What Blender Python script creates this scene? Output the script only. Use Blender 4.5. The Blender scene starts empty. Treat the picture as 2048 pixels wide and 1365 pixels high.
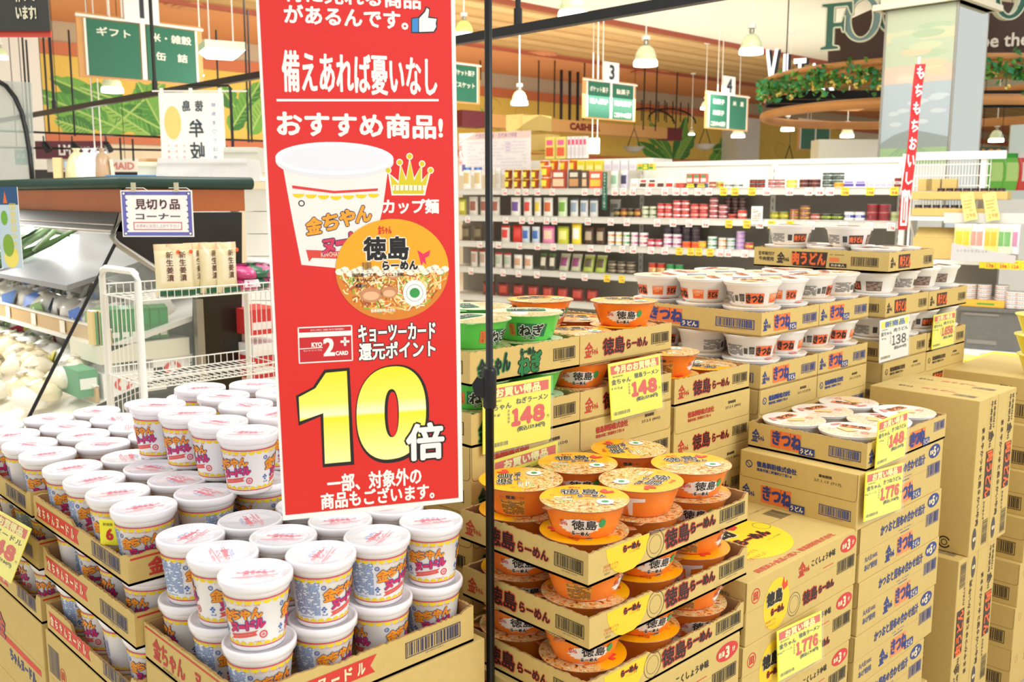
import bpy, bmesh, math, random
import numpy as np
from mathutils import Vector, Matrix
random.seed(7)
SC = bpy.context.scene
COL = SC.collection
# ---------------------------------------------------------------- camera
F = 1917.0; PITCH = math.radians(8.66); AZ = math.radians(46.0); EYE = 1.5
CP, SP = math.cos(PITCH), math.sin(PITCH)
FX, FY = math.cos(AZ), math.sin(AZ); RX, RY = math.sin(AZ), -math.cos(AZ)
cam_d = bpy.data.cameras.new('camera'); cam = bpy.data.objects.new('camera', cam_d); COL.objects.link(cam)
cam_d.lens = F / 2048 * 36; cam_d.sensor_width = 36; cam_d.clip_start = .05; cam_d.clip_end = 200
cam_d.dof.use_dof = True; cam_d.dof.focus_distance = 1.75; cam_d.dof.aperture_fstop = 9.0
cam.location = (0, 0, EYE)
cam.rotation_euler = Vector((FX * CP, FY * CP, -SP)).to_track_quat('-Z', 'Y').to_euler()
SC.camera = cam
# ---------------------------------------------------------------- world, lights, exposure
wd = bpy.data.worlds.new('world'); SC.world = wd; wd.use_nodes = True
bg = wd.node_tree.nodes['Background']; bg.inputs[0].default_value = (1.0, .99, .96, 1); bg.inputs[1].default_value = .80
SC.view_settings.view_transform = 'Standard'; SC.view_settings.look = 'None'
SC.view_settings.gamma = 1; SC.view_settings.use_curve_mapping = False
SC.view_settings.exposure = 0.33

def area(name, loc, target, size, power, col=(1, 1, 1), sy=None):
    d = bpy.data.lights.new(name, 'AREA'); d.energy = power; d.color = col; d.size = size
    if sy: d.shape = 'RECTANGLE'; d.size_y = sy
    o = bpy.data.objects.new(name, d); COL.objects.link(o); o.location = loc
    o.rotation_euler = (Vector(target) - Vector(loc)).to_track_quat('-Z', 'Y').to_euler()
    return o
area('ceiling_bounce_light', (2.2, -2.2, 3.6), (1.8, 1.2, .9), 1.5, 74, (1, .98, .94))
area('aisle_light', (1.2, 3.2, 3.8), (1.2, 3.2, 0), 2.2, 60, (1, .98, .94), 2.2)
area('hall_light', (5.4, 3.0, 3.85), (6.6, 3.9, 0), 3, 120, (1, .98, .94), 3)
area('hall_light_far', (9.0, 9.5, 3.8), (9.0, 12.5, 0), 8, 330, (1, .97, .9), 4)
area('ceiling_fill_light', (10.0, 8.6, 1.75), (10.0, 9.6, 4), 12, 200, (1, .97, .9), 5)  # unseen upward fill, added to brighten the ceiling; no fixture stands here

# ---------------------------------------------------------------- measuring helpers: a sight line cut by a real plane
def ray(px, py):
    u = (px - 1024) / F; v = -(py - 682.5) / F
    f = CP + v * SP
    return Vector((FX * f + RX * u, FY * f + RY * u, v * CP - SP))
E0 = Vector((0, 0, EYE))
def at(px, py, d): return E0 + ray(px, py) * d
def onz(px, py, z): r = ray(px, py); return E0 + r * ((z - EYE) / r.z)
def onx(px, py, x): r = ray(px, py); return E0 + r * (x / r.x)
def ony(px, py, y): r = ray(px, py); return E0 + r * (y / r.y)
def onplane(px, py, p0, n): r = ray(px, py); return E0 + r * ((p0 - E0).dot(n) / r.dot(n))

# ---------------------------------------------------------------- materials
MATS = {}
def srgb(h):
    h = h.lstrip('#'); c = [int(h[i:i + 2], 16) / 255 for i in (0, 2, 4)]
    return tuple(((x + .055) / 1.055) ** 2.4 if x > .04045 else x / 12.92 for x in c) + (1,)
def mat(name, hexcol, rough=.5, metal=0, coat=0, alpha=1, emit=0, noise=0, nscale=30, trans=0, bump=0):
    if name in MATS: return MATS[name]
    m = bpy.data.materials.new(name); m.use_nodes = True; nt = m.node_tree
    b = nt.nodes['Principled BSDF']; c = srgb(hexcol)
    b.inputs['Base Color'].default_value = c; b.inputs['Roughness'].default_value = rough
    b.inputs['Metallic'].default_value = metal; b.inputs['Coat Weight'].default_value = coat
    b.inputs['Coat Roughness'].default_value = .08
    b.inputs['Alpha'].default_value = alpha; b.inputs['Transmission Weight'].default_value = trans
    if emit:
        b.inputs['Emission Color'].default_value = c; b.inputs['Emission Strength'].default_value = emit
    if noise or bump:
        tc = nt.nodes.new('ShaderNodeTexCoord'); n = nt.nodes.new('ShaderNodeTexNoise')
        n.inputs['Scale'].default_value = nscale; n.inputs['Detail'].default_value = 4
        nt.links.new(tc.outputs['Object'], n.inputs['Vector'])
        if noise:
            r = nt.nodes.new('ShaderNodeValToRGB')
            r.color_ramp.elements[0].position = .3; r.color_ramp.elements[1].position = .7
            r.color_ramp.elements[0].color = tuple(x * (1 - noise) for x in c[:3]) + (1,)
            r.color_ramp.elements[1].color = tuple(min(1, x * (1 + noise * .6)) for x in c[:3]) + (1,)
            nt.links.new(n.outputs['Fac'], r.inputs[0]); nt.links.new(r.outputs[0], b.inputs['Base Color'])
        if bump:
            bn = nt.nodes.new('ShaderNodeBump'); bn.inputs['Strength'].default_value = bump; bn.inputs['Distance'].default_value = .002
            nt.links.new(n.outputs['Fac'], bn.inputs['Height']); nt.links.new(bn.outputs[0], b.inputs['Normal'])
    MATS[name] = m; return m
def c_(h): return mat('ink_' + h, h, .55)          # flat printing ink of one colour
def foil(h): return mat('foil_' + h, h, .28, coat=.4, bump=.25, nscale=40)
KRAFT = mat('kraft_cardboard', 'D2B66E', .8, noise=.035, nscale=60)
KRAFT_IN = mat('kraft_inside', 'BE9A66', .85, noise=.05, nscale=50)
KRAFT_EDGE = mat('kraft_cut_edge', 'B8935A', .9, noise=.25, nscale=400)
WHITE = mat('white_plastic', 'F2F0F0', .35, coat=.2)
WHITEM = mat('white_enamel', 'ECEBE4', .35, noise=.02, nscale=5)
BLACKM = mat('black_metal', '1B1C1F', .35, metal=.3, noise=.1, nscale=8)
STEEL = mat('brushed_steel', 'A9A49A', .35, metal=.7, noise=.08, nscale=20)
FILM = mat('clear_film', 'FFFFFF', .08, alpha=.02, coat=.2, bump=.6, nscale=60)
GLASS = mat('clear_glass', 'F4FFFA', .05, alpha=.07, coat=.3)

# ---------------------------------------------------------------- mesh helpers
def mesh(name, V, Fc, mats, MI=None, smooth=False):
    me = bpy.data.meshes.new(name); me.from_pydata([tuple(v) for v in V], [], Fc)
    for m in (mats if isinstance(mats, (list, tuple)) else [mats]): me.materials.append(m)
    if MI is not None: me.polygons.foreach_set('material_index', MI)
    if smooth: me.polygons.foreach_set('use_smooth', [True] * len(me.polygons))
    me.update(); return me
class B:
    """collects solids into one mesh"""
    def __init__(s): s.V = []; s.F = []; s.M = []; s.mats = []
    def mi(s, m):
        if m not in s.mats: s.mats.append(m)
        return s.mats.index(m)
    def add(s, V, Fc, m):
        n = len(s.V); k = s.mi(m); s.V += [tuple(v) for v in V]
        s.F += [tuple(n + i for i in f) for f in Fc]; s.M += [k] * len(Fc); return s
    def box(s, a, b, m):
        x0, y0, z0 = a; x1, y1, z1 = b
        V = [(x0, y0, z0), (x1, y0, z0), (x1, y1, z0), (x0, y1, z0), (x0, y0, z1), (x1, y0, z1), (x1, y1, z1), (x0, y1, z1)]
        return s.add(V, [(3, 2, 1, 0), (4, 5, 6, 7), (0, 1, 5, 4), (1, 2, 6, 5), (2, 3, 7, 6), (3, 0, 4, 7)], m)
    def tube(s, pts, r, m, n=8, cap=True):
        pts = [Vector(p) for p in pts]; rings = []
        for i, p in enumerate(pts):
            d = (pts[min(i + 1, len(pts) - 1)] - pts[max(i - 1, 0)]).normalized()
            up = Vector((0, 0, 1)) if abs(d.z) < .9 else Vector((1, 0, 0))
            a = d.cross(up).normalized(); b = d.cross(a)
            rr = r[i] if isinstance(r, (list, tuple)) else r
            rings.append([p + (a * math.cos(t) + b * math.sin(t)) * rr for t in [2 * math.pi * k / n for k in range(n)]])
        V = [v for R in rings for v in R]; Fc = []
        for i in range(len(pts) - 1):
            for k in range(n):
                Fc.append((i * n + k, i * n + (k + 1) % n, (i + 1) * n + (k + 1) % n, (i + 1) * n + k))
        if cap: Fc.append(tuple(range(n))); Fc.append(tuple((len(pts) - 1) * n + k for k in range(n))[::-1])
        return s.add(V, Fc, m)
    def lathe(s, prof, m, n=32, c=(0, 0, 0), wob=None, sx=1, sy=1):
        V = []; Fc = []
        for j, (r, z) in enumerate(prof):
            for k in range(n):
                t = 2 * math.pi * k / n; rr = r + (wob(t, j) if wob else 0)
                V.append((c[0] + rr * math.cos(t) * sx, c[1] + rr * math.sin(t) * sy, c[2] + z))
        for j in range(len(prof) - 1):
            for k in range(n):
                Fc.append((j * n + k, j * n + (k + 1) % n, (j + 1) * n + (k + 1) % n, (j + 1) * n + k))
        if prof[0][0] > 0: Fc.append(tuple(range(n))[::-1])
        if prof[-1][0] > 0: Fc.append(tuple((len(prof) - 1) * n + k for k in range(n)))
        return s.add(V, Fc, m)
    def prism(s, poly, m, z0, z1):
        n = len(poly); V = [(x, y, z0) for x, y in poly] + [(x, y, z1) for x, y in poly]
        Fc = [tuple(range(n))[::-1], tuple(range(n, 2 * n))] + [(i, (i + 1) % n, n + (i + 1) % n, n + i) for i in range(n)]
        return s.add(V, Fc, m)
    def me(s, name, smooth=False): return mesh(name, s.V, s.F, s.mats, s.M, smooth)
def obj(name, me, parent=None, loc=(0, 0, 0), rz=0, rot=None):
    if isinstance(me, (B, Dec)): me = me.me(name)
    o = bpy.data.objects.new(name, me); COL.objects.link(o); o.location = loc
    o.rotation_euler = rot if rot else (0, 0, rz)
    if parent: o.parent = parent
    return o
def tag(o, label=None, cat=None, group=None, kind=None):
    if label: o['label'] = label
    if cat: o['category'] = cat
    if group: o['group'] = group
    if kind: o['kind'] = kind
    return o
def thing(name, label, cat, loc=(0, 0, 0), rz=0, group=None):
    o = bpy.data.objects.new(name, None); COL.objects.link(o); o.location = loc; o.rotation_euler = (0, 0, rz)
    o.empty_display_size = .05
    return tag(o, label, cat, group)
def dup(root, loc, rz=0, label=None, group=None, parent=None):
    r = root.copy(); COL.objects.link(r); r.location = loc; r.rotation_euler = (0, 0, rz)
    if parent: r.parent = parent
    if label: r['label'] = label
    if group: r['group'] = group
    for ch in root.children:
        c = ch.copy(); COL.objects.link(c); c.parent = r
        for g in ch.children:
            d = g.copy(); COL.objects.link(d); d.parent = c
    return r
ORD = ['zeroth', 'first', 'second', 'third', 'fourth', 'fifth', 'sixth', 'seventh', 'eighth', 'ninth', 'tenth', 'eleventh', 'twelfth', 'thirteenth', 'fourteenth', 'fifteenth', 'sixteenth', 'seventeenth', 'eighteenth', 'nineteenth', 'twentieth']
def smooth(me): me.polygons.foreach_set('use_smooth', [True] * len(me.polygons)); return me

# ---------------------------------------------------------------- flat printing (lettering and marks as thin ink)
_TX = {}
def glyphs(s, res=2):
    k = (s, res)
    if k not in _TX:
        c = bpy.data.curves.new('t', 'FONT'); c.body = s; c.resolution_u = res; c.size = 1; c.fill_mode = 'FRONT'
        o = bpy.data.objects.new('t', c); m = bpy.data.meshes.new_from_object(o)
        V = np.array([v.co[:2] for v in m.vertices], float).reshape(-1, 2)
        Fc = [tuple(p.vertices) for p in m.polygons]
        bpy.data.objects.remove(o); bpy.data.curves.remove(c); bpy.data.meshes.remove(m)
        lo = V.min(0); hi = V.max(0); _TX[k] = ((V - (lo + hi) / 2) / (hi - lo), Fc, (hi - lo)[0], (hi - lo)[1])
    return _TX[k]
DX = {1: [(0, 0)], 2: [(-1, 0), (1, 0)], 4: [(-1, -1), (1, -1), (-1, 1), (1, 1)], 5: [(0, 0), (-1, -1), (1, -1), (-1, 1), (1, 1)],
      8: [(math.cos(a * math.pi / 4), math.sin(a * math.pi / 4)) for a in range(8)]}
class Dec:
    def __init__(s): s.V = []; s.F = []; s.M = []; s.mats = []
    def mi(s, m):
        if isinstance(m, str): m = c_(m)
        if m not in s.mats: s.mats.append(m)
        return s.mats.index(m)
    def add(s, P, Fc, m, L):
        n = len(s.V); k = s.mi(m); s.V += [(float(p[0]), float(p[1]), L) for p in P]
        s.F += [tuple(n + i for i in f) for f in Fc]; s.M += [k] * len(Fc); return s
    def rect(s, x0, y0, x1, y1, m, L=1): return s.add([(x0, y0), (x1, y0), (x1, y1), (x0, y1)], [(0, 1, 2, 3)], m, L)
    def poly(s, pts, m, L=1): return s.add(pts, [tuple(range(len(pts)))], m, L)
    def ell(s, cx, cy, rx, ry, m, L=1, n=28, a0=0, a1=2 * math.pi):
        P = [(cx, cy)] + [(cx + rx * math.cos(a0 + (a1 - a0) * i / n), cy + ry * math.sin(a0 + (a1 - a0) * i / n)) for i in range(n + 1)]
        return s.add(P, [(0, i, i + 1) for i in range(1, n + 1)], m, L)
    def ring(s, cx, cy, r0, r1, m, L=1, n=28, sy=1, a0=0, a1=2 * math.pi):
        P = []
        for i in range(n + 1):
            a = a0 + (a1 - a0) * i / n; P += [(cx + r0 * math.cos(a), cy + r0 * math.sin(a) * sy), (cx + r1 * math.cos(a), cy + r1 * math.sin(a) * sy)]
        return s.add(P, [(2 * i, 2 * i + 1, 2 * i + 3, 2 * i + 2) for i in range(n)], m, L)
    def frame(s, x0, y0, x1, y1, t, m, L=1):
        s.rect(x0, y0, x1, y0 + t, m, L); s.rect(x0, y1 - t, x1, y1, m, L); s.rect(x0, y0, x0 + t, y1, m, L); return s.rect(x1 - t, y0, x1, y1, m, L)
    def line(s, a, b, t, m, L=1):
        dx, dy = b[0] - a[0], b[1] - a[1]; l = math.hypot(dx, dy) or 1; nx, ny = -dy / l * t / 2, dx / l * t / 2
        return s.poly([(a[0] - nx, a[1] - ny), (b[0] - nx, b[1] - ny), (b[0] + nx, b[1] + ny), (a[0] + nx, a[1] + ny)], m, L)
    def text(s, t, cx, cy, h, m, w=None, bold=0, L=2, out=None, rot=0, shear=0, res=2, strikes=None, slope=0, mirror=False):
        """h = height, w = width of the inked box, centred on cx,cy; bold and out[1] are in the same unit"""
        N, Fc, bw, bh = glyphs(t, res)
        if w is None: w = bw * h / bh
        if mirror: N = N * np.array([-1, 1]); Fc = [f[::-1] for f in Fc]
        P = N * np.array([w, h]); P[:, 0] += P[:, 1] * shear; P[:, 1] += P[:, 0] * slope
        if rot: c, q = math.cos(rot), math.sin(rot); P = P @ np.array([[c, q], [-q, c]])
        P += np.array([cx, cy])
        if out:
            for i, (dx, dy) in enumerate(DX[8]): s.add(P + np.array([dx, dy]) * (out[1] + bold * .9), Fc, out[0], L - .75 + i * .05)
        if bold:
            for i, (dx, dy) in enumerate(DX[strikes or 5]): s.add(P + np.array([dx, dy]) * bold * .7, Fc, m, L + i * .05)
        else: s.add(P, Fc, m, L)
        return s
    def num(s, t, cx, cy, h, m, w, bold=0, L=2, k=8):
        """bold price figures set close together"""
        ws = [{'1': .62, ',': .34}.get(c, 1) for c in t]; u = w / sum(ws); x = cx - w / 2
        for c, q in zip(t, ws):
            if c == ',': s.text('，', x + q * u / 2, cy - h * .46, h * .26, m, w=q * u * .62, bold=bold * .5, L=L, res=1)
            else: s.text(chr(ord(c) + 0xFEE0), x + q * u / 2, cy, h, m, w=q * u * (.80 if c != '1' else .86), bold=bold, L=L, strikes=k)
            x += q * u
        return s
    def vtext(s, t, cx, ytop, h, m, gap=1.08, **k):
        """one glyph under another"""
        for i, ch in enumerate(t):
            if ch not in ' 　':
                hh = h * (.45 if ch in 'ー・っ' else 1)
                if ch == 'ー': s.rect(cx - h * .06, ytop - i * h * gap - h * .85, cx + h * .06, ytop - i * h * gap - h * .15, m, 2); continue
                s.text(ch, cx, ytop - i * h * gap - h / 2, hh * .92, m, **k)
        return s
    def code(s, x0, y0, x1, y1, m='2B2926', fr=True, L=2, seed=3, n=26, t=None):
        R = random.Random(seed); t = t or (y1 - y0) * .07
        if fr: s.frame(x0, y0, x1, y1, t, m, L); x0 += t * 2.2; x1 -= t * 2.2; y0 += t * 2; y1 -= t * 1.6
        x = x0; u = (x1 - x0) / (n * 2.6)
        while x < x1 - u:
            wd_ = u * R.choice((1, 1, 2, 3)) * .8; s.rect(x, y0, min(x + wd_, x1), y1, m, L); x += wd_ + u * R.choice((.8, 1.2, 1.8))
        return s
    def block(s, x0, y0, x1, y1, m, rows=8, L=2, seed=1, cell=1.0):
        """a panel of print too small to read: short runs of ink in lines"""
        R = random.Random(seed); rh = (y1 - y0) / rows
        for j in range(rows):
            x = x0
            while x < x1:
                l = rh * R.uniform(.6, 2.8) * cell
                if R.random() < .82: s.rect(x, y0 + (j + .2) * rh, min(x + l, x1), y0 + (j + .75) * rh, m, L)
                x += l + rh * R.uniform(.12, .35)
        return s
    def strips(s, st=.004):
        """cut every face into narrow upright strips so the print can follow a round wall"""
        from mathutils.geometry import tessellate_polygon
        V2, F2, M2 = [], [], []
        for f_, m_ in zip(s.F, s.M):
            P = [s.V[i] for i in f_]; xs = [p[0] for p in P]
            if max(xs) - min(xs) <= st: F2.append(tuple(range(len(V2), len(V2) + len(P)))); V2 += P; M2.append(m_); continue
            tris = tessellate_polygon([[Vector((p[0], p[1], 0)) for p in P]]) if len(P) > 3 else [(0, 1, 2)]
            for t_ in tris:
                T = [P[i] for i in t_]
                if (T[1][0] - T[0][0]) * (T[2][1] - T[0][1]) - (T[1][1] - T[0][1]) * (T[2][0] - T[0][0]) < 0: T = T[::-1]
                k0 = math.floor(min(p[0] for p in T) / st); k1 = math.ceil(max(p[0] for p in T) / st)
                for k in range(k0, k1):
                    C = T
                    for sg, xc in ((1, k * st), (-1, (k + 1) * st)):
                        O = []
                        for i in range(len(C)):
                            a, b = C[i], C[(i + 1) % len(C)]; da, db = sg * (a[0] - xc), sg * (b[0] - xc)
                            if da >= 0: O.append(a)
                            if da * db < 0: q = da / (da - db); O.append((xc, a[1] + (b[1] - a[1]) * q, a[2]))
                        C = O
                        if len(C) < 3: break
                    if len(C) >= 3: F2.append(tuple(range(len(V2), len(V2) + len(C)))); V2 += C; M2.append(m_)
        s.V, s.F, s.M = V2, F2, M2; return s
    def me(s, name='print', f=None, eps=.00035, e0=.0004):
        if f and getattr(f, 'curved', False): s.strips()
        f = f or (lambda x, y, d: (x, -d, y))
        return mesh(name, [f(x, y, e0 + eps * (L - 1)) for x, y, L in s.V], s.F, s.mats, s.M)
def planar(o, ux, uy, n):
    o, ux, uy, n = Vector(o), Vector(ux), Vector(uy), Vector(n)
    return lambda x, y, d: o + ux * x + uy * y + n * d
def cone(r0, z0, r1, z1, a0=0):
    """x is measured along the arc at mid height, y up the wall; the print faces outward, centred on angle a0 (-Y is 0)"""
    rm = (r0 + r1) / 2
    def f(x, y, d):
        k = (y - z0) / (z1 - z0); r = r0 + (r1 - r0) * k + d; t = a0 + x / rm - math.pi / 2
        return (r * math.cos(t), r * math.sin(t), y)
    f.curved = True
    return f
# ================================================================ PRODUCTS
NAVY, RED, YEL, DKR = '2A3F86', 'D8232A', 'F6CF1B', 'A5241F'
def cup_sleeve():
    d = Dec(); r0, z0, r1, z1 = .0355, .006, .0432, .0775
    W = math.pi * (r0 + r1) / 2        # half circumference
    d.rect(-W, z1 - .004, W, z1 - .0022, 'DB3A4A', 1)
    d.rect(-W, .0075, W, .009, 'DB3A4A', 1)
    n = 22; st = 2 * W / n
    for i in range(n):
        x = -W + (i + .5) * st
        if -.062 < x < -.032 and False: continue
        d.ell(x, z1 - .005, st * .46, .0052, 'F2D21F', 1, 10, math.pi, 2 * math.pi)
        d.ell(x, .0098, st * .46, .0048, 'F2D21F', 1, 10, 0, math.pi)
    for cx in (-.016, .068):
        d.text('スープとかやくを入れてお湯を注いで3分間', cx, .0668, .0026, 'D2454F', w=.048, res=1)
        for i, ch in enumerate('金ちゃん'):
            big = 1.25 if i == 0 else 1
            xx = cx - .0215 + i * .0138; yy = .0500 + i * .0020 - (0 if i else .0012)
            d.text(ch, xx, yy, .0135 * big, 'F09A22', w=.0130 * big, bold=.0011, out=('3B2E5E', .0006), slope=.12, L=3, res=1)
            for q in range(3): d.line((xx - .0035, yy - .0035 + q * .0035), (xx - .0005, yy - .0015 + q * .0035), .0008, 'D8402C', 4)
        for i, ch in enumerate('ヌードル'):
            d.text(ch, cx - .0125 + i * .0122, .0335 + i * .0026, .0125 if ch != 'ー' else .0032, 'D02F62', w=.0115 if ch != 'ー' else .008, bold=.0012, out=('3A3F9E', .0006), slope=.12, L=3, res=1)
        d.poly([(cx - .0215, .0158), (cx + .0200, .0240), (cx + .0175, .0275), (cx + .0215, .0312), (cx - .020, .0230), (cx - .0170, .0195)], 'E05A55', 1)
        d.text('KINCHAN NOODLE', cx + .0005, .0238, .0019, 'F3B0A4', w=.026, slope=.2, res=1)
        d.ring(cx + .028, .0245, .0036, .0056, 'DE5560', 1, 18); d.ring(cx + .028, .0245, .0008, .002, 'DE5560', 1, 12)
        d.text('熱湯注意', cx + .022, .0150, .0019, 'D2454F', w=.014, res=1)
        d.ring(cx - .0295, .0600, .0022, .0034, '3458A8', 1, 16); d.text('田', cx - .0295, .06, .0024, '3458A8', res=1)
        for p in ((-.0295, .0305), (-.0272, .0278), (-.0318, .0278), (-.0293, .0245)): d.ell(cx + p[0], p[1], .0020, .0015, '3E6CB8', 1, 8)
        d.block(cx - .032, .0185, cx - .0245, .0220, '3E6CB8', 2, seed=5)
    x0 = -.0895; d.rect(x0, .014, x0 + .040, .070, 'E3EAF4', .8)
    d.block(x0 + .001, .0195, x0 + .039, .069, '5577B4', 24, seed=2, cell=.8)
    d.text('徳島製粉株式会社', x0 + .018, .0165, .0018, '3458A8', w=.022, res=1)
    d.code(.1065, .030, .1155, .058, '3458A8', False, n=16); d.code(.1065, .0145, .1155, .026, '3458A8', False, n=9)
    return d.me('printed_sleeve', cone(r0, z0, r1, z1))
def make_cup():
    t = thing('noodle_cup', 'x', 'noodle cup')
    b = B(); b.lathe([(.0330, 0), (.0350, .0015), (.0355, .006), (.0432, .0775), (.0446, .0785), (.0452, .0885), (.0440, .089)], WHITE, 40)
    obj('cup_body', smooth(b.me('cup_body')), t)
    lid = B(); lid.lathe([(.0462, .0835), (.0488, .0850), (.0490, .0935), (.0478, .0958), (.0452, .0962), (.0440, .0935), (.0, .0932)], mat('milky_lid_plastic', 'F4F1F6', .18, coat=.6), 40)
    lo = obj('lid', smooth(lid.me('lid')), t)
    p = Dec(); R = random.Random(4)
    for i, (y, w, h) in enumerate(((.012, .034, .006), (.0035, .050, .006), (-.005, .032, .0055), (-.0145, .050, .004))):
        p.block(-w / 2, y - h / 2, w / 2, y + h / 2, 'EE8E9A' if i != 0 else 'B4B6E0', 2, seed=i + 3, cell=.7)
    p.line((-.03, -.012), (.03, -.008), .0018, 'EFA0A8'); p.text('金ちゃん', 0, .004, .010, 'EC8290', w=.030, bold=.0006, res=1)
    p.ring(0, 0, .0355, .0362, 'D9DAF0', 1, 40)
    obj('lid_print', p.me('lid_print', planar((0, 0, .0933), (1, 0, 0), (0, 1, 0), (0, 0, 1))), lo)
    obj('printed_sleeve', cup_sleeve(), t)
    return t
# bowls ------------------------------------------------------------
def lid_mat(name, top, soup, green=True):
    """printed lid: a plain colour above, a picture of noodles in broth below, both flat print"""
    m = bpy.data.materials.new(name); m.use_nodes = True; nt = m.node_tree; N = nt.nodes; K = nt.links.new
    b = N['Principled BSDF']; b.inputs['Roughness'].default_value = .3; b.inputs['Coat Weight'].default_value = .25
    tc = N.new('ShaderNodeTexCoord'); sp = N.new('ShaderNodeSeparateXYZ'); K(tc.outputs['Object'], sp.inputs[0])
    w = N.new('ShaderNodeTexNoise'); w.inputs['Scale'].default_value = 58; w.inputs['Detail'].default_value = 5; w.inputs['Distortion'].default_value = 2.5
    K(tc.outputs['Object'], w.inputs['Vector'])
    r = N.new('ShaderNodeValToRGB'); e = r.color_ramp.elements
    for i, (p, c) in enumerate(soup):
        if i > 1: e.new(p)
        e[i].position = p; e[i].color = srgb(c)
    K(w.outputs['Fac'], r.inputs[0])
    mx = N.new('ShaderNodeMix'); mx.data_type = 'RGBA'; mx.inputs[7].default_value = srgb(top)
    ad = N.new('ShaderNodeMath'); ad.operation = 'MULTIPLY_ADD'; ad.inputs[1].default_value = 60; ad.inputs[2].default_value = .75
    K(sp.outputs['Y'], ad.inputs[0])
    w2 = N.new('ShaderNodeTexNoise'); w2.inputs['Scale'].default_value = 60; K(tc.outputs['Object'], w2.inputs['Vector'])
    a2 = N.new('ShaderNodeMath'); a2.operation = 'MULTIPLY_ADD'; a2.inputs[1].default_value = 1.6; a2.inputs[2].default_value = -.8; K(w2.outputs['Fac'], a2.inputs[0])
    a3 = N.new('ShaderNodeMath'); a3.operation = 'ADD'; a3.use_clamp = True; K(ad.outputs[0], a3.inputs[0]); K(a2.outputs[0], a3.inputs[1])
    K(a3.outputs[0], mx.inputs[0]); K(r.outputs[0], mx.inputs[6]); K(mx.outputs[2], b.inputs['Base Color'])
    return m
SOUP = [(.34, '7A3A12'), (.43, 'D98A30'), (.48, 'F6D88E'), (.53, 'D9822A'), (.58, 'F8EBC4'), (.66, '7FA23C')]
LID_OR = lid_mat('orange_lid_print', 'FAB70C', SOUP)
LID_GR = lid_mat('green_lid_print', 'DDF0C8', [(.3, '3F7A32'), (.45, 'C9B26A'), (.55, 'E8DDB0'), (.65, '8C5A30'), (.72, '4FA64A'), (.8, 'F2F0DC')])
LID_WH = lid_mat('white_lid_print', 'F3EDE2', [(.3, 'D9A878'), (.45, 'F1E4D0'), (.55, 'F5E2B8'), (.62, 'EBA070'), (.7, 'F3ECE2'), (.8, '6B5A48')])
SOUPRIM = mat('lid_rim_print', 'B5642A', .3, noise=.35, nscale=120, coat=.5)
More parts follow.
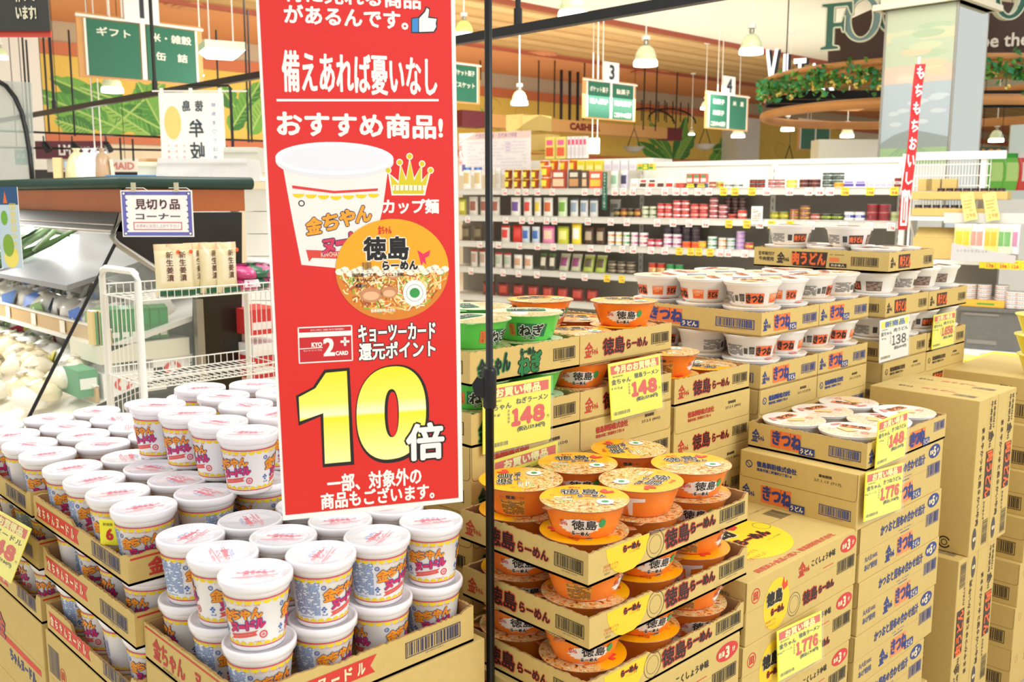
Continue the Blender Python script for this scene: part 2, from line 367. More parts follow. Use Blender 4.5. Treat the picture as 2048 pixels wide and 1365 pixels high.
def bowl_lid(t, kind):
    lm, rim = {'orange': (LID_OR, SOUPRIM), 'green': (LID_GR, mat('lid_rim_green', '8CC27A', .3, noise=.3, nscale=120)), 'kitsune': (LID_WH, WHITE), 'niku': (LID_WH, WHITE)}[kind]
    b = B(); b.lathe([(.0655, .0478), (.0698, .0482), (.0704, .0492), (.0700, .0500)], rim, 48)
    V = [(0, 0, .0503)]; n = 48; Fc = []
    for rr, z in ((.035, .0504), (.064, .0502), (.0700, .0500)):
        V += [(rr * math.cos(2 * math.pi * k / n), rr * math.sin(2 * math.pi * k / n), z) for k in range(n)]
    Fc = [(0, 1 + k, 1 + (k + 1) % n) for k in range(n)]
    for j in range(2): Fc += [(1 + j * n + k, 1 + (j + 1) * n + k, 1 + (j + 1) * n + (k + 1) % n, 1 + j * n + (k + 1) % n) for k in range(n)]
    b.add(V, Fc, lm)
    if kind in ('orange', 'green'):
        b.prism([(-.060, -.036), (-.068, -.047), (-.060, -.054), (-.047, -.052), (-.038, -.058), (-.036, -.050)], rim, .0488, .0496)
    lo = obj('lid', smooth(b.me('lid')), t)
    p = Dec()
    if kind == 'orange':
        p.text('徳島', -.006, .027, .026, '1D1A18', w=.060, bold=.0006, out=('F6EDE0', .0010), L=3, res=1)
        p.text('らーめん', .012, .006, .011, '1D1A18', w=.044, bold=.0007, out=('F3E3D8', .001), L=3, res=1)
        p.text('金ちゃん', -.012, .050, .0075, 'D63A26', w=.019, bold=.0003, res=1)
        p.poly([(.034, .020), (.050, .026), (.047, .034), (.040, .030), (.036, .042), (.030, .038), (.026, .030)], 'E8433A', 2)
        p.ring(.030, -.022, .0085, .0135, 'F4F2EA', 2); p.ell(.030, -.022, .0085, .0085, 'E9F2E2', 2); p.ell(.030, -.022, .0058, .0052, '3C9A5A', 3, 16)
        p.block(-.048, -.004, -.020, .004, 'F6F1E2', 3, seed=4); p.block(-.045, -.015, -.020, -.007, 'F6F1E2', 2, seed=6)
        p.ring(-.050, .012, .0026, .0034, 'E4574A', 2, 16); p.text('徳島製粉株式会社', -.008, -.052, .0035, 'F4EFE0', w=.026, res=1)
        p.code(-.034, -.002, -.016, .006, '6A6660', False, n=12)
    elif kind == 'green':
        p.rect(-.036, .004, .038, .038, '1D7A4A', 2); p.text('ねぎ', 0, .021, .026, '15201A', w=.056, bold=.001, out=('F4F6E8', .0012), L=4, res=1)
        p.text('金ちゃん', 0, .050, .007, 'D63A26', w=.02, res=1)
    elif kind == 'kitsune':
        p.rect(-.030, .012, .034, .034, 'F08A4C', 2); p.text('きつね', 0, .023, .018, '2A2622', w=.052, bold=.0007, L=4, res=1)
        p.poly([(-.034, -.004), (-.002, -.030), (.018, -.012), (-.012, .008)], 'E9C47C', 2)
        p.ring(.032, -.02, .0055, .009, 'F19C88', 2, 16); p.poly([(-.052, .02), (-.04, .042), (-.030, .036), (-.044, .014)], 'E98F8A', 2)
    else:
        p.rect(-.030, .010, .034, .034, '4A342A', 2); p.text('肉うどん', 0, .022, .018, 'F07A34', w=.056, bold=.0007, L=4, res=1)
        p.ell(.01, -.02, .018, .012, '8A5C40', 2, 14)
    obj('lid_print', p.me('lid_print', planar((0, 0, .0506), (1, 0, 0), (0, 1, 0), (0, 0, 1))), lo)
def bowl_wrap(kind):
    if kind in ('orange', 'green'): r0, z0, r1, z1 = .0492, .003, .0640, .045
    else: r0, z0, r1, z1 = .0531, .004, .0624, .040
    d = Dec(); W = math.pi * (r0 + r1) / 2
    if kind == 'orange':
        for k, cx in enumerate((0,)):
            R = random.Random(9)
            pts = []
            for i in range(36):
                a = 2 * math.pi * i / 36; q = 1 + (.18 if i % 2 else -.06) * R.random()
                pts.append((cx - .012 + .031 * math.cos(a) * q, .0225 + .0125 * math.sin(a) * q))
            d.add([(cx - .012, .0225)] + pts, [(0, 1 + i, 1 + (i + 1) % 36) for i in range(36)], 'F7EDE4', 1)
            d.text('金ちゃん', cx - .036, .027, .010, 'D8322A', w=.012, bold=.0003, res=1)
            d.text('徳島', cx - .004, .0255, .0165, '1D1A18', w=.037, bold=.0006, out=('F7F2EC', .0009), L=3, res=1)
            d.text('らーめん', cx - .010, .0105, .0068, '1D1A18', w=.028, bold=.0006, out=('F7EDE4', .0007), L=3, res=1)
            d.ell(cx + .023, .0275, .0055, .0075, '2E9A50', 3, 18); d.text('こくしょうゆ味', cx - .004, .0055, .002, '9C3A14', w=.02, res=1)
        d.poly([(.070, .036), (.118, .036), (.118, .030), (.099, .028), (.097, .004), (.090, .004), (.089, .028), (.070, .030)], 'F3EBE2', 1)
        d.rect(-.122, .004, -.082, .032, 'E9A038', .9); d.block(-.121, .005, -.083, .031, '5C3A18', 10, seed=8)
        d.text('徳島', -.104, .037, .006, '1D1A18', w=.014, bold=.0003, res=1); d.text('らーめん', -.090, .037, .004, '1D1A18', w=.014, res=1); d.text('金ちゃん', -.118, .037, .005, 'D8322A', w=.008, res=1)
    elif kind == 'green':
        d.poly([(-.022, .012), (.034, .009), (.036, .033), (-.020, .036)], '146B40', 1)
        d.text('ねぎ', .006, .0225, .021, '10150F', w=.044, bold=.0012, out=('F2F5E6', .0012), L=3, res=1)
        d.poly([(-.036, .013), (-.025, .011), (-.024, .034), (-.035, .035)], 'E4742C', 1.4); d.vtext('ピリ辛', -.030, .0325, .006, '7A2A10', res=1)
        d.text('らーめん', .004, .0075, .0055, '10150F', w=.024, bold=.0004, out=('E8F4DC', .0006), L=3, res=1)
        d.poly([(-.122, .036), (-.084, .036), (-.084, .006), (-.098, .004), (-.110, .02)], 'A6E08A', 1)
    elif kind == 'kitsune':
        d.rect(-.014, .008, .030, .029, 'F0662C', 1); d.text('きつね', .008, .0185, .017, '1E1B1A', w=.042, bold=.0011, L=3, res=1)
        d.rect(-.030, .012, -.0175, .027, '3B3735', 1); d.block(-.0295, .013, -.018, .0265, '8E8780', 6, L=2, seed=3); d.text('95g', -.024, .0085, .0025, '44403C', res=1)
        d.block(-.092, .008, -.046, .030, '4F4A46', 9, seed=12); d.rect(-.043, .012, -.034, .024, '55504B', 1)
        d.rect(.046, .009, .074, .028, 'F58A48', 1); d.text('こだわり', .060, .024, .005, 'FFFFFF', w=.02, res=1); d.block(.048, .011, .072, .019, 'D8421E', 2, seed=4)
        d.rect(.084, .009, .112, .028, 'F0662C', 1); d.text('うどん', .098, .0185, .012, '1E1B1A', w=.025, bold=.0008, L=3, res=1)
    else:
        d.rect(-.012, .008, .030, .029, '4B2A22', 1); d.text('肉うどん', .009, .0185, .014, 'EE6A2E', w=.038, bold=.001, L=3, res=1)
        d.rect(-.030, .012, -.0175, .027, '3B3735', 1); d.text('95g', -.024, .0085, .0025, '44403C', res=1)
        d.block(-.092, .008, -.040, .030, '5A534E', 9, seed=12); d.rect(.046, .007, .090, .030, '6D564A', 1); d.block(.048, .009, .088, .028, 'B9A48F', 6, seed=5)
    return d.me('printed_side', cone(r0, z0, r1, z1), e0=.0007)
def make_bowl(kind):
    t = thing('noodle_bowl', 'x', 'noodle bowl')
    if kind in ('kitsune', 'niku'): t.scale = (1, 1, 1.2)
    b = B()
    if kind in ('orange', 'green'):
        m = mat('bowl_' + kind, 'FF8400' if kind == 'orange' else '55CE48', .38, coat=.1, noise=.05, nscale=12)
        b.lathe([(.0455, 0), (.0492, .003), (.0560, .022), (.0640, .045), (.0668, .0470), (.0668, .0482)], m, 48)
    else:
        m = mat('bowl_styrofoam', 'F3F1EC', .42, coat=.25)
        b.lathe([(.0470, 0), (.0500, .004), (.0535, .006), (.0622, .040), (.0668, .0435), (.0690, .0468), (.0690, .0482)], m, 48)
    obj('bowl_body', smooth(b.me('bowl_body')), t)
    bowl_lid(t, kind)
    obj('printed_side', bowl_wrap(kind), t)
    f = B(); R = random.Random(3)
    ph = [R.uniform(0, 6.28) for _ in range(6)]
    def wob(th, j):
        ear = max(0, math.cos(th - .3)) ** 18 + max(0, math.cos(th - 2.85)) ** 18
        a = (.0, .0006, .0014, .0022, .0010, .0)[min(j, 5)]
        return a * (1 + math.sin(7 * th + ph[0]) * .8 + .6 * math.sin(17 * th + ph[1] + j)) + ear * (0, .0005, .003, .009, .006, 0)[min(j, 5)]
    f.lathe([(.0500, .0015), (.0535, .012), (.0580, .024), (.0625, .035), (.0672, .0445), (.0712, .0500)], FILM, 72, wob=wob)
    if kind in ('kitsune', 'niku'): f.V = [(x * (1.03 if z < .03 else 1.0), y * (1.03 if z < .03 else 1.0), z) for x, y, z in f.V]
    obj('shrink_film', smooth(mesh('shrink_film', f.V, [q for q in f.F if len(q) == 4], f.mats)), t)
    return t
CUP = make_cup(); BOWL = {k: make_bowl(k) for k in ('orange', 'green', 'kitsune', 'niku')}
_used = {}
def place(proto, loc, rz, label, group, ev=True):
    k = proto.name
    if k not in _used:
        _used[k] = 1; proto.location = loc; proto.rotation_euler = (0, 0, rz); proto['label'] = label; proto['group'] = group; return proto
    return dup(proto, loc, rz, label, group)
CAMYAW = -math.pi / 2 + AZ      # turning a product's face (-Y) so that it looks back along the view
def cup(x, y, z, turn, label, group): return place(CUP, (x, y, z), CAMYAW + turn, label, group)
def bowl(kind, x, y, z, turn, label, group): return place(BOWL[kind], (x, y, z), CAMYAW + turn, label, group)

# ================================================================ CARTONS
KCOL = {'ramen': '2B2622', 'kitsune': NAVY, 'niku': '3A2C24', 'negi': '1C6B3C', 'kinchan': NAVY}
def kin(d, x, y, h, m, w, bold):
    """the maker's mark: one large character followed by three small ones"""
    d.text('金', x - w * .24, y, h, m, w=w * .58, bold=bold * 1.2, shear=.12); d.text('ちゃん', x + w * .27, y - h * .16, h * .42, m, w=w * .50, bold=bold * .8, res=1)
def half_print(d, kind, W, H, y0=0.0, long_=False):
    """the printing on one half-height side W wide and H high"""
    k = W / .275 if not long_ else 1; cy = y0 + H * .5; ink = KCOL[kind]; R = 1
    if kind == 'ramen':
        kin(d, W * .115, cy, H * .50, 'C23A2A', .036, .0005)
        d.text('徳島', W * .345, cy + .001, H * .54, '211E1B', w=.064, bold=.0010, out=('D0392C', .0016), L=3)
        d.text('らーめん', W * .60, cy - .001, H * .30, '211E1B', w=.066, bold=.0006, out=('D0392C', .0010), L=3)
        d.code(W * .76, cy - .010, W * .965, cy + .012, '2B2622', t=.0012)
        d.text('149 04763 01307 8', W * .87, cy - .0135, .0022, '5A4A36', w=.03, res=1)
    elif kind == 'negi':
        d.text('金ちゃん', W * .20, cy, H * .60, '1A1F18', w=.075, bold=.0016, out=('2C8A4C', .0018), slope=.15, L=3)
        d.text('らーめん', W * .50, cy + .016, H * .2, '1A1F18', w=.036, bold=.001, out=('2C8A4C', .0012), L=3)
        d.text('ねぎ', W * .52, cy - .006, H * .58, '1F7A40', w=.056, bold=.0022, out=('1A1F18', .0016), slope=.1, L=3)
        d.code(W * .74, cy - .010, W * .955, cy + .013, '2B2622', t=.0012); d.text('149 04763 01342 5', W * .86, cy - .0135, .0022, '5A4A36', w=.03, res=1)
    elif kind in ('kitsune', 'niku'):
        sq, tx, t1 = (('EE7A3C', NAVY, 'きつね') if kind == 'kitsune' else ('3E2C24', 'EE6A2E', '肉うどん'))
        kin(d, W * .09, cy, H * .50, ink, .030, .0006)
        for i in range(3):
            x = W * .205 + i * .0248; d.poly([(x, cy - .019), (x + .0238, cy - .020), (x + .0240, cy + .020), (x - .002, cy + .0195)], sq, 1)
        d.text(t1, W * .345, cy + (.002 if kind == 'kitsune' else 0), H * .52, tx, w=.070, bold=.0019, slope=-.06, L=3)
        if kind == 'kitsune':
            d.rect(W * .455, cy - .023, W * .585, cy - .006, NAVY, 4); d.text('うどん', W * .52, cy - .0145, .0115, 'F2E4C0', w=.030, bold=.0006, L=5, res=1)
        d.code(W * .70 if kind == 'kitsune' else W * .76, cy - .013, W * .955, cy + .010, NAVY if kind == 'kitsune' else '3A2C24', t=.0015)
        d.text('149 04763 01311 5', W * .84, cy - .0155, .0022, '5A4A36', w=.03, res=1)
    elif W < .31:
        d.rect(.004, H - .0075, W - .004, H - .0045, 'C9382C', 1)
        d.text('金ちゃん', W * .27, cy - .001, H * .56, 'C0302A', w=W * .34, bold=.0013); d.text('ヌードル', W * .70, cy, H * .44, 'C0302A', w=W * .30, bold=.0013)
        d.text('賞味期限 27.1.21', W * .30, H * .13, .0045, '6A5E4A', w=.06, res=1)
    else:
        d.poly([(W * .03, cy - .012), (W * .52, cy - .012), (W * .50, cy), (W * .53, cy + .014), (W * .03, cy + .014), (W * .05, cy)], 'D4392E', 1)
        for i, ch in enumerate('金ちゃんヌードル'):
            d.text(ch, W * .075 + i * W * .055, cy + .001, .0165 if ch != 'ー' else .003, 'F1DFB4', w=.0145 if i == 0 else .012, bold=.0009, L=2.5, res=1)
        d.code(W * .66, cy - .012, W * .93, cy + .012, '3A3A60', t=.0013); d.text('149 04763 01302 2', W * .80, cy - .0148, .0024, '4A4060', w=.034, res=1)
def flap_lines(d, W, z0, z1, m='8F6E3C'):
    r = .008; pts = [(.002, z1)] + [(.002, z0 + r), (.0045, z0 + .003), (.0095, z0 + .0006), (W - .0095, z0 + .0006), (W - .0045, z0 + .003), (W - .002, z0 + r), (W - .002, z1)]
    for a, b in zip(pts[:-1], pts[1:]): d.line(a, b, .0011, m, .6)
def short_print(kind, W, H):
    d = Dec()
    h = H / 2; half_print(d, kind, W, h)
    flap_lines(d, W, h, H); ink = {'ramen': 'B8382C', 'negi': 'B8382C', 'kitsune': NAVY, 'niku': '3A2C24', 'kinchan': NAVY}[kind]
    cy = h * 1.5
    if kind in ('kitsune', 'niku'): d.ring(W * .085, cy + .002, .0065, .0088, ink, 1, 20); d.line((W * .085 - .005, cy + .006), (W * .085 + .004, cy - .004), .0016, ink)
    d.text('徳島製粉株式会社', W * .33, cy + .006, .0125, ink, w=.098, bold=.0007, res=1)
    d.text('徳島市南二軒屋町3丁目1-8', W * .31, cy - .0065, .0068, ink, w=.086, bold=.0003, res=1)
    d.text('賞味期限', W * .74, cy + .011, .0062, '3A332A', w=.030, bold=.0003, res=1)
    d.text({'ramen': '27.2.5 (805)', 'negi': '27.1.6 (624)', 'kitsune': '27.1.17 (717)', 'niku': '27.1.12 (712)', 'kinchan': '27.1.21 (720)'}[kind], W * .76, cy - .001, .0068, '6A5E4A', w=.062, bold=.0002, res=1)
    return d
def long_print(kind, W, H):
    d = Dec(); h = H / 2; d.line((0, h + .004), (W, h + .004), .0006, 'B89C60', .5)
    if kind == 'ramen':
        d.ring(W * .07, H * .74, .0125, .0145, 'D23A2E', 1); d.text('田', W * .07, H * .74, .014, 'D23A2E', bold=.0009)
        d.ell(W * .245, H * .44, .046, .050, 'F2CE2A', .8, 40)
        d.text('徳島', W * .225, H * .56, .026, '211E1B', w=.054, bold=.0022, out=('EED9A0', .0016), L=3)
        d.text('らーめん', W * .255, H * .33, .012, '211E1B', w=.044, bold=.001, out=('D0392C', .001), L=3)
        d.poly([(W * .30, H * .60), (W * .335, H * .64), (W * .33, H * .74), (W * .31, H * .70), (W * .30, H * .82), (W * .285, H * .70)], 'E0442E', 2)
        d.text('何回食べても', W * .20, H * .20, .005, 'D05A28', w=.034, res=1); d.text('うまいんじょ!', W * .20, H * .135, .005, 'D05A28', w=.034, res=1)
        d.ring(W * .40, H * .26, .0225, .0238, '6A6048', 1); d.ring(W * .40, H * .26, .0165, .0173, '6A6048', 1)
        d.text('徳島', W * .545, H * .26, .026, '211E1B', w=.054, bold=.0011, out=('D0392C', .0016), L=3)
        d.text('らーめん', W * .70, H * .26, .014, '211E1B', w=.060, bold=.0013, out=('D0392C', .0011), L=3)
        d.code(W * .80, H * .35, W * .975, H * .57, '2B2622', t=.0012); kin(d, W * .48, H * .78, .028, 'C9382A', .038, .0009)
        d.text('こくしょうゆ味', W * .66, H * .79, .014, '3A332A', w=.094, bold=.0006, res=1)
        d.ell(W * .905, H * .80, .034, .0165, 'D2383A', 1, 28); d.text('熱湯', W * .862, H * .80, .010, 'F2DFB4', w=.018, bold=.0005, L=2.5, res=1)
        d.text('3', W * .905, H * .80, .020, 'F2DFB4', bold=.0018, L=2.5); d.text('分', W * .95, H * .80, .009, 'F2DFB4', bold=.0005, L=2.5, res=1)
        d.line((W * .66, H * .60), (W * .76, H * .60), .0016, 'D2383A')
    elif kind == 'kitsune':
        d.text('かつおと昆布の合わせ出汁', W * .50, H * .77, .0235, NAVY, w=.225, bold=.0009, res=1)
        d.line((W * .47, H * .52), (W * .58, H * .52), .0016, NAVY); d.block(W * .42, H * .575, W * .60, H * .60, '7A7FA0', 1, seed=2)
        d.text('丸大豆100%', W * .13, H * .38, .012, '5A5F86', w=.058, bold=.0003, res=1); d.text('あげ使用', W * .13, H * .22, .014, '5A5F86', w=.058, bold=.0005, res=1)
        kin(d, W * .355, H * .26, .036, NAVY, .040, .0012)
        for i in range(3):
            x = W * .44 + i * .026; d.poly([(x, H * .10), (x + .025, H * .09), (x + .0255, H * .46), (x - .001, H * .455)], 'F0905A', 1)
        d.text('きつね', W * .54, H * .29, .034, NAVY, w=.078, bold=.0022, slope=-.05, L=3)
        d.rect(W * .62, H * .07, W * .73, H * .23, NAVY, 4); d.text('うどん', W * .675, H * .15, .014, 'F2E4C0', w=.036, bold=.0006, L=5, res=1)
        d.ell(W * .885, H * .84, .032, .0165, NAVY, 1, 28); d.text('熱湯', W * .845, H * .84, .010, 'F2DFB4', w=.018, bold=.0005, L=2.5, res=1)
        d.text('5', W * .885, H * .84, .020, 'F2DFB4', bold=.0018, L=2.5); d.text('分', W * .925, H * .84, .009, 'F2DFB4', bold=.0005, L=2.5, res=1)
        d.code(W * .80, H * .36, W * .97, H * .60, NAVY, t=.0012)
    elif kind == 'niku':
        d.text('甘辛味付け', W * .12, H * .82, .013, '3A2C24', w=.075, bold=.0004, res=1); d.text('牛肉使用', W * .12, H * .66, .013, '3A2C24', w=.075, bold=.0004, res=1)
        d.text('まろやかつゆと柔らかい牛肉', W * .50, H * .30, .018, '3A2C24', w=.26, bold=.0006, res=1)
        kin(d, W * .28, H * .74, .034, '3A2C24', .042, .001); d.rect(W * .35, H * .54, W * .66, H * .92, '3E2C24', 1)
        d.text('肉うどん', W * .505, H * .74, .040, 'EE6A2E', w=.122, bold=.002, L=3)
        d.text('わかめ入り', W * .74, H * .62, .011, '3A2C24', w=.05, bold=.0004, res=1); d.code(W * .81, H * .62, W * .97, H * .90, '3A2C24', t=.0012)
        d.ell(W * .90, H * .22, .030, .014, '4B4440', 1, 24); d.text('5', W * .90, H * .22, .017, 'F2DFB4', bold=.0015, L=2.5)
    else:
        d.ring(W * .20, H * .66, .0125, .0145, 'D23A2E', 1); d.text('田', W * .20, H * .66, .014, 'D23A2E', bold=.0008)
        d.rect(W * .13, H * .40, W * .95, H * .47, 'D4392E', .8); d.text('金', W * .38, H * .56, .046, 'C9502E', w=.05, bold=.002, out=(NAVY, .0016), L=3)
        d.text('ちゃんヌードル', W * .68, H * .30, .024, NAVY, w=.15, bold=.0012); d.code(W * .03, H * .58, W * .16, H * .86, '3A3A60', t=.0013)
    return d
def long_half_print(kind, W, H):
    d = Dec(); cy = H / 2
    if kind == 'ramen':
        d.poly([(max(.001, min(W, W * .215 + .052 * math.cos(q * math.pi / 24))), max(.001, min(H - .0035, H * .95 + .050 * math.sin(q * math.pi / 24)))) for q in range(24, 49)], 'F2CE2A', .8)
        d.text('らーめん', W * .235, H * .74, .0095, '211E1B', w=.040, bold=.0009, out=('E0563C', .0008), L=3); d.text('こくしょうゆ味', W * .25, H * .585, .0042, '8A6A30', w=.025, res=1)
        d.text('何回食べても', W * .12, H * .42, .0048, 'D05A28', w=.034, res=1); d.text('うまいんじょ!', W * .115, H * .31, .0048, 'D05A28', w=.032, res=1); d.text('熱湯3分', W * .10, H * .20, .0035, '6A4A28', w=.013, res=1)
        d.ring(W * .375, cy, .0215, .0226, '4A4238', 1); d.ring(W * .375, cy, .0150, .0156, '4A4238', 1, 20)
        d.text('徳島', W * .51, cy, .029, '211E1B', w=.064, bold=.0011, out=('D0392C', .0017), L=3)
        d.text('らーめん', W * .68, cy + .002, .0165, '211E1B', w=.070, bold=.0012, out=('D0392C', .0011), L=3)
        d.code(W * .795, cy - .010, W * .975, cy + .013, '2B2622', t=.0012); d.text('149 04763 01307 8', W * .885, cy - .0138, .0022, '5A4A36', w=.034, res=1)
    elif kind == 'kitsune':
        half_print(d, 'kitsune', .29, H); X = Dec()
        for i in range(3):
            x = W * .52 + i * .026; d.poly([(x, H * .12), (x + .025, H * .10), (x + .0255, H * .80), (x - .001, H * .79)], 'F0803C', 1)
        d.text('きつね', W * .615, H * .48, .032, NAVY, w=.074, bold=.0022, L=3); d.rect(W * .68, H * .06, W * .77, H * .34, NAVY, 4); d.text('うどん', W * .725, H * .2, .012, 'F2E4C0', w=.03, bold=.0005, L=5, res=1)
        d.code(W * .83, H * .45, W * .975, H * .82, NAVY, t=.0012)
    elif kind == 'niku':
        d.text('甘辛味付け', W * .10, H * .68, .0125, '3A2C24', w=.056, bold=.0004, res=1); d.text('牛肉使用', W * .10, H * .40, .0125, '3A2C24', w=.05, bold=.0004, res=1)
        kin(d, W * .235, cy, .032, '3A2C24', .038, .001); d.poly([(W * .31, H * .12), (W * .56, H * .08), (W * .57, H * .86), (W * .30, H * .84)], '3E2C24', 1)
        d.text('肉うどん', W * .43, cy, .036, 'EE6A2E', w=.108, bold=.0022, L=3)
        d.block(W * .585, H * .74, W * .69, H * .79, '5A4A3A', 1, seed=3); d.rect(W * .585, H * .42, W * .655, H * .62, 'EE7A44', 1); d.rect(W * .585, H * .14, W * .71, H * .34, '3E2C24', 1)
        d.text('わかめ入', W * .648, H * .24, .007, 'F2E4C0', w=.042, bold=.0003, res=1); d.code(W * .74, H * .26, W * .93, H * .70, '3A2C24', t=.0012)
    else:
        half_print(d, 'kinchan', W, H)
    return d
_cm = {}
def face_map(face, dx, dy, h):
    return {'x': planar((0, dy, 0), (0, -1, 0), (0, 0, 1), (-1, 0, 0)), 'y': planar((0, 0, 0), (1, 0, 0), (0, 0, 1), (0, -1, 0)),
            't': planar((0, 0, h), (1, 0, 0), (0, 1, 0), (0, 0, 1))}[face]
def cached(key, fn):
    if key not in _cm: _cm[key] = fn()
    return _cm[key]
def bevbox(dx, dy, h, m, bev=.0022, name='carton'):
    bm = bmesh.new(); bmesh.ops.create_cube(bm, size=1)
    for v in bm.verts: v.co = Vector(((v.co.x + .5) * dx, (v.co.y + .5) * dy, (v.co.z + .5) * h))
    bmesh.ops.bevel(bm, geom=list(bm.edges), offset=bev, segments=2, profile=.6, affect='EDGES')
    me = bpy.data.meshes.new(name); bm.to_mesh(me); bm.free(); me.materials.append(m); return me
def carton(kind, x, y, z, dx, dy, h, label, group=None, px='short', py='long', top=None, rz=0, seam=True):
    """closed carton: px / py choose which print its -X and -Y sides carry"""
    o = obj('cardboard_carton', cached(('c', dx, dy, h), lambda: bevbox(dx, dy, h, KRAFT)), None, (x, y, z), rz)
    tag(o, label, 'carton', group)
    if px:
        f = short_print if px == 'short' else long_print
        obj('printed_panel', cached(('px', kind, px, dy, h), lambda: f(kind, dy, h).me('printed_panel', face_map('x', dx, dy, h))), o)
    if py:
        f = short_print if py == 'short' else long_print
        obj('printed_panel', cached(('py', kind, py, dx, h), lambda: f(kind, dx, h).me('printed_panel', face_map('y', dx, dy, h))), o)
    if top: obj('printed_top', cached(('pt', kind, dx, dy), lambda: top(dx, dy).me('printed_top', face_map('t', dx, dy, h))), o)
    if seam:
        tp = B(); tp.box((dx * .5 - .0006, .001, h - .0012), (dx * .5 + .0006, dy - .001, h + .0003), KRAFT_EDGE) if dx > dy and False else tp.box((.001, dy * .5 - .0006, h - .0012), (dx - .001, dy * .5 + .0006, h + .0003), KRAFT_EDGE)
        obj('top_seam', cached(('seam', dx, dy, h), lambda: tp.me('top_seam')), o)
    return o
def tray_mesh(dx, dy, h, seed=1, jag=.0012, dipx=None, dipy=None, notch=0):
    """open tray torn along its perforation; dip = (from, to, depth) lowers part of one rim"""
    R = random.Random(seed); t = .0045; b = B(); b.box((0, 0, 0), (dx, dy, .004), KRAFT_IN)
    def wall(p0, p1, inn, dip=None):
        L = math.hypot(p1[0] - p0[0], p1[1] - p0[1]); n = max(8, int(L / .005)); V = []; Fo = []; Fi = []; Ft = []
        for i in range(n + 1):
            k = i / n; x = p0[0] + (p1[0] - p0[0]) * k; y = p0[1] + (p1[1] - p0[1]) * k
            z = h + (R.uniform(-jag, jag) * (1 if 0 < i < n else 0))
            if dip and dip[0] < k < dip[1]: z -= dip[2] * min(1, (k - dip[0]) / .03, (dip[1] - k) / .03) + jag * (.8 if i % 2 else 0)
            V += [(x, y, 0), (x, y, z), (x + inn[0] * t, y + inn[1] * t, z - .0004), (x + inn[0] * t, y + inn[1] * t, .004)]
            if i: a = 4 * (i - 1); c = 4 * i; Fo.append((a, c, c + 1, a + 1)); Ft.append((a + 1, c + 1, c + 2, a + 2)); Fi.append((a + 2, c + 2, c + 3, a + 3))
        b.add(V, Fo, KRAFT); b.add(V, Ft, KRAFT_EDGE); b.add(V, Fi, KRAFT_IN)
    wall((0, 0), (dx, 0), (0, 1), dipy); wall((dx, 0), (dx, dy), (-1, 0)); wall((dx, dy), (0, dy), (0, -1)); wall((0, dy), (0, 0), (1, 0), dipx)
    b.box((.0045, .0045, h - .018), (.0075, .030, h - .004), KRAFT_IN) if notch else None
    return b.me('tray')
def tray(kind, x, y, z, dx, dy, h, label, group, px='short', py='long', seed=1, dipx=None, dipy=None):
    o = obj('cardboard_tray', cached(('t', dx, dy, h, seed, dipx, dipy), lambda: tray_mesh(dx, dy, h, seed, dipx=dipx, dipy=dipy)), None, (x, y, z))
    tag(o, label, 'cardboard tray', group)
    def mk(which, W, face):
        if which == 'short': d = Dec(); half_print(d, kind, W, h)
        else: d = long_half_print(kind, W, h)
        return d.me('printed_panel', face_map(face, dx, dy, h))
    if px: obj('printed_panel', cached(('tx', kind, px, dx, dy, h), lambda: mk(px, dy, 'x')), o)
    if py: obj('printed_panel', cached(('ty', kind, py, dx, dy, h), lambda: mk(py, dx, 'y')), o)
    return o
_lh = half_print
def wide_half(kind, W, h):
    t = Dec(); _lh(t, kind, .285, h); s = W / .285; t.V = [(x * s, y, L) for x, y, L in t.V]; return t
def short_wide(kind, W, H):
    t = short_print(kind, .285, H); s = W / .285; t.V = [(x * s, y, L) for x, y, L in t.V]; return t
_o_tray, _o_carton = tray, carton
def tray(kind, x, y, z, dx, dy, h, label, group, px='half', py='half', seed=1, dipx=None, dipy=None):
    if px != 'wide': return _o_tray(kind, x, y, z, dx, dy, h, label, group, 'short' if px == 'half' else px, 'short' if py == 'half' else py, seed, dipx, dipy)
    o = _o_tray(kind, x, y, z, dx, dy, h, label, group, None, 'short', seed, dipx, dipy)
    obj('printed_panel', cached(('twx', kind, dy, h), lambda: wide_half(kind, dy, h).me('printed_panel', face_map('x', dx, dy, h))), o); return o
def carton(kind, x, y, z, dx, dy, h, label, group=None, px='short', py='long', top=None, **k):
    if px != 'wide': return _o_carton(kind, x, y, z, dx, dy, h, label, group, px, py, top, **k)
    o = _o_carton(kind, x, y, z, dx, dy, h, label, group, None, py, top, **k)
    obj('printed_panel', cached(('cwx', kind, dy, h), lambda: short_wide(kind, dy, h).me('printed_panel', face_map('x', dx, dy, h))), o); return o
# ================================================================ LEFT PILE: noodle cups
TURN = [0.0, -.55, .5, 2.2, -1.9, .25, 2.6, -.3, 1.2, -1.1, 3.0, .7]
_tr = random.Random(21)
def tn(i=None): return (TURN[i % 12] if i is not None else _tr.choice(TURN)) + _tr.uniform(-.15, .15)
CASE_H = .2037
Dx, Dy = .541, 1.05
tray('kinchan', Dx, Dy, .815, .39, .298, .058, 'torn cardboard tray at the bottom centre holding two layers of white noodle cups', 'cardboard trays of noodle cups', 'half', 'half', seed=2, dipy=(.30, .97, .006))
for k in range(4):
    carton('kinchan', Dx - .002, Dy - .004, k * CASE_H, .412, .30, CASE_H - .0007, 'closed carton under the front cup tray, %s from the floor' % ORD[k + 1], 'cartons under the noodle cups')
g = 'noodle cups in the front tray'
fr = {0: .16, 1: 1.42, 2: 1.28, 3: .28}; fr1 = {0: 1.1, 1: 1.15, 2: -.6, 3: .55}
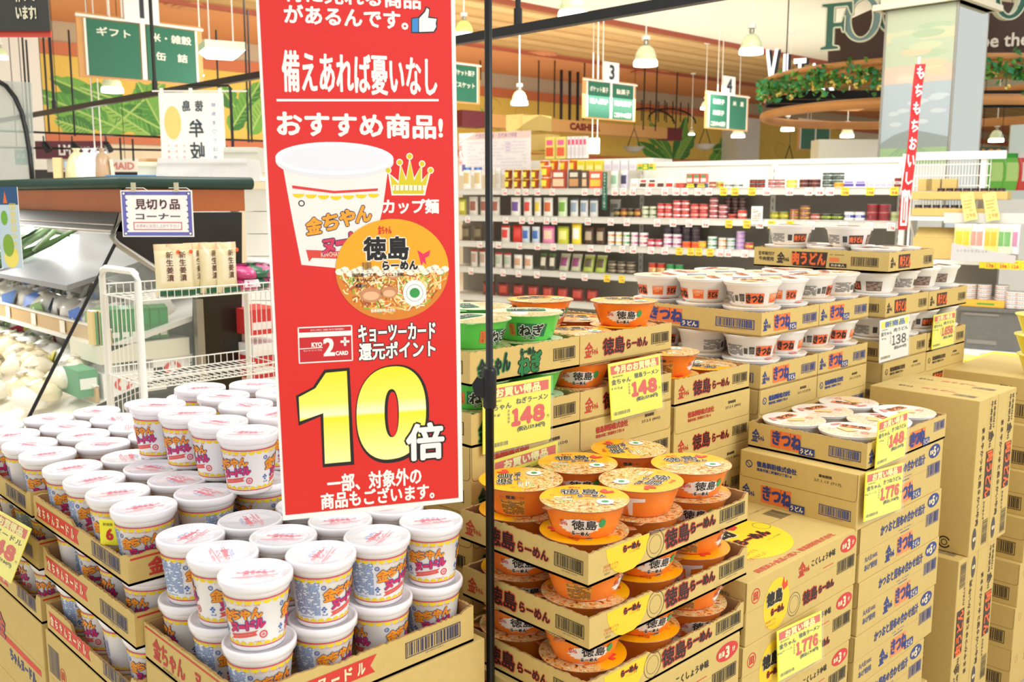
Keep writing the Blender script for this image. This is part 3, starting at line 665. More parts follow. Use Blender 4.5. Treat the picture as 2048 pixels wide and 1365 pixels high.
for j in range(3):
    for i in range(4):
        x = Dx + .054 + i * .0985; y = Dy + .052 + j * .0975
        w = 'front row' if j == 0 else ('middle row' if j == 1 else 'back row')
        cup(x, y, .8192, fr1[i] if j == 0 else tn(), 'lower-layer noodle cup in the front tray, %s, %s from the left' % (w, ORD[i + 1]), g)
        cup(x + _tr.uniform(-.002, .002), y + _tr.uniform(-.002, .002), .9124, fr[i] if j == 0 else tn(), 'upper-layer noodle cup in the front tray, %s, %s from the left' % (w, ORD[i + 1]), g)
# block behind: columns A (near) and A2 (far), three levels of trays
for nm, y0, lab in (('near', 1.352, 'nearer'), ('far', 1.772, 'farther')):
    o = 0 if nm == 'near' else 1
    tray('kinchan', .524, y0, .931, .307, .405, .046, 'top cardboard tray of the %s left cup stack, red ribbon print on its side' % lab, 'cardboard trays of noodle cups', 'half', 'half', seed=4 + o, dipx=(.44, .96, .007))
    tray('kinchan', .529, y0 - 0, .8305, .307, .39, .056, 'middle cardboard tray of the %s left cup stack' % lab, 'cardboard trays of noodle cups', 'half', 'half', seed=6 + o, dipx=(.03, .46, .008))
    tray('kinchan', .527, y0 - 0, .7305, .307, .39, .05, 'bottom cardboard tray of the %s left cup stack with ragged torn edge' % lab, 'cardboard trays of noodle cups', 'half', 'half', seed=8 + o, dipx=(.30, .95, .016))
    for k in range(4):
        carton('kinchan', .525, y0 - 0, k * .1825, .309, .40, .182, 'closed carton under the %s left cup stack, %s from the floor' % (lab, ORD[k + 1]), 'cartons under the noodle cups', 'long', 'long')
    for j in range(4):
        for i in range(3):
            cup(.524 + .051 + i * .1005, y0 + .054 + j * .0985, .935, tn(), 'lidded cup in the %s left top tray, %s row from front, %s column' % (lab, ORD[j + 1], ORD[i + 1]), 'noodle cups in the big field of lids')
    for L, zb, xs, ys in (('middle', .8347, .529, y0), ('bottom', .7347, .527, y0)):
        for j in range(4):
            for i in range(3):
                if i > 0 and j > 0: continue
                if i > 0 and o: continue
                cup(xs + .053 + i * .1003, ys + .052 + j * .095, zb, tn(j + i * 3 + (5 if L == 'bottom' else 0) + 7 * o), 'cup in the %s tray of the %s left stack, %s' % (L, lab, ('%s along its left side' % ORD[j + 1]) if i == 0 else ('front row, %s from the left' % ORD[i + 1])), 'noodle cups in the lower trays')
for k, y0 in enumerate((1.355, 1.775)):
    tray('kinchan', .838, y0, .931, .207, .405, .046, '%s cardboard tray right of the left cup stacks, under cup lids' % ('nearer', 'farther')[k], 'cardboard trays of noodle cups', None, None, seed=10)
    for q in range(5):
        carton('kinchan', .838, y0, q * .1862, .207, .4, .1857, 'closed carton under the %s right cup tray, %s from the floor' % (('nearer', 'farther')[k], ORD[q + 1]), 'cartons under the noodle cups', None, None)
    for j in range(4):
        for i in range(2):
            cup(.838 + .052 + i * .0995, y0 + .054 + j * .0985, .935, tn(), 'cup in the %s right tray behind the banner, %s row, %s column' % (('nearer', 'farther')[k], ORD[j + 1], ORD[i + 1]), 'noodle cups in the big field of lids')
R2 = [(.738, 1.376), (.738, 1.476), (.731, 1.576), (.722, 1.676), (.840, 1.466), (.838, 1.566), (.846, 1.666), (.850, 1.77), (.941, 1.50), (.943, 1.62), (.946, 1.73)]
f2 = [-.05, -.5, .05, -.15, 1.2, 2.4, -.4, .4, 1, 2, 3]
for k, (x, y) in enumerate(R2):
    cup(x, y, 1.0283, f2[k], 'noodle cup standing on top of the lids, %s of the %s line' % (ORD[(k if k < 4 else (k - 4 if k < 8 else k - 8)) + 1], 'left' if k < 4 else ('middle' if k < 8 else 'right')), 'noodle cups stacked on top of the lids')

# ================================================================ RIGHT: ramen, udon
Ty = .884
for k, z in enumerate((.7262, .8277, .9292)):
    nm = ('third', 'second', 'top')[k]
    xo = (.0, .004, -.0)[k]
    tray('ramen', 1.009 + xo, Ty, z, .424, .285, .052, '%s cardboard tray of orange ramen bowls in the front stack' % nm, 'trays of orange ramen bowls', 'half', 'long', seed=20 + k, dipy=(.285, .985, .009) if k == 2 else (.35, .97, .008))
    for j in range(2):
        for i in range(3):
            x = 1.009 + xo + .0715 + i * .1405; y = Ty + .0725 + j * .141
            tu = [[.0, -2.1, .35], [1.55, .1, 1.7]][j][i] if k == 2 else [[1.55 if k == 1 else .3, .5, 1.5], [0.1, 1.4, .2]][j][i]
            w = '%s row, %s from the left' % (('front', 'back')[j], ORD[i + 1])
            bowl('orange', x, y, z + .0042, tn(), 'lower orange bowl in the %s front tray, %s' % (nm, w), 'orange ramen bowls in the front stack')
            bowl('orange', x, y, z + .0545, tu, 'upper orange bowl in the %s front tray, %s' % (nm, w), 'orange ramen bowls in the front stack')
for k in range(6):
    carton('ramen', .997, Ty - .002, .7262 - .121 * (k + 1), .424, .285, .1205, 'closed carton under the front orange bowls, %s from the top' % ORD[k + 1], 'ramen cartons in the front row')
def m_top(W, H):
    d = Dec(); d.ell(W * .44, H * .50, .118, .108, 'F2DA2E', .8, 48)
    d.text('徳島', W * .34, H * .64, .060, '211E1B', w=.115, bold=.004, out=('EFE0B0', .003), L=3)
    d.text('らーめん', W * .50, H * .43, .026, '211E1B', w=.10, bold=.002, out=('D0392C', .0018), L=3)
    d.poly([(W * .52, H * .60), (W * .57, H * .62), (W * .59, H * .74), (W * .55, H * .72), (W * .54, H * .84), (W * .51, H * .78), (W * .49, H * .66)], 'E0443A', 2)
    d.ring(W * .68, H * .52, .018, .0195, '8A7A48', 1); d.text('こくしょうゆ味', W * .58, H * .33, .006, '8A7A48', w=.05, res=1)
    d.text('何回食べても', W * .30, H * .28, .012, 'DE8A4C', w=.06, res=1); d.text('うまいんじょ!', W * .30, H * .21, .012, 'DE8A4C', w=.06, res=1)
    d.text('調理済み食品12個入 徳島製粉株式会社', W * .48, H * .065, .014, 'D8624C', w=.29, bold=.0004, res=1)
    for i in range(2): d.rect(W * .60 + i * .042, H * .90, W * .60 + i * .042 + .038, H * .965, 'D9543F', 1); d.text(('必ず', '正面')[i], W * .60 + i * .042 + .019, H * .933, .012, 'EFE0B0', w=.026, L=2, res=1)
    d.code(W * .84, H * .50, W * .94, H * .66, '4A463A', t=.001); d.text('ケース用共通シンボル', W * .86, H * .72, .006, '8A7A58', w=.06, res=1)
    return d
for k in range(6):
    carton('ramen', (1.4355, 1.4300, 1.4240, 1.43, 1.43, 1.43)[k], .88, .8125 - .1225 * (k + 1), .420, .283, .1218, 'yellow-circle carton right of the front orange bowls, %s from the top' % ORD[k + 1], 'ramen cartons in the front row', 'short', 'long', m_top if k == 0 else None)
tray('kitsune', 1.877, .88, .930, .402, .283, .058, 'open tray of white udon bowls seen from above, orange squares printed on its side', 'trays of white udon bowls', 'half', 'long', seed=31)
for j in range(2):
    for i in range(3):
        bowl('kitsune', 1.877 + .0715 + i * .1305 + (0 if j == 0 else .0), .88 + .071 + j * .1395, .9345, tn(), 'white udon bowl in the low open tray, %s row, %s from left' % (('front', 'back')[j], ORD[i + 1]), 'white udon bowls in the low tray')
for k, (x, zt) in enumerate(((1.8420, .9295), (1.8660, .8075), (1.8720, .6855), (1.8680, .5635), (1.8300, .4415), (1.86, .3195), (1.86, .1975))):
    carton('kitsune', x, .878, zt - .1215, (.425, .412, .412, .407, .405, .41, .41)[k], .283, .1208, 'blue-lettered udon carton, %s below the low open tray' % ORD[k + 1], 'udon cartons in the front row')
carton('kitsune', 1.86, .878, 0, .41, .283, .0755, 'flattened carton on the floor under the udon cartons', 'udon cartons in the front row', None, None)
def tall(x, y, z, lab, flip=False):
    dx, dy, h = .1285, .288, .411
    o = obj('cardboard_carton', cached(('c', dx, dy, h), lambda: bevbox(dx, dy, h, KRAFT)), None, (x, y, z)); tag(o, lab, 'carton', 'tall upright udon cartons')
    f = planar((0, 0, h), (0, 0, -1), (1, 0, 0), (0, -1, 0)) if not flip else planar((dx, 0, 0), (0, 0, 1), (-1, 0, 0), (0, -1, 0))
    obj('printed_panel', cached(('tall', flip), lambda: long_print('niku', h, dx).me('printed_panel', f)), o)
    def side():
        d = Dec()
        if not flip:
            d.ring(dy * .78, h * .06, .0125, .0165, '3A2C24', 1, a0=.5, a1=5.9); d.ring(dy * .78, h * .06, .006, .0085, '3A2C24', 1)
            return d.me('printed_side', face_map('x', dx, dy, h))
        d.code(.03, dy * .30, .095, dy * .62, '3A2C24', t=.0015) if False else None
        d.code(h * .70, dy * .24, h * .90, dy * .42, '3A2C24', t=.0015)
        d.text('徳島製粉株式会社', h * .42, dy * .30, .026, '3A2C24', w=.17, bold=.0012); d.ring(h * .16, dy * .30, .008, .0115, '3A2C24', 1)
        d.text('調理済み食品12個入', h * .04, dy * .30, .022, '3A2C24', w=.12, bold=.0006)
        return d.me('printed_side', planar((0, 0, 0), (0, 0, 1), (0, 1, 0), (-1, 0, 0)))
    obj('printed_side', cached(('tside', flip), side), o)
    def topm():
        d = Dec(); d.text('金ちゃん', dy * .25, dx * .5, .018, '5A4A38', w=.04, slope=0, bold=.0004); d.text('肉うどん', dy * .55, dx * .55, .018, 'E8926A', w=.09, bold=.0012); d.code(dy * .72, dx * .2, dy * .92, dx * .4, '7A6A58', t=.001)
        return d.me('printed_top', planar((0, dy, h), (0, -1, 0), (1, 0, 0), (0, 0, 1)))
    obj('printed_top', cached(('ttop',), topm), o)
tall(2.486, .88, .576, 'tall upright udon carton, left of the upper two')
tall(2.6165, .88, .576, 'tall upright udon carton, right of the upper two')
tall(2.440, .885, .1635, 'tall upright udon carton, left of the lower two, company name down its left side', True)
tall(2.5705, .885, .1635, 'tall upright udon carton, right of the lower two')
carton('niku', 2.44, .885, 0, .26, .288, .1625, 'low carton on the floor under the tall upright cartons', None, None, None)
# back row: stacks whose fronts stand in one line
by = 1.20
def back_stack(kind, x, w, ztop, hb, nm, upper, cases, lower_tray=True, colour='orange ramen'):
    """upper: list of (col,row,turn) bowls standing on the lower layer"""
    dz = 2 * hb + .0025
    z = ztop
    tray(kind, x, by, z, w, .425, .058, 'upper cardboard tray of %s' % nm, 'trays in the back row', 'wide', 'half', seed=40)
    bk = {'negi': 'green', 'ramen': 'orange'}.get(kind, kind)
    cols = [x + .070, x + w - .070]
    for c in range(2):
        for r in range(3):
            bowl(bk, cols[c], by + .0725 + r * .1395, z + .0045, tn(), '%s bowl, upper tray lower layer of %s, %s column, %s row' % ({'green': 'green', 'orange': 'orange'}.get(bk, 'white'), nm, ('left', 'right')[c], ORD[r + 1]), 'bowls in the back row')
    for n_, (c, r, tu, k2) in enumerate(upper):
        cx = cols[c] if isinstance(c, int) else c; cy = by + .0725 + r * .1395
        bowl(k2 or bk, cx, cy, z + .0047 + hb, tu, '%s bowl, top layer of %s, %s side, %s row' % ({'green': 'green', 'orange': 'orange', None: {'green': 'green', 'orange': 'orange'}.get(bk, 'white')}.get(k2, 'white'), nm, ('left', 'right')[0 if cx < x + w / 2 else 1], ORD[int(r) + 1]), 'bowls in the back row')
    zz = z
    if lower_tray:
        zz = z - dz - .004
        tray(kind, x - .002, by - .004, zz, w, .425, .058, 'lower cardboard tray of %s' % nm, 'trays in the back row', 'wide', 'half', seed=41)
        for c in range(2):
            for r in range(3):
                if r == 2 and c == 1: continue
                bowl(bk, cols[c] - .002, by + .068 + r * .1395, zz + .0045, tn(), '%s bowl, lower tray lower layer of %s, %s column, %s row' % ({'green': 'green', 'orange': 'orange'}.get(bk, 'white'), nm, ('left', 'right')[c], ORD[r + 1]), 'bowls in the back row')
                bowl(bk, cols[c] - .002, by + .068 + r * .1395, zz + .0047 + hb, [[.2, 1.4, .1], [2.2 if bk == 'orange' else -.1, .6, .2]][c][r], '%s bowl, lower tray upper layer of %s, %s column, %s row' % ({'green': 'green', 'orange': 'orange'}.get(bk, 'white'), nm, ('left', 'right')[c], ORD[r + 1]), 'bowls in the back row')
    for k in range(cases):
        h = .1218; zb = zz - (k + 1) * h - .0006
        if zb < 0: break
        carton(kind, x - .003 + (k % 2) * .002, by - .004, zb, w + .004, .425, h - .0005, 'closed carton under the trays of %s, %s from the top' % (nm, ORD[k + 1]), 'cartons in the back row', 'wide', 'short')
back_stack('negi', 1.060, .276, 1.178, .0500, 'the green back stack', [(0, 0, .9, None), (1, 0, .05, None), (0, 1, 2.6, None), (1, 1, 1.9, None), (0, 2, .5, 'orange')], 8)
back_stack('ramen', 1.338, .286, 1.178, .0500, 'the left orange back stack', [(1, 0, .05, None), (1.447, 1, .75, None)], 8)
back_stack('ramen', 1.640, .290, 1.053, .0500, 'the low orange back stack', [(0, 0, 1.5, None)], 7, lower_tray=False)
back_stack('kitsune', 1.975, .270, 1.168, .0600, 'the first white udon stack', [(0, 0, -.25, None), (1, 0, -1.45, None), (0, 1, -1.5, None), (1, 1, -1.5, None), (0, 2, -1.3, None), (1, 2, 2, None)], 8)
back_stack('kitsune', 2.248, .270, 1.168, .0600, 'the second white udon stack', [(0, 0, .85, None), (1, 0, 1.4, None), (0, 1, -1.5, None), (1, 1, 2, None), (0, 2, 1, None)], 8)
back_stack('niku', 2.622, .286, 1.155, .0600, 'the third white udon stack', [(0, 0, -1.5, None), (1, 0, 1.2, None), (0, 1, -1.5, None), (1, 1, 2, None), (0, 2, 1, None)], 8)
back_stack('niku', 2.912, .292, 1.153, .0600, 'the rightmost white udon stack', [(0, 0, -1.2, None), (1, 0, -1.4, None), (0, 1, -1.5, None), (1, 1, 2, None)], 8)
_o_tray('niku', 2.618, by - .004, 1.284, .300, .43, .058, 'topmost cardboard tray of white udon bowls above the rightmost stacks', 'trays in the back row', None, 'short', seed=44)
topt = [o for o in COL.objects if o.name.startswith('cardboard_tray')][-1]
obj('printed_panel', long_half_print('niku', .43, .058).me('printed_panel', face_map('x', .3, .43, .058)), topt)
for k, (c, r) in enumerate(((0, 0), (1, 0), (0, 1), (1, 1), (0, 2), (1, 2))):
    bowl('niku', 2.618 + (.071, .2)[c], by + .068 + r * .142, 1.2885, tn(), 'white udon bowl lying in the topmost tray, %s column, row %s' % (('left', 'right')[c], ORD[r + 1]), 'white bowls in the topmost tray')
for k, (x, y, tu) in enumerate(((2.70, 1.36, -.1), (2.69, 1.545, .1))):
    bowl('niku', x, y, 1.349, tu, 'white udon bowl with a dark label standing on the topmost tray, %s one' % ('right', 'left')[k], 'white bowls on the topmost tray')
# far right stacks of another carton
def foreign(W, H):
    d = Dec(); d.ring(W * .10, H * .72, .010, .012, 'D98A6A', 1); d.text('金', W * .30, H * .66, .03, 'D86048', w=.035, bold=.0012)
    d.text('ちゃんぽん', W * .62, H * .35, .030, 'D84A3A', w=.15, bold=.002); d.text('徳島', W * .6, H * .75, .016, '6A5440', w=.04, bold=.0006); return d
def foreign_s(W, H):
    d = Dec(); d.text('12個入', W * .62, H * .72, .024, '3A2C24', w=.075, bold=.001); d.code(W * .56, H * .12, W * .92, H * .42, '3A2C24', t=.002); flap_lines(d, W, H / 2, H); return d
fz = .958
for k in range(7):
    x = (3.05, 3.02, 3.0, 2.98, 2.96, 2.95, 2.95)[k]; h = .135
    o = obj('cardboard_carton', cached(('c', .42, .30, h), lambda: bevbox(.42, .30, h, KRAFT)), None, (x, .90, fz - h * (k + 1)))
    tag(o, 'closed carton at the right edge of the picture, %s from the top' % ORD[k + 1], 'carton', 'cartons at the right edge')
    obj('printed_panel', cached('fx', lambda: foreign_s(.30, h).me('printed_panel', face_map('x', .42, .3, h))), o); obj('printed_panel', cached('fy', lambda: foreign(.42, h).me('printed_panel', face_map('y', .42, .3, h))), o)
# ================================================================ THE SETTING
YW = 15.0; ZC = 4.0
def slab(name, a, b, m, kind='structure', label=None):
    bb = B(); bb.box(a, b, m); o = obj(name, bb.me(name)); tag(o, label, None, None, kind); return o
floor = slab('floor', (-8, -8, -.1), (45, YW, 0), mat('floor_tile', 'D9CFBA', .25, noise=.04, nscale=1.2))
ceil = slab('ceiling', (-4, 4.5, ZC), (45, 9.34, ZC + .1), mat('ceiling_white', 'E9E4D2', .8, noise=.02, nscale=2))
PLK = [mat('ceiling_wood_%d' % i, c, .55, noise=.10, nscale=2.5) for i, c in enumerate(('C9A46C', 'BF9862', 'D3B078', 'B78E58'))]
pb = B(); pb.box((0, 0, 0), (41, .138, .03), PLK[0]); pm = [pb.me('plank')]
for k in range(1, 4): q = pm[0].copy(); q.materials[0] = PLK[k]; pm.append(q)
slab('ceiling_wood_backing', (3, 9.34, ZC + .03), (45, 12.3, ZC + .1), mat('wood_gap', '6E4B2C', .8))
for k in range(20):
    o = obj('plank', pm[(k * 7 + k // 3) % 4], ceil, (3.5 + .3 * (k % 3), 9.40 + k * .143, ZC - .01))
slab('trim_1', (3, 9.30, ZC - .06), (45, 9.385, ZC + .05), mat('trim_redbrown', '9C4A34', .5))
slab('trim_2', (3, 12.25, ZC - .06), (45, 12.33, ZC + .05), MATS['trim_redbrown'])
slab('ceiling_orange', (-4, 12.32, ZC), (45, YW + .1, ZC + .1), mat('ceiling_orange_paint', 'E8A06C', .75, noise=.02, nscale=1))
wall = slab('wall_back', (-4, YW, 0), (45, YW + .15, ZC), mat('wall_cream', 'E6DDC0', .8, noise=.02, nscale=1))
WX = 4.72
slab('trim_3', (WX, YW - .03, 3.70), (45, YW, ZC), mat('band_greige', 'BFAF92', .7))
slab('trim_4', (WX, YW - .08, 3.52), (45, YW, 3.70), mat('trim_orange', 'C9744A', .55))
mural = slab('wall_mural', (WX, YW - .02, 2.40), (29.2, YW, 3.52), mat('mural_yellow', 'E5C860', .7, noise=.05, nscale=.8))
slab('trim_5', (WX, YW - .08, 2.28), (29.2, YW, 2.40), MATS['trim_orange'])
slab('wall_left_column', (4.0, YW - .9, 0), (WX, YW, ZC), mat('column_white', 'E4E6DE', .5))
slab('wall_right', (44.9, -8, 0), (45, YW, ZC), MATS['wall_cream'])
slab('wall_column', (22.3, YW - .5, 0), (23.4, YW, 3.55), MATS['column_white'])
def wpt(px, py): p = ony(px, py, YW - .022); return (p.x, p.z)
GR = ['4E9A3A', '6FB045', '3A7F33', '8CC255', '2F6E3A']
def leaf(d, bpx, tpx, w, seed, L=1):
    """painted banana leaf: a notched blade in two greens with ribs"""
    R = random.Random(seed); bx, by_ = bpx; tx, ty = tpx; l = math.hypot(tx - bx, ty - by_); ux, uy = (tx - bx) / l, (ty - by_) / l; nx, ny = -uy, ux
    for sgn, col in ((1, GR[seed % 3]), (-1, GR[(seed + 1) % 4])):
        pts = [(bx, by_)]; n = 11
        for i in range(1, n + 1):
            k = i / n; ww = w * 1.2 * math.sin(math.pi * min(1, k * .92 + .06)) ** .7 * sgn
            if i % 3 == 0 and R.random() < .8: ww *= .72
            pts.append((bx + ux * l * k + nx * ww, by_ + uy * l * k + ny * ww))
        pts.append((tx, ty)); P = [wpt(*p) for p in pts]; ax = [wpt(bx + ux * l * i / (n + 1), by_ + uy * l * i / (n + 1)) for i in range(n + 2)]
        V = P + ax[1:]; m = len(P); Fc = [(0, 1, m)] + [(i, i + 1, m + i, m + i - 1) for i in range(1, n)] + [(n, n + 1, m + n - 1)]
        d.add(V, Fc, col, L)
        for i in range(2, n, 1):
            k = i / n; a = (bx + ux * l * (k - .06), by_ + uy * l * (k - .06)); b = (bx + ux * l * (k + .05) + nx * w * .8 * sgn * math.sin(math.pi * k), by_ + uy * l * (k + .05) + ny * w * .8 * sgn * math.sin(math.pi * k))
            d.line(wpt(*a), wpt(*b), .012, '79B650' if sgn > 0 else '3E7F34', L + .5)
    d.line(wpt(bx, by_), wpt(tx, ty), .03, 'A5CF6C', L + .8)
md = Dec()
for i, (a, b, w) in enumerate((((250, 262), (70, 185), 26), ((205, 200), (100, 155), 16), ((190, 265), (110, 240), 18), ((250, 205), (160, 175), 20), ((215, 268), (330, 160), 26), ((240, 215), (345, 270), 20), ((300, 270), (200, 205), 18), ((330, 268), (275, 165), 20), ((460, 262), (520, 165), 22), ((470, 215), (440, 172), 16), ((500, 270), (540, 190), 20),
        ((1345, 330), (1275, 285), 12), ((1350, 330), (1300, 245), 10), ((1352, 330), (1372, 235), 12), ((1350, 332), (1390, 265), 11), ((1330, 300), (1285, 255), 8), ((1420, 330), (1470, 262), 13), ((1425, 300), (1490, 290), 12), ((1440, 330), (1500, 318), 9),
        ((1000, 262), (960, 215), 4))):
    leaf(md, a, b, w, i, 1 + i * .12)
for cx, cy, r in ((985, 215, 20), (1040, 225, 12), (1190, 290, 16), (1215, 300, 10), (1560, 300, 22), (1520, 290, 14)):
    x, z = wpt(cx, cy); s = r * .011; md.ring(x, z, s, s * 1.12, 'CBAA4C', 1, 24, .8, .3, 4.6); md.ring(x + s * .5, z - .1, s * .5, s * .6, 'CBAA4C', 1, 20, .8, 2, 6)
obj('printed_leaves', md.me('printed_leaves', lambda x, y, d_: (x, YW - .0205 - d_ * 4, y)), mural)

# ================================================================ stand pole, beam
def tube_obj(name, pts, r, m, parent=None, n=10): b = B(); b.tube(pts, r, m, n); o = obj(name, smooth(b.me(name)), parent); return o
st = thing('sign_stand', 'thin black telescopic stand pole in front of the bowl trays', 'stand', (.985, 1.070, 0))
b = B(); b.tube([(0, 0, .02), (0, 0, 1.21)], .0068, BLACKM, 14); obj('lower_tube', smooth(b.me('t')), st)
b = B(); b.tube([(0, 0, 1.20), (0, 0, 2.3)], .0056, BLACKM, 14); obj('upper_tube', smooth(b.me('t')), st)
b = B(); b.box((-.0105, -.20, 0), (.0105, .20, .012), BLACKM); obj('base', smooth(b.me('t')), st)
b = B(); b.lathe([(.0072, 1.172), (.0105, 1.176), (.0108, 1.205), (.0112, 1.232), (.0090, 1.238), (.006, 1.238)], BLACKM, 16); cl = obj('clamp', smooth(b.me('t')), st)
b = B(); b.prism([(0, -.016), (.016, -.010), (.020, .006), (.012, .018), (0, .014)], BLACKM, -.005, .005); kb = obj('clamp_lever', b.me('t'), cl, (-.006, .004, 1.205), rot=(math.pi / 2, 0, 2.4))
b = B(); b.tube([(0, 0, 1.99), (-.35, .167, 1.99)], .005, BLACKM, 10); obj('cross_arm', b.me('t'), st)
beam = thing('hanging_rail', 'long black rail hung from the ceiling across the aisle', 'rail', (3.40, 0, 0))
b = B(); b.box((-.022, 1.2, 2.278), (.022, 14.6, 2.322), BLACKM); obj('rail_bar', b.me('t'), beam)
for y in (3.479, 7.606, 9.858, 1.9):
    b = B(); b.tube([(0, 0, 2.32), (0, 0, 4.0)], .014, BLACKM, 10); b.tube([(0, 0, 2.32), (0, 0, 2.40)], .021, BLACKM, 10); obj('hanger_rod', b.me('t'), beam, (0, y, 0))

# ================================================================ red banner
P0 = Vector((.644, 1.115, 0)); PU = Vector((.228, -.109, 0)).normalized(); PN = Vector((0, 0, 1)).cross(PU) * -1
PN = PU.cross(Vector((0, 0, 1)))      # towards the camera
if PN.dot(-P0) < 0: PN = -PN
def pp(px, py):
    q = onplane(px, py, P0, PN); return ((q - P0).dot(PU), q.z)
BL, BR = pp(566, 1042), pp(926, 1004); TL, TR = pp(509, -60), pp(907, -60)
ban = B(); th = .0012
def p3(u, z, d=0): return P0 + PU * u + Vector((0, 0, z)) + PN * d
cs = [BL, BR, (TR[0], 1.98), (TL[0] - .003, 1.98)]
V = [p3(u, z, 0) for u, z in cs] + [p3(u, z, -th) for u, z in cs]
ban.add(V, [(0, 1, 2, 3), (7, 6, 5, 4), (0, 4, 5, 1), (1, 5, 6, 2), (2, 6, 7, 3), (3, 7, 4, 0)], mat('laminated_paper', 'F4F2EE', .25, coat=.3))
bo = obj('hanging_banner', ban.me('hanging_banner')); tag(bo, 'tall red laminated banner with a big yellow ten hanging over the cups', 'banner')
d = Dec()
RB = mat('banner_red', 'DC1C14', .28, coat=.3)
rl = [pp(571, 1031), pp(917, 996)]; d.poly([rl[0], rl[1], (TR[0] - .0055, 1.972), (TL[0] + .001, 1.972)], RB, 1)
def ptext(t, x0, y0, x1, y1, m, **k):
    cx, cy = (x0 + x1) / 2, (y0 + y1) / 2; a = pp(x0, cy); b_ = pp(x1, cy); c = pp(cx, y0); e = pp(cx, y1)
    d.text(t, (a[0] + b_[0]) / 2, (c[1] + e[1]) / 2, abs(c[1] - e[1]), m, w=b_[0] - a[0], **k)
W_ = 'F8F4EE'
ptext('特に売れる商品', 568, -22, 840, 10, W_, bold=.0011, strikes=8); ptext('があるんです。', 569, 16, 815, 52, W_, bold=.0012, strikes=8)
ptext('備えあれば憂いなし', 565, 108, 873, 188, W_, bold=.0013, strikes=8, L=2)
d.line(pp(553, 200.5), pp(877, 200.5), .0030, W_, 2)
ptext('おすすめ商品!', 555, 227, 884, 274, W_, bold=.0017, strikes=8)
ptext('カップ麺', 766, 399, 877, 427, W_, bold=.0010, strikes=8)
ptext('キョーツーカード', 717, 648, 870, 681, W_, bold=.0009, out=('1C1210', .0012), L=3); ptext('還元ポイント', 718, 684, 870, 717, W_, bold=.0009, out=('1C1210', .0012), L=3)
ptext('一部、対象外の', 655, 943, 842, 977, W_, bold=.0010, strikes=8); ptext('商品もございます。', 642, 977, 868, 1008, W_, bold=.0010, strikes=8)
def P(*pts): return [pp(*p) for p in pts]
# thumb
d.poly(P((822, 36), (836, 34), (848, 22), (851, 13), (860, 16), (858, 33), (875, 36), (874, 58), (868, 66), (838, 67), (822, 66)), '2A2A2E', 2)
d.poly(P((838, 37), (850, 24), (853, 16), (858, 19), (856, 36), (873, 38), (871, 46), (872, 54), (867, 63), (838, 64)), 'F4F2EE', 3); d.poly(P((824, 38), (836, 36), (836, 64), (824, 64)), '3A8AD0', 3)
# crown
cr = P((780, 350), (797, 368), (802, 332), (812, 362), (820, 322), (828, 362), (842, 332), (842, 366), (858, 344), (850, 378), (846, 388), (786, 388), (784, 376))
d.poly(P((776, 345), (797, 362), (800, 326), (812, 356), (819, 314), (828, 356), (844, 328), (844, 360), (862, 340), (852, 380), (850, 391), (783, 391), (781, 376)), 'F8F6E8', 2)
GOLD = mat('print_gold', 'D9C821', .3); d.add(cr, [(0, 1, 12), (1, 2, 3), (3, 4, 5), (5, 6, 7), (7, 8, 9), (1, 3, 5, 7, 9, 12), (12, 9, 10, 11)], GOLD, 3)
for x, y in ((776, 341), (799, 325), (819, 313), (844, 328), (861, 341)):
    u, z = pp(x, y); d.ell(u, z, .0046, .0046, 'F8F6E8', 2.5, 14); d.ell(u, z, .0034, .0034, GOLD, 3.5, 14)
d.poly(P((785, 370), (851, 371), (849, 381), (785, 381)), 'F6F2D8', 4)
for i in range(7): d.line(pp(790 + i * 9, 371), pp(790 + i * 9, 381), .0012, 'B8A01A', 5)
# picture of a cup
d.poly(P((566, 335), (777, 330), (765, 420), (752, 470), (735, 542), (603, 530), (585, 440), (574, 380)), 'EFEAE4', 2)
u0, z0 = pp(671, 317); u1 = pp(787, 317)[0]; d.ell(u0, z0 - .004, (u1 - u0), .0225, 'E4E3E8', 2.6, 40); d.ell(u0, z0, (u1 - u0), .0210, 'F6F6F9', 3, 40); d.ell(u0, z0 - .0005, (u1 - u0) * .9, .0165, 'E6E7F1', 3.4, 40)
d.poly(P((584, 371), (668, 382), (756, 377), (755, 382), (668, 387), (585, 377)), 'DB3A3A', 4)
for i in range(7): u, z = pp(597 + i * 25, 383 + (6 - abs(i - 3)) * 1.6); d.ell(u, z, .0075, .0052, 'F2CF1B', 3.8, 12, math.pi, 2 * math.pi)
d.ring(*pp(603, 407), .0028, .0042, '2A2A30', 4, 16)
for i, ch in enumerate('金ちゃん'):
    u, z = pp(628 + i * 33, 452 - i * 8); d.text(ch, u, z, .0205, 'EFA12A', w=.0195, bold=.0013, out=('2B2250', .001), L=5, slope=.15)
for i, ch in enumerate('ヌード'):
    u, z = pp(657 + i * 27, 493 - i * 8); d.text(ch, u, z, .0175 if ch != 'ー' else .0045, 'D23A5A', w=.0155, bold=.0013, out=('2B2250', .001), L=5, slope=.15)
d.poly(P((612, 500), (690, 503), (690, 518), (624, 516), (618, 524)), 'D8483A', 4); d.text('KINCHAN', *pp(662, 509), .0062, 'F8E8DC', w=.026, L=5, res=1)
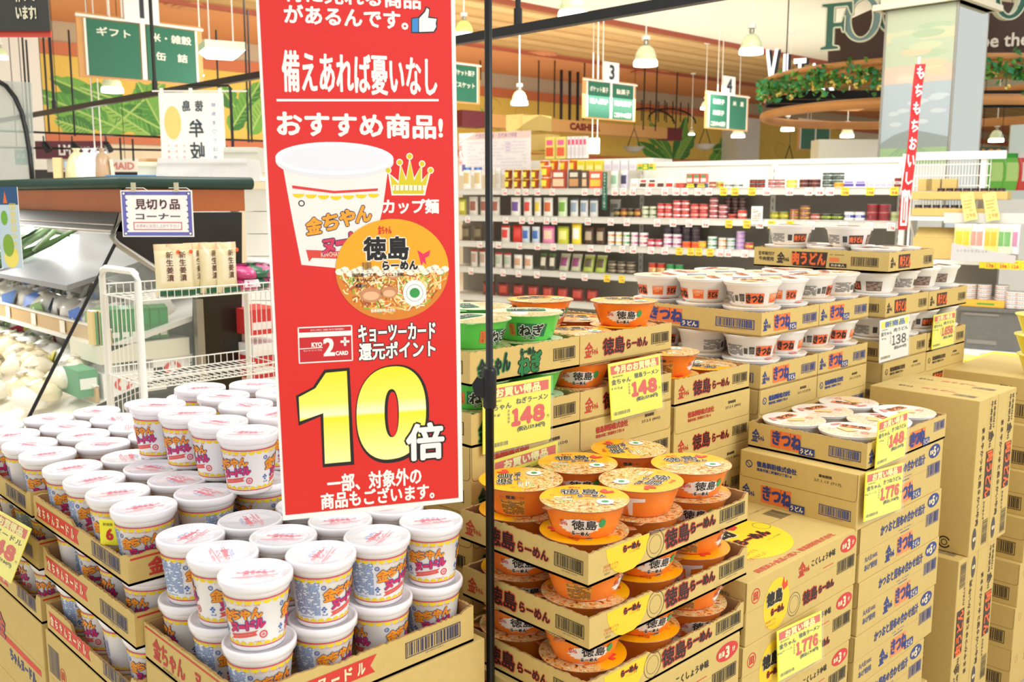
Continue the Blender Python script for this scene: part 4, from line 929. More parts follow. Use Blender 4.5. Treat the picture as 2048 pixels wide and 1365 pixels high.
# picture of the ramen lid
cu, cz = pp(786, 540); rx = pp(897, 540)[0] - cu; rz = abs(pp(786, 438)[1] - cz)
d.ell(cu, cz, rx, rz, 'D9822A', 6, 56)
R = random.Random(5)
for i in range(420):
    a = R.uniform(math.pi * 1.02, math.pi * 1.98); rr = math.sqrt(R.random()) * .97; x = cu + rx * rr * math.cos(a); z = cz + rz * rr * math.sin(a) * 1.0 + .004; t = R.uniform(0, 3.14); l = R.uniform(.004, .016); t2 = t + R.uniform(-.8, .8)
    c = R.choice(['F3D58A', 'F7E2A8', 'E8A84C', 'F0C46A', 'C46A2A', 'F6E9C8', '8DB83A', 'A8522A'])
    x1, z1 = x + math.cos(t) * l, z + math.sin(t) * l; x2, z2 = x1 + math.cos(t2) * l, z1 + math.sin(t2) * l
    ok = all(((q - cu) / rx) ** 2 + ((w_ - cz) / rz) ** 2 < .96 for q, w_ in ((x1, z1), (x2, z2)))
    if ok: d.line((x, z), (x1, z1), .0019, c, 7 + i * .002); d.line((x1, z1), (x2, z2), .0019, c, 7 + i * .002)
for x, y, a_, b_ in ((742, 590, .016, .010), (778, 585, .012, .008), (785, 545, .012, .009)):
    d.ell(*pp(x, y), a_, b_, 'C98A60', 8.0, 14); d.ell(*pp(x, y + 2), a_ * .7, b_ * .6, 'E8B88C', 8.2, 14)
d.add([(cu, cz)] + [(cu + rx * math.cos(a), cz + rz * math.sin(a)) for a in [math.pi * i / 28 for i in range(29)]], [(0, i, i + 1) for i in range(1, 29)], 'F3A81E', 8.4)
for i in range(22):
    a = -1 + 2 * i / 21; d.ell(cu + rx * .93 * a, cz - .001 + .003 * math.sin(i * 2.1), .006, .0045, 'F8F0DC', 8.6, 8)
d.text('徳島', *pp(772, 497), .030, '1A1818', w=.0600, bold=.0016, out=('F4F2EC', .0011), L=9.5)
d.text('らーめん', *pp(800, 531), .0115, '1A1818', w=.048, bold=.0009, out=('F4ECE0', .0009), L=9.5); d.text('金ちゃん', *pp(769, 460), .011, 'D8322A', w=.018, bold=.0005, L=9.5)
d.poly(P((834, 500), (846, 508), (860, 500), (858, 512), (850, 516), (852, 530), (846, 524), (842, 532), (838, 514)), 'E2335A', 9.5)
d.code(pp(711, 0)[0], pp(0 + 730, 540)[1], pp(743, 530)[0], pp(730, 525)[1], '4A4642', False, L=9.5, n=14)
for t, x, y, w in (('何回食べても', 728, 550, .033), ('うまいんじょ!', 729, 560, .033), ('熱湯3分', 722, 572, .015), ('こくしょうゆ味', 785, 549, .028), ('徳島製粉株式会社', 766, 621, .034)): d.text(t, *pp(x, y), .0046, '2A2422' if y < 600 else 'F4E8D0', w=w, bold=.0002, L=9.5, res=1)
cu2, cz2 = pp(829, 586); d.ell(cu2, cz2, .0162, .0178, 'F2F2F0', 9, 28); d.ring(cu2, cz2, .0112, .0118, '6A9A70', 9.3, 24); d.ell(cu2, cz2, .0072, .0068, '3A9A4A', 9.4, 20)
# point card
a, c_b = pp(595, 655), pp(706, 722); u0, z0, u1, z1 = a[0], c_b[1], c_b[0], a[1]
d.frame(u0, z0, u1, z1, .0016, W_, 2); d.rect(u0 + .0016, z1 - .0075, u1 - .0016, z1 - .0016, 'C82028', 2.2); d.rect(u0, z1 - .014, u1, z1 - .0075, W_, 2.2)
d.rect(u0 + .0016, z0 + .0016, u1 - .0016, z1 - .014, 'C9222A', 2)
d.text('KYO-TWO CARD PLUS MEMBERS', (u0 + u1) / 2 + .003, z1 - .0048, .0021, W_, w=.044, L=3, res=1); d.text('KYO', u0 + .0245, z0 + .0245, .0058, W_, w=.0135, bold=.0004, L=3)
d.line((u0 + .002, z0 + .0198), (u0 + .032, z0 + .0205), .0011, W_, 3); d.text('キョーツーカード プラス', u0 + .019, z0 + .0170, .0026, W_, w=.024, L=3, res=1)
d.text('2', u0 + .0405, z0 + .0205, .0225, W_, w=.0135, bold=.0014, L=3); d.text('CARD', u0 + .0575, z0 + .0115, .0052, W_, w=.0165, bold=.0004, L=3); d.rect(u0 + .0560, z0 + .0255, u0 + .0680, z0 + .0285, W_, 3); d.rect(u0 + .0605, z0 + .0210, u0 + .0635, z0 + .0330, W_, 3)
# the ten
GY = bpy.data.materials.new('print_yellow_gradient'); GY.use_nodes = True; nt = GY.node_tree; tc = nt.nodes.new('ShaderNodeTexCoord'); sp = nt.nodes.new('ShaderNodeSeparateXYZ'); mr = nt.nodes.new('ShaderNodeMapRange'); rr_ = nt.nodes.new('ShaderNodeValToRGB')
mr.inputs[1].default_value = pp(720, 925)[1]; mr.inputs[2].default_value = pp(720, 738)[1]; nt.links.new(tc.outputs['Object'], sp.inputs[0]); nt.links.new(sp.outputs['Z'], mr.inputs[0]); nt.links.new(mr.outputs[0], rr_.inputs[0]); nt.links.new(rr_.outputs[0], nt.nodes['Principled BSDF'].inputs['Base Color'])
e = rr_.color_ramp.elements; e[0].position = 0; e[0].color = srgb('F6F4A8'); e[1].position = .50; e[1].color = srgb('F3EC2A')
for p_, c__ in ((.54, 'F9F7CE'), (.66, 'F5F06A'), (1, 'F1E822')): q = e.new(p_); q.color = srgb(c__)
nt.nodes['Principled BSDF'].inputs['Roughness'].default_value = .3
def z3(x, y): return pp(500 + x / 2.528, 500 + y / 2.528)
one = [z3(x, y) for x, y in ((246, 745), (330, 700), (383, 622), (489, 612), (509, 1070), (378, 1082), (370, 826), (252, 868))]
cxo = sum(p[0] for p in one) / 8; czo = sum(p[1] for p in one) / 8
big = [z3(x, y) for x, y in ((232, 738), (318, 694), (376, 606), (503, 596), (527, 1086), (368, 1100), (356, 842), (246, 890))]
oneF = [(0, 1, 6, 7), (1, 2, 3), (1, 3, 4, 5, 6)]
d.add(big, oneF, '1A1512', 3); d.add(one, oneF, GY, 4)
ou, oz = z3(716, 826); oa = abs(z3(890, 826)[0] - ou); ob = abs(z3(716, 590)[1] - oz); ia = abs(z3(752, 826)[0] - ou); ib = abs(z3(716, 704)[1] - oz)
def oval(r0, r1, m, L, n=56, du=0, dz=0, p_=2.3):
    Pn = []
    for i in range(n + 1):
        a = 2 * math.pi * i / n; cc, ss = math.cos(a), math.sin(a); f_ = lambda v: math.copysign(abs(v) ** (2 / p_), v)
        Pn += [(ou + du + r0[0] * f_(cc), oz + dz + r0[1] * f_(ss) + r0[0] * f_(cc) * .06), (ou + du + r1[0] * f_(cc), oz + dz + r1[1] * f_(ss) + r1[0] * f_(cc) * .06)]
    d.add(Pn, [(2 * i, 2 * i + 1, 2 * i + 3, 2 * i + 2) for i in range(n)], m, L)
oval((ia * .72, ib * .93), (oa * 1.06, ob * 1.055), '1A1512', 3.4, du=.0015, dz=-.0015); oval((ia, ib), (oa, ob), GY, 4.2)
ptext('倍', 814, 848, 886, 918, W_, bold=.0026, strikes=8, L=6.2, out=('1A1512', .0022))
pr = obj('printed_face', d.me('printed_face', lambda x, y, dd: p3(x, y, dd * .35 + .0003)), bo)

# ================================================================ price cards
def price_card(label, plane, c, tl, tr, bl, head, l1, l2, big, small, ax='y', wt='102g', white=False, hc='D9402E', group='yellow price cards'):
    """a stiff card in a clear sleeve, given by where three of its corners stand"""
    f = ony if ax == 'y' else onx
    a, b_, e_ = f(*tl, c), f(*tr, c), f(*bl, c); U = (b_ - a); W = U.length; U.normalize(); Vv = (e_ - a); H = Vv.length; Vv.normalize()
    n = U.cross(Vv); n = n if n.dot(E0 - a) > 0 else -n
    col = mat('card_yellow', 'F6EE2E', .35, coat=.3) if not white else mat('card_white', 'F2F1EC', .35, coat=.3)
    bb = B(); V = [a, b_, b_ + Vv * H, e_]; V = V + [v - n * .0015 for v in V]
    bb.add([v - a for v in V], [(0, 1, 2, 3)[::-1], (4, 5, 6, 7), (0, 4, 7, 3), (1, 2, 6, 5), (0, 1, 5, 4), (3, 7, 6, 2)], col)
    o = obj('price_card', bb.me('price_card'), None, a); tag(o, label, 'price card', group)
    q = Dec(); k = W / .105
    q.rect(W * .04, H * .80, W * .96, H * .95, hc, 1); q.text(head, W * .5, H * .875, H * .13, 'F8F0A0' if not white else '2A62B0', w=W * .80 if len(head) > 5 else W * .66, bold=.0008 * k, L=2)
    q.text('徳島製粉', W * .16, H * .755, H * .03, '3A3416', w=W * .2, res=1)
    if l1: q.text(l1, W * .22, H * .665, H * .095, '2A2618', w=W * .36, bold=.0003, L=2)
    if l2: q.text(l2, W * .71, H * .70, H * .09, '2A2618', w=W * .48, bold=.0003, L=2)
    q.text(wt, W * .14, H * .545, H * .05, '2A2618', w=W * (.05 * len(wt)), res=1)
    q.num(big, W * .66, H * .46, H * .225, 'DC2A24' if not white else '1C1C1E', W * .50, bold=(.0026 if len(big) < 4 else .0018) * k if not white else .0012, L=2)
    q.vtext('本体価格', W * .36, H * .60, H * .05, '5A5220', res=1); q.text('円', W * .955, H * .38, H * .05, '2A2618', res=1)
    q.text(small, W * .70, H * .265, H * .085, '2A2618', w=W * .42, bold=.0004, L=2, res=1); q.code(W * .05, H * .07, W * .36, H * .13, '7A7430', False, n=18)
    obj('printed_face', q.me('printed_face', planar(Vv * H, U, -Vv, n)), o)
    s = B(); V = [Vector((0, 0, 0)) - U * .002 + n * .0035 - Vv * .002, U * (W + .002) + n * .0035 - Vv * .002, U * (W + .002) + Vv * (H + .003) + n * .0035, Vv * (H + .003) - U * .002 + n * .0035]
    s.add(V + [v + n * .0002 for v in V], [(0, 1, 2, 3), (7, 6, 5, 4), (0, 4, 5, 1), (1, 5, 6, 2), (2, 6, 7, 3), (3, 7, 4, 0)], GLASS); obj('clear_sleeve', s.me('clear_sleeve'), o)
    return o
yf = by - .012
price_card('yellow price card for green bowls, 148, right of the black pole', 'y', yf, (966, 775), (1102, 752), (966, 910), 'お買い得品', '金ちゃん', 'ねぎラーメン', '148', '(税込159.84円)', wt='106g')
price_card('yellow price card partly hidden behind the front orange bowls', 'y', yf, (984, 922), (1116, 882), (984, 1050), 'お買い得品', '金ちゃん', 'ラーメン', '1,776', '(税込1,918円)')
price_card('yellow price card on the left orange back stack, tilted, 148', 'y', yf - .006, (1216, 729), (1320, 708), (1223, 842), '今月のお買得品', '金ちゃん', '徳島ラーメン', '148', '(税込159.84円)')
price_card('white new-product price card, 138, on the third udon stack', 'y', yf, (1760, 642), (1819, 629), (1758, 727), '新商品', '金ちゃん', '肉うどん', '138', '(税込149.04円)', white=True, hc='F4E640', wt='89g')
price_card('small yellow price card, 1,656, on the rightmost udon stack', 'y', yf, (1868, 631), (1912, 622), (1863, 700), 'お買い得品', '金ちゃん', '肉うどん', '1,656', '(税込1,788円)')
price_card('upper yellow price card on the low udon tray, 148', 'y', .870, (1757, 843), (1817, 821), (1750, 938), 'お買い得品', '金ちゃん', 'きつねうどん', '148', '(税込159円)', wt='95g')
price_card('lower yellow price card on the udon carton, 1,776', 'y', .866, (1732, 947), (1807, 926), (1727, 1045), 'お買い得品', '金ちゃん', 'きつねうどん', '1,776', '(税込1,918円)', wt='95gケース')
price_card('yellow price card taped on the yellow-circle cartons, 1,776', 'y', .868, (1554, 1264), (1643, 1222), (1556, 1365), 'お買い得品', '金ちゃん', '徳島ラーメン', '1,776', '(税込1,918円)', wt='102gケース')
price_card('yellow price card hanging at the left edge of the cup pile, 148', 'x', .487, (-42, 999), (63, 1059), (-72, 1100), '今月のお買得品', '金ちゃん', 'ヌードル', '148', '(税込159.84円)', 'x', wt='85g')
b = B(); b.box((0, 0, 0), (.030, .0012, .040), MATS['card_yellow']); o = obj('price_tag', b.me('price_tag'), None, (.525, 1.455, .968), -.9); tag(o, 'small yellow tag with a red six tucked between the left cups', 'price tag')
q = Dec(); q.text('6', .016, .017, .017, 'C8281E', bold=.0012); q.text('新価格', .014, .033, .005, '3A3416', w=.016, res=1); obj('printed_face', q.me('printed_face'), o)
# ================================================================ SUPERMARKET GONDOLA behind the stacks
GO = at(1800, 394, 7.6); GO.z = 0
gx = Vector((.215, -.977, 0)).normalized(); gy = Vector((-gx.y, gx.x, 0))       # gx: to the viewer's right, gy: away
if gy.dot(GO) < 0: gy = -gy
GRZ = math.atan2(gx.y, gx.x)
def gp(px, py, w=0):
    """sight line met with the gondola's plane w behind its shelf fronts -> (u, z, distance)"""
    q = onplane(px, py, GO + gy * w, gy); return (q - GO).dot(gx), q.z, (q - E0).dot(Vector((FX * CP, FY * CP, -SP)))
def gw(u, w, z): return GO + gx * u + gy * w + Vector((0, 0, z))
SH = [gp(1400, y, 0)[1] for y in (376, 437, 497, 557, 622)]; GTOP = gp(1500, 323, .42)[1]
UL = gp(880, 400)[0]; UR = gp(1803, 400)[0]
gon = thing('shelf_gondola', 'long white supermarket shelf unit full of cans and pouches behind the stacks', 'shelf unit', GO, GRZ)
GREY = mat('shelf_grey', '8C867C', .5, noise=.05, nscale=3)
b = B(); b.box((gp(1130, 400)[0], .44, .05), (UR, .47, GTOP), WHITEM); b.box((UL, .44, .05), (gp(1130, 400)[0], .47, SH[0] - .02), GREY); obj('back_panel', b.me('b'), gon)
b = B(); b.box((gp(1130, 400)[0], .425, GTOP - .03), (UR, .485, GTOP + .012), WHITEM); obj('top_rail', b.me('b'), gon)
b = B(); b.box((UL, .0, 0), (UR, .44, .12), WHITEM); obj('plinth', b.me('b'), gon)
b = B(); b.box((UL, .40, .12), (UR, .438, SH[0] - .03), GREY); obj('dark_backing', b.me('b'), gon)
for px in (985, 1285, 1547, 1801):
    u = gp(px, 400, .4)[0]; b = B(); b.box((u - .022, .385, .1), (u + .022, .44, GTOP + .01 if px > 1100 else SH[0]), WHITEM)
    for k in range(24): b.box((u - .004, .383, .2 + k * .065), (u + .004, .386, .235 + k * .065), GREY)
    obj('upright', b.me('b'), gon)
RAILP = mat('price_rail', 'D6D3CC', .2, coat=.6); SHB = mat('shelf_board', 'D8D4CA', .5)
for i, z in enumerate(SH):
    b = B(); b.box((UL, .012, z - .022), (UR - .01, .43, z - .004), SHB); b.box((UL, .0, z - .060), (UR - .01, .012, z), RAILP); b.box((UL, -.006, z - .060), (UR - .01, .0, z - .055), RAILP); b.box((UL, -.006, z - .006), (UR - .01, .0, z), RAILP)
    obj('shelf_board', b.me('b'), gon)
def tagmesh(yel, num):
    def f():
        b = B(); b.box((0, -.009, 0), (.062, -.0075, .066), c_('F4E434') if yel else c_('F3F2EE')); me = b.me('price_tag'); d = Dec()
        d.text(num, .034, .020, .022, 'DE4A3C', w=.044, bold=.0012, res=1); d.rect(.006, .048, .05, .055, 'E0603C' if yel else 'B9B6B0', 1); d.rect(.006, .036, .036, .040, 'A8A59C', 1)
        V = list(b.V); V2 = [(x, -.0095 - .0004 * L, y) for x, y, L in d.V]; n = len(V); mats = list(b.mats); mm = []
        for m in d.M:
            q = d.mats[m]
            if q not in mats: mats.append(q)
            mm.append(mats.index(q))
        return mesh('price_tag', V + V2, b.F + [tuple(n + i for i in q) for q in d.F], mats, b.M + mm)
    return cached(('tag', yel, num), f)
def ptag(px, row, yel=False, num='198', ypx=None):
    u = gp(px, 400)[0]; obj('price_tag', tagmesh(yel, num), gon, (u - .031, -.001, SH[row] - .066 - (.012 if row % 2 else 0)))
NUM = ['198', '458', '178', '298', '128', '698', '158', '98', '258', '348']
TG = {0: ([1010, 1036, 1052, 1076, 1105, 1170, 1195, 1230, 1247, 1266, 1297, 1330, 1352, 1370, 1396, 1418, 1533, 1579, 1617, 1639, 1660], [1447, 1470, 1504, 1690, 1740, 1788]),
      1: ([936, 1012, 1045, 1063, 1094, 1110, 1177, 1223, 1255, 1316, 1348, 1380, 1413, 1522, 1625, 1690, 1742, 1786], [1460, 1496, 1546, 1583]),
      2: ([960, 998, 1040, 1076, 1108, 1143, 1183, 1218, 1247, 1269, 1305, 1333, 1444, 1460, 1494], [1362, 1385, 1401, 1424]),
      3: ([942, 1007, 1038, 1075, 1128, 1172], [1217, 1247])}
for row, (w_, y_) in TG.items():
    for k, px in enumerate(w_): ptag(px, row, False, NUM[(k * 3 + row) % 10])
    for k, px in enumerate(y_): ptag(px, row, True, NUM[(k * 7 + row + 2) % 10])
# goods -------------------------------------------------------------
def can_me(c1, c2, r, h, metal=True):
    def f():
        b = B(); M_ = mat('tin_rim', 'C9C6BE', .3, metal=.7); a = foil(c1); e = foil(c2)
        b.lathe([(r * .93, 0), (r, .0025)], M_, 18); b.lathe([(r, .0025), (r, h * .30)], a, 18); b.lathe([(r * 1.002, h * .30), (r * 1.002, h * .62)], e, 18); b.lathe([(r, h * .62), (r, h - .003)], a, 18); b.lathe([(r, h - .003), (r * 1.01, h - .0015), (r * .95, h)], M_, 18)
        d = [(r * 1.006 * math.cos(t), r * 1.006 * math.sin(t)) for t in [-math.pi / 2 + q * .18 for q in (-3, -2, -1, 0, 1, 2, 3)]]
        V = [(x, y, h * .34) for x, y in d] + [(x, y, h * .56) for x, y in d]; b.add(V, [(i, i + 1, i + 8, i + 7) for i in range(0, 6, 2)], a)
        return b.me('can')
    return cached(('can', c1, c2, round(r, 4), round(h, 4)), f)
def pouch_me(w, h, t, c1, c2, c3, seal=True):
    def f():
        b = B(); nx, nz = 7, 9; R = random.Random(int(w * 1e4 + h * 1e3)); V = []; g_ = []
        for side in (-1, 1):
            for j in range(nz):
                for i in range(nx):
                    a, c = i / (nx - 1), j / (nz - 1); bul = (math.sin(math.pi * a) ** .6) * ((math.sin(math.pi * min(1, c * .9 + .1)) ** .55) if c < 1 else 0)
                    if c == 0: bul = .55 * math.sin(math.pi * a) ** .5
                    V.append(((a - .5) * w * (1 - .05 * math.sin(math.pi * c)), side * (t * .5 * bul + .0008 + R.uniform(0, .05) * t * (bul > 0)), c * h))
        Fa = []; mi = []
        for s_ in range(2):
            for j in range(nz - 1):
                for i in range(nx - 1):
                    q = s_ * nx * nz + j * nx + i; f4 = (q, q + 1, q + nx + 1, q + nx); Fa.append(f4 if s_ == 0 else f4[::-1])
                    mi.append(2 if j >= nz - 2 and seal else (1 if s_ == 0 and 2 <= j <= 5 and 1 <= i <= nx - 3 else 0))
        for j in range(nz - 1):
            for i in (0, nx - 1): q = j * nx + i; Fa.append((q, q + nx, q + nx + nx * nz, q + nx * nz)); mi.append(0)
        me = mesh('pouch', V, Fa, [foil(c1), foil(c2), foil(c3)], mi); me.polygons.foreach_set('use_smooth', [True] * len(me.polygons)); return me
    return cached(('pouch', round(w, 3), round(h, 3), c1, c2, c3), f)
def pack_me(w, h, t, c1, c2, c3):
    def f():
        b = B(); bb = .002; b.box((-w / 2, 0, 0), (w / 2, t, h), foil(c1)); b.box((-w * .42, -.0006, h * .12), (w * .42, .001, h * .52), foil(c2)); b.box((-w * .36, -.001, h * .62), (w * .36, .001, h * .86), foil(c3)); return b.me('pack')
    return cached(('pack', round(w, 3), round(h, 3), c1, c2, c3), f)
def cupn_me(w, h, c1, c2):
    def f():
        b = B(); r = w / 2; b.lathe([(r * .74, 0), (r * .95, h * .93)], foil(c1), 16); b.lathe([(r * .96, h * .93), (r, h * .95), (r * .98, h)], foil(c2), 16)
        P_ = [(-r * .45, h * .2), (r * .45, h * .2), (r * .5, h * .75), (-r * .5, h * .75)]; b.add([(x, -r * .93, z) for x, z in P_], [(0, 1, 2, 3)], foil('F6E23A')); return b.me('cup')
    return cached(('cupn', round(w, 3), round(h, 3), c1, c2), f)
CN = {}
SHN = ['top shelf', 'second shelf', 'third shelf', 'fourth shelf', 'fifth shelf']
def run(kind, row, px0, px1, n, hpx, cols, word, cat, stack=1, w=.05, depth=1, lean=0, basepx=None, base=None, wid=None):
    """n goods side by side between two places on a shelf, stacked and ranked back as the photograph shows"""
    for i in range(n):
        px = px0 + (px1 - px0) * (i + .5) / n; u, _, dd = gp(px, 400, w); mp = dd / F; wm = (px1 - px0) / n * mp * .96; hm = hpx * mp / .985
        z0 = (SH[row] if base is None else base)
        for dpt in range(depth):
            for s in range(stack if not isinstance(stack, (list, tuple)) else stack[i % len(stack)]):
                c = cols[i % len(cols)]; hs = hm
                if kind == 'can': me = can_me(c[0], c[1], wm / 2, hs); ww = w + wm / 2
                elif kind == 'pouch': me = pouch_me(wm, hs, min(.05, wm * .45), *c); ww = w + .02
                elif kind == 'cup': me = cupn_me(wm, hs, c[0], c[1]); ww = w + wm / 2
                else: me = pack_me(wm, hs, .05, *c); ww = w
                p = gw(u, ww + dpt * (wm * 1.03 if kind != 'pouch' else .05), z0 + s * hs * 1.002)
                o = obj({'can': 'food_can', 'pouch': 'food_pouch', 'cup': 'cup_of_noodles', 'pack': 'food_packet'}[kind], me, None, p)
                o.rotation_euler = (-lean, 0, GRZ + random.uniform(-.04, .04) + (0))
                CN[(word, row)] = CN.get((word, row), 0) + 1; k = CN[(word, row)]
                tot = n
                lab = '%s, gondola %s' % (word, SHN[row])
                pos = (', %s from left' % ORD[i + 1]) if n > 1 else ''
                ex = '' if stack == 1 or (isinstance(stack, (list, tuple)) and stack[i % len(stack)] == 1) else (', %s' % ('lowest', 'second up', 'third up', 'fourth up')[s])
                ex += '' if depth == 1 else (', front' if dpt == 0 else ', behind')
                tag(o, '%s%s%s' % (lab, pos, ex), cat, '%s on the %s' % (word.split(' by')[0] + 's', SHN[row]))
Wt, Cr = 'F1EEE8', 'E6DCC4'
# top shelf
run('pouch', 0, 922, 965, 2, 42, [(Wt, 'D9C08A', '3A6FC0')], 'white flour bag with blue clip', 'bag', w=.08)
run('pouch', 0, 968, 1003, 2, 40, [('D8D6D2', 'C9C2B4', 'EDEBE6')], 'silvery white food bag', 'bag', w=.08)
run('cup', 0, 1004, 1075, 4, 18.5, [('8A3A1E', 'E8D43A'), ('A0461E', 'F0DC3A')], 'yellow and brown noodle cup', 'noodle cup', stack=2, w=.04)
run('cup', 0, 1075, 1099, 1, 22, [('D9622A', 'F2E6D8')], 'orange noodle cup', 'noodle cup', stack=2, w=.04)
run('pack', 0, 1100, 1132, 1, 36, [('B5402A', 'E6C9A0', 'F0E4D4')], 'red food packet', 'packet', w=.04)
run('pack', 0, 1134, 1160, 1, 36, [('4A3A2C', 'C9925A', 'D8CFC0')], 'dark stew packet', 'packet', w=.04)
run('pack', 0, 1162, 1174, 1, 35, [('6A4A34', 'D8B48A', 'E8D8C8')], 'narrow brown packet', 'packet', w=.04)
run('pack', 0, 1176, 1204, 1, 33, [('E0502E', 'F0C040', 'F4E8DA')], 'orange and yellow packet', 'packet', w=.04)
run('cup', 0, 1074, 1152, 4, 23, [('DE6A2A', 'F2E6D8'), ('D8581E', 'F6E23A')], 'orange noodle cup in the upper row', 'noodle cup', w=.22, base=SH[0] + .165)
run('pack', 0, 1152, 1204, 3, 20, [('F0E22E', 'F6F09A', 'E8D422')], 'bright yellow packet in the upper row', 'packet', w=.24, base=SH[0] + .172)
run('pack', 0, 1206, 1272, 4, 20, [('ECE8EE', 'D8D2E0', 'F3F1F4')], 'white tissue-like packet in the upper row', 'packet', w=.24, base=SH[0] + .172)
run('pack', 0, 1273, 1306, 3, 12, [('F0DC30', '3FA04A', 'E88A2A'), ('3FA04A', 'F0DC30', 'F0DC30')], 'green and yellow packet in the upper row', 'packet', w=.24, base=SH[0] + .172)
run('pouch', 0, 1216, 1256, 2, 34, [('DDE8DC', '8FB89A', Wt), ('D6D2E0', '3C3A5A', Wt)], 'pale rice bag', 'bag', w=.08)
run('pack', 0, 1258, 1346, 5, 19, [(Wt, 'C9C5BE', 'EDEBE6'), (Wt, '4A3A34', 'C8402E'), (Wt, 'C8442E', '4A3A34'), (Wt, '5A3A34', 'D8D2CA'), (Wt, 'C8382A', 'E8E2DA')], 'white packet with dark picture', 'packet', w=.04, lean=.25)
run('can', 0, 1346, 1368, 1, 10, [('C8402A', 'E06048')], 'flat red can', 'can', w=.04)
run('pack', 0, 1369, 1412, 2, 9, [('2A2A24', 'E8D82E', 'E8D82E'), ('1C2A5A', 'E0D04A', 'E0D04A')], 'black and yellow canned meat', 'can', w=.04)
run('pack', 0, 1371, 1412, 3, 18, [('E2502E', 'F3EEE4', '3FA06A')], 'small red and white carton', 'carton', w=.16, base=SH[0] + .045)
run('can', 0, 1414, 1444, 2, 12, [('A83A24', 'E8D8B0'), ('B8C03A', 'C8382A')], 'squat red and gold can', 'can', w=.04)
run('can', 0, 1445, 1482, 2, 10, [(Wt, '2E5A48')], 'white can with dark green mark', 'can', w=.04)
run('can', 0, 1495, 1527, 2, 8, [('2A2422', 'C83A24')], 'black and red flat can', 'can', stack=2, w=.04)
run('can', 0, 1532, 1566, 2, 8, [('B03A3A', 'E8E0DA')], 'crimson and white flat can', 'can', stack=2, w=.04)
run('can', 0, 1568, 1590, 1, 15, [('D8D23A', 'EEE8A0')], 'pale yellow flat can', 'can', w=.04)
run('can', 0, 1594, 1637, 2, 8, [('7A2A22', '2A2220')], 'dark red flat can', 'can', stack=2, w=.04)
run('can', 0, 1640, 1684, 2, 9.5, [('1F3A32', 'BFC8C0')], 'dark green flat can', 'can', stack=[3, 3], w=.05)
run('can', 0, 1664, 1684, 1, 10, [('E8B83A', 'D8742A')], 'yellow flat can', 'can', w=.0)
run('pack', 0, 1684, 1731, 2, 13, [('E6E2EE', '5A4AA0', '8A7AC0')], 'white and purple tin', 'tin', w=.04)
run('pack', 0, 1735, 1783, 4, 12, [('ECE8E4', 'C0B4D8', 'D8C8B8')], 'pale lilac tin', 'tin', w=.04)
run('can', 0, 1785, 1800, 1, 18, [('8A2A2A', 'E8E0DA')], 'dark red jar', 'jar', w=.04)
# second shelf
run('pouch', 1, 913, 933, 1, 34, [('B8B03A', 'E8E27A', '7A8A2A')], 'yellow green food pouch', 'pouch', w=.05)
run('pouch', 1, 934, 1000, 3, 36, [('DDD8CE', '9A5A4A', 'E8E4DA')], 'white pouch with a brown letter', 'pouch', w=.05)
run('pouch', 1, 1017, 1042, 1, 36, [('EDEAE4', '6A4A94', Wt)], 'white pouch with a purple oval', 'pouch', w=.04)
run('pouch', 1, 1043, 1064, 1, 36, [('EDEAE4', 'D8463A', Wt)], 'white pouch with a red oval', 'pouch', w=.04)
run('pouch', 1, 1065, 1082, 1, 36, [('EDEAE4', 'E0C23A', Wt)], 'white pouch with a yellow oval', 'pouch', w=.04)
run('pouch', 1, 1083, 1106, 1, 36, [('EDEAE4', 'C8642E', Wt)], 'white pouch with an orange oval', 'pouch', w=.04)
run('pouch', 1, 1112, 1135, 1, 37, [('DCEBC8', '6FA53A', Wt)], 'white pouch with a green oval', 'pouch', w=.04)
run('pouch', 1, 1137, 1196, 3, 36, [('E4E2DC', '8AA0B8', '5A6470')], 'large white and blue rice pouch', 'pouch', w=.05)
run('pouch', 1, 1216, 1242, 1, 34, [('A8A49A', '5A564E', 'C8C4BA')], 'grey pouch', 'pouch', w=.14)
run('can', 1, 1225, 1280, 4, 17, [('2E2A22', 'B89A4A'), ('7A3A22', 'D8A84A')], 'small dark and gold can', 'can', w=.04)
run('can', 1, 1281, 1311, 2, 11, [('D8DCC0', '5A6A3A')], 'cream can with a dark band', 'can', stack=2, w=.04)
run('can', 1, 1312, 1342, 2, 14, [('D8383A', 'F0DAD4')], 'red can with a pink fish oval', 'can', stack=[2, 2], w=.04)
run('can', 1, 1343, 1377, 2, 11.5, [('D23034', 'F2EEEA')], 'tall red and white can', 'can', stack=3, w=.04)
run('can', 1, 1378, 1414, 2, 14, [('C8383A', 'E6B8A4')], 'round red can with a face-like print', 'can', stack=2, w=.04)
run('can', 1, 1416, 1434, 1, 10, [('B02C3A', 'F0E4E2')], 'crimson and white can', 'can', stack=4, w=.05)
run('can', 1, 1435, 1453, 1, 9, [('B02C3A', 'F0E4E2')], 'short crimson and white can', 'can', stack=3, w=.05)
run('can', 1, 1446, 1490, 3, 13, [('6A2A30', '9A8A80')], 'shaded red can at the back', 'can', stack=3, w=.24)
run('can', 1, 1454, 1472, 1, 9, [('D8442A', '2A2A2A')], 'orange and black flat can', 'can', w=.02)
run('can', 1, 1473, 1492, 1, 17, [('D8442A', 'F0E8E0')], 'orange red can', 'can', w=.02)
run('can', 1, 1538, 1576, 2, 15, [('8A8A2A', 'D8C84A')], 'olive can with a gold lid', 'can', w=.04)
run('can', 1, 1578, 1597, 1, 10, [('A83A2A', '8AA03A')], 'red and green can', 'can', stack=2, w=.04)
run('can', 1, 1598, 1619, 1, 9, [('8A2A2A', 'C8B84A')], 'maroon can with a green lid', 'can', stack=3, w=.04)
run('can', 1, 1620, 1640, 1, 12, [('A8302A', 'E0C8B8')], 'flat maroon can', 'can', w=.04)
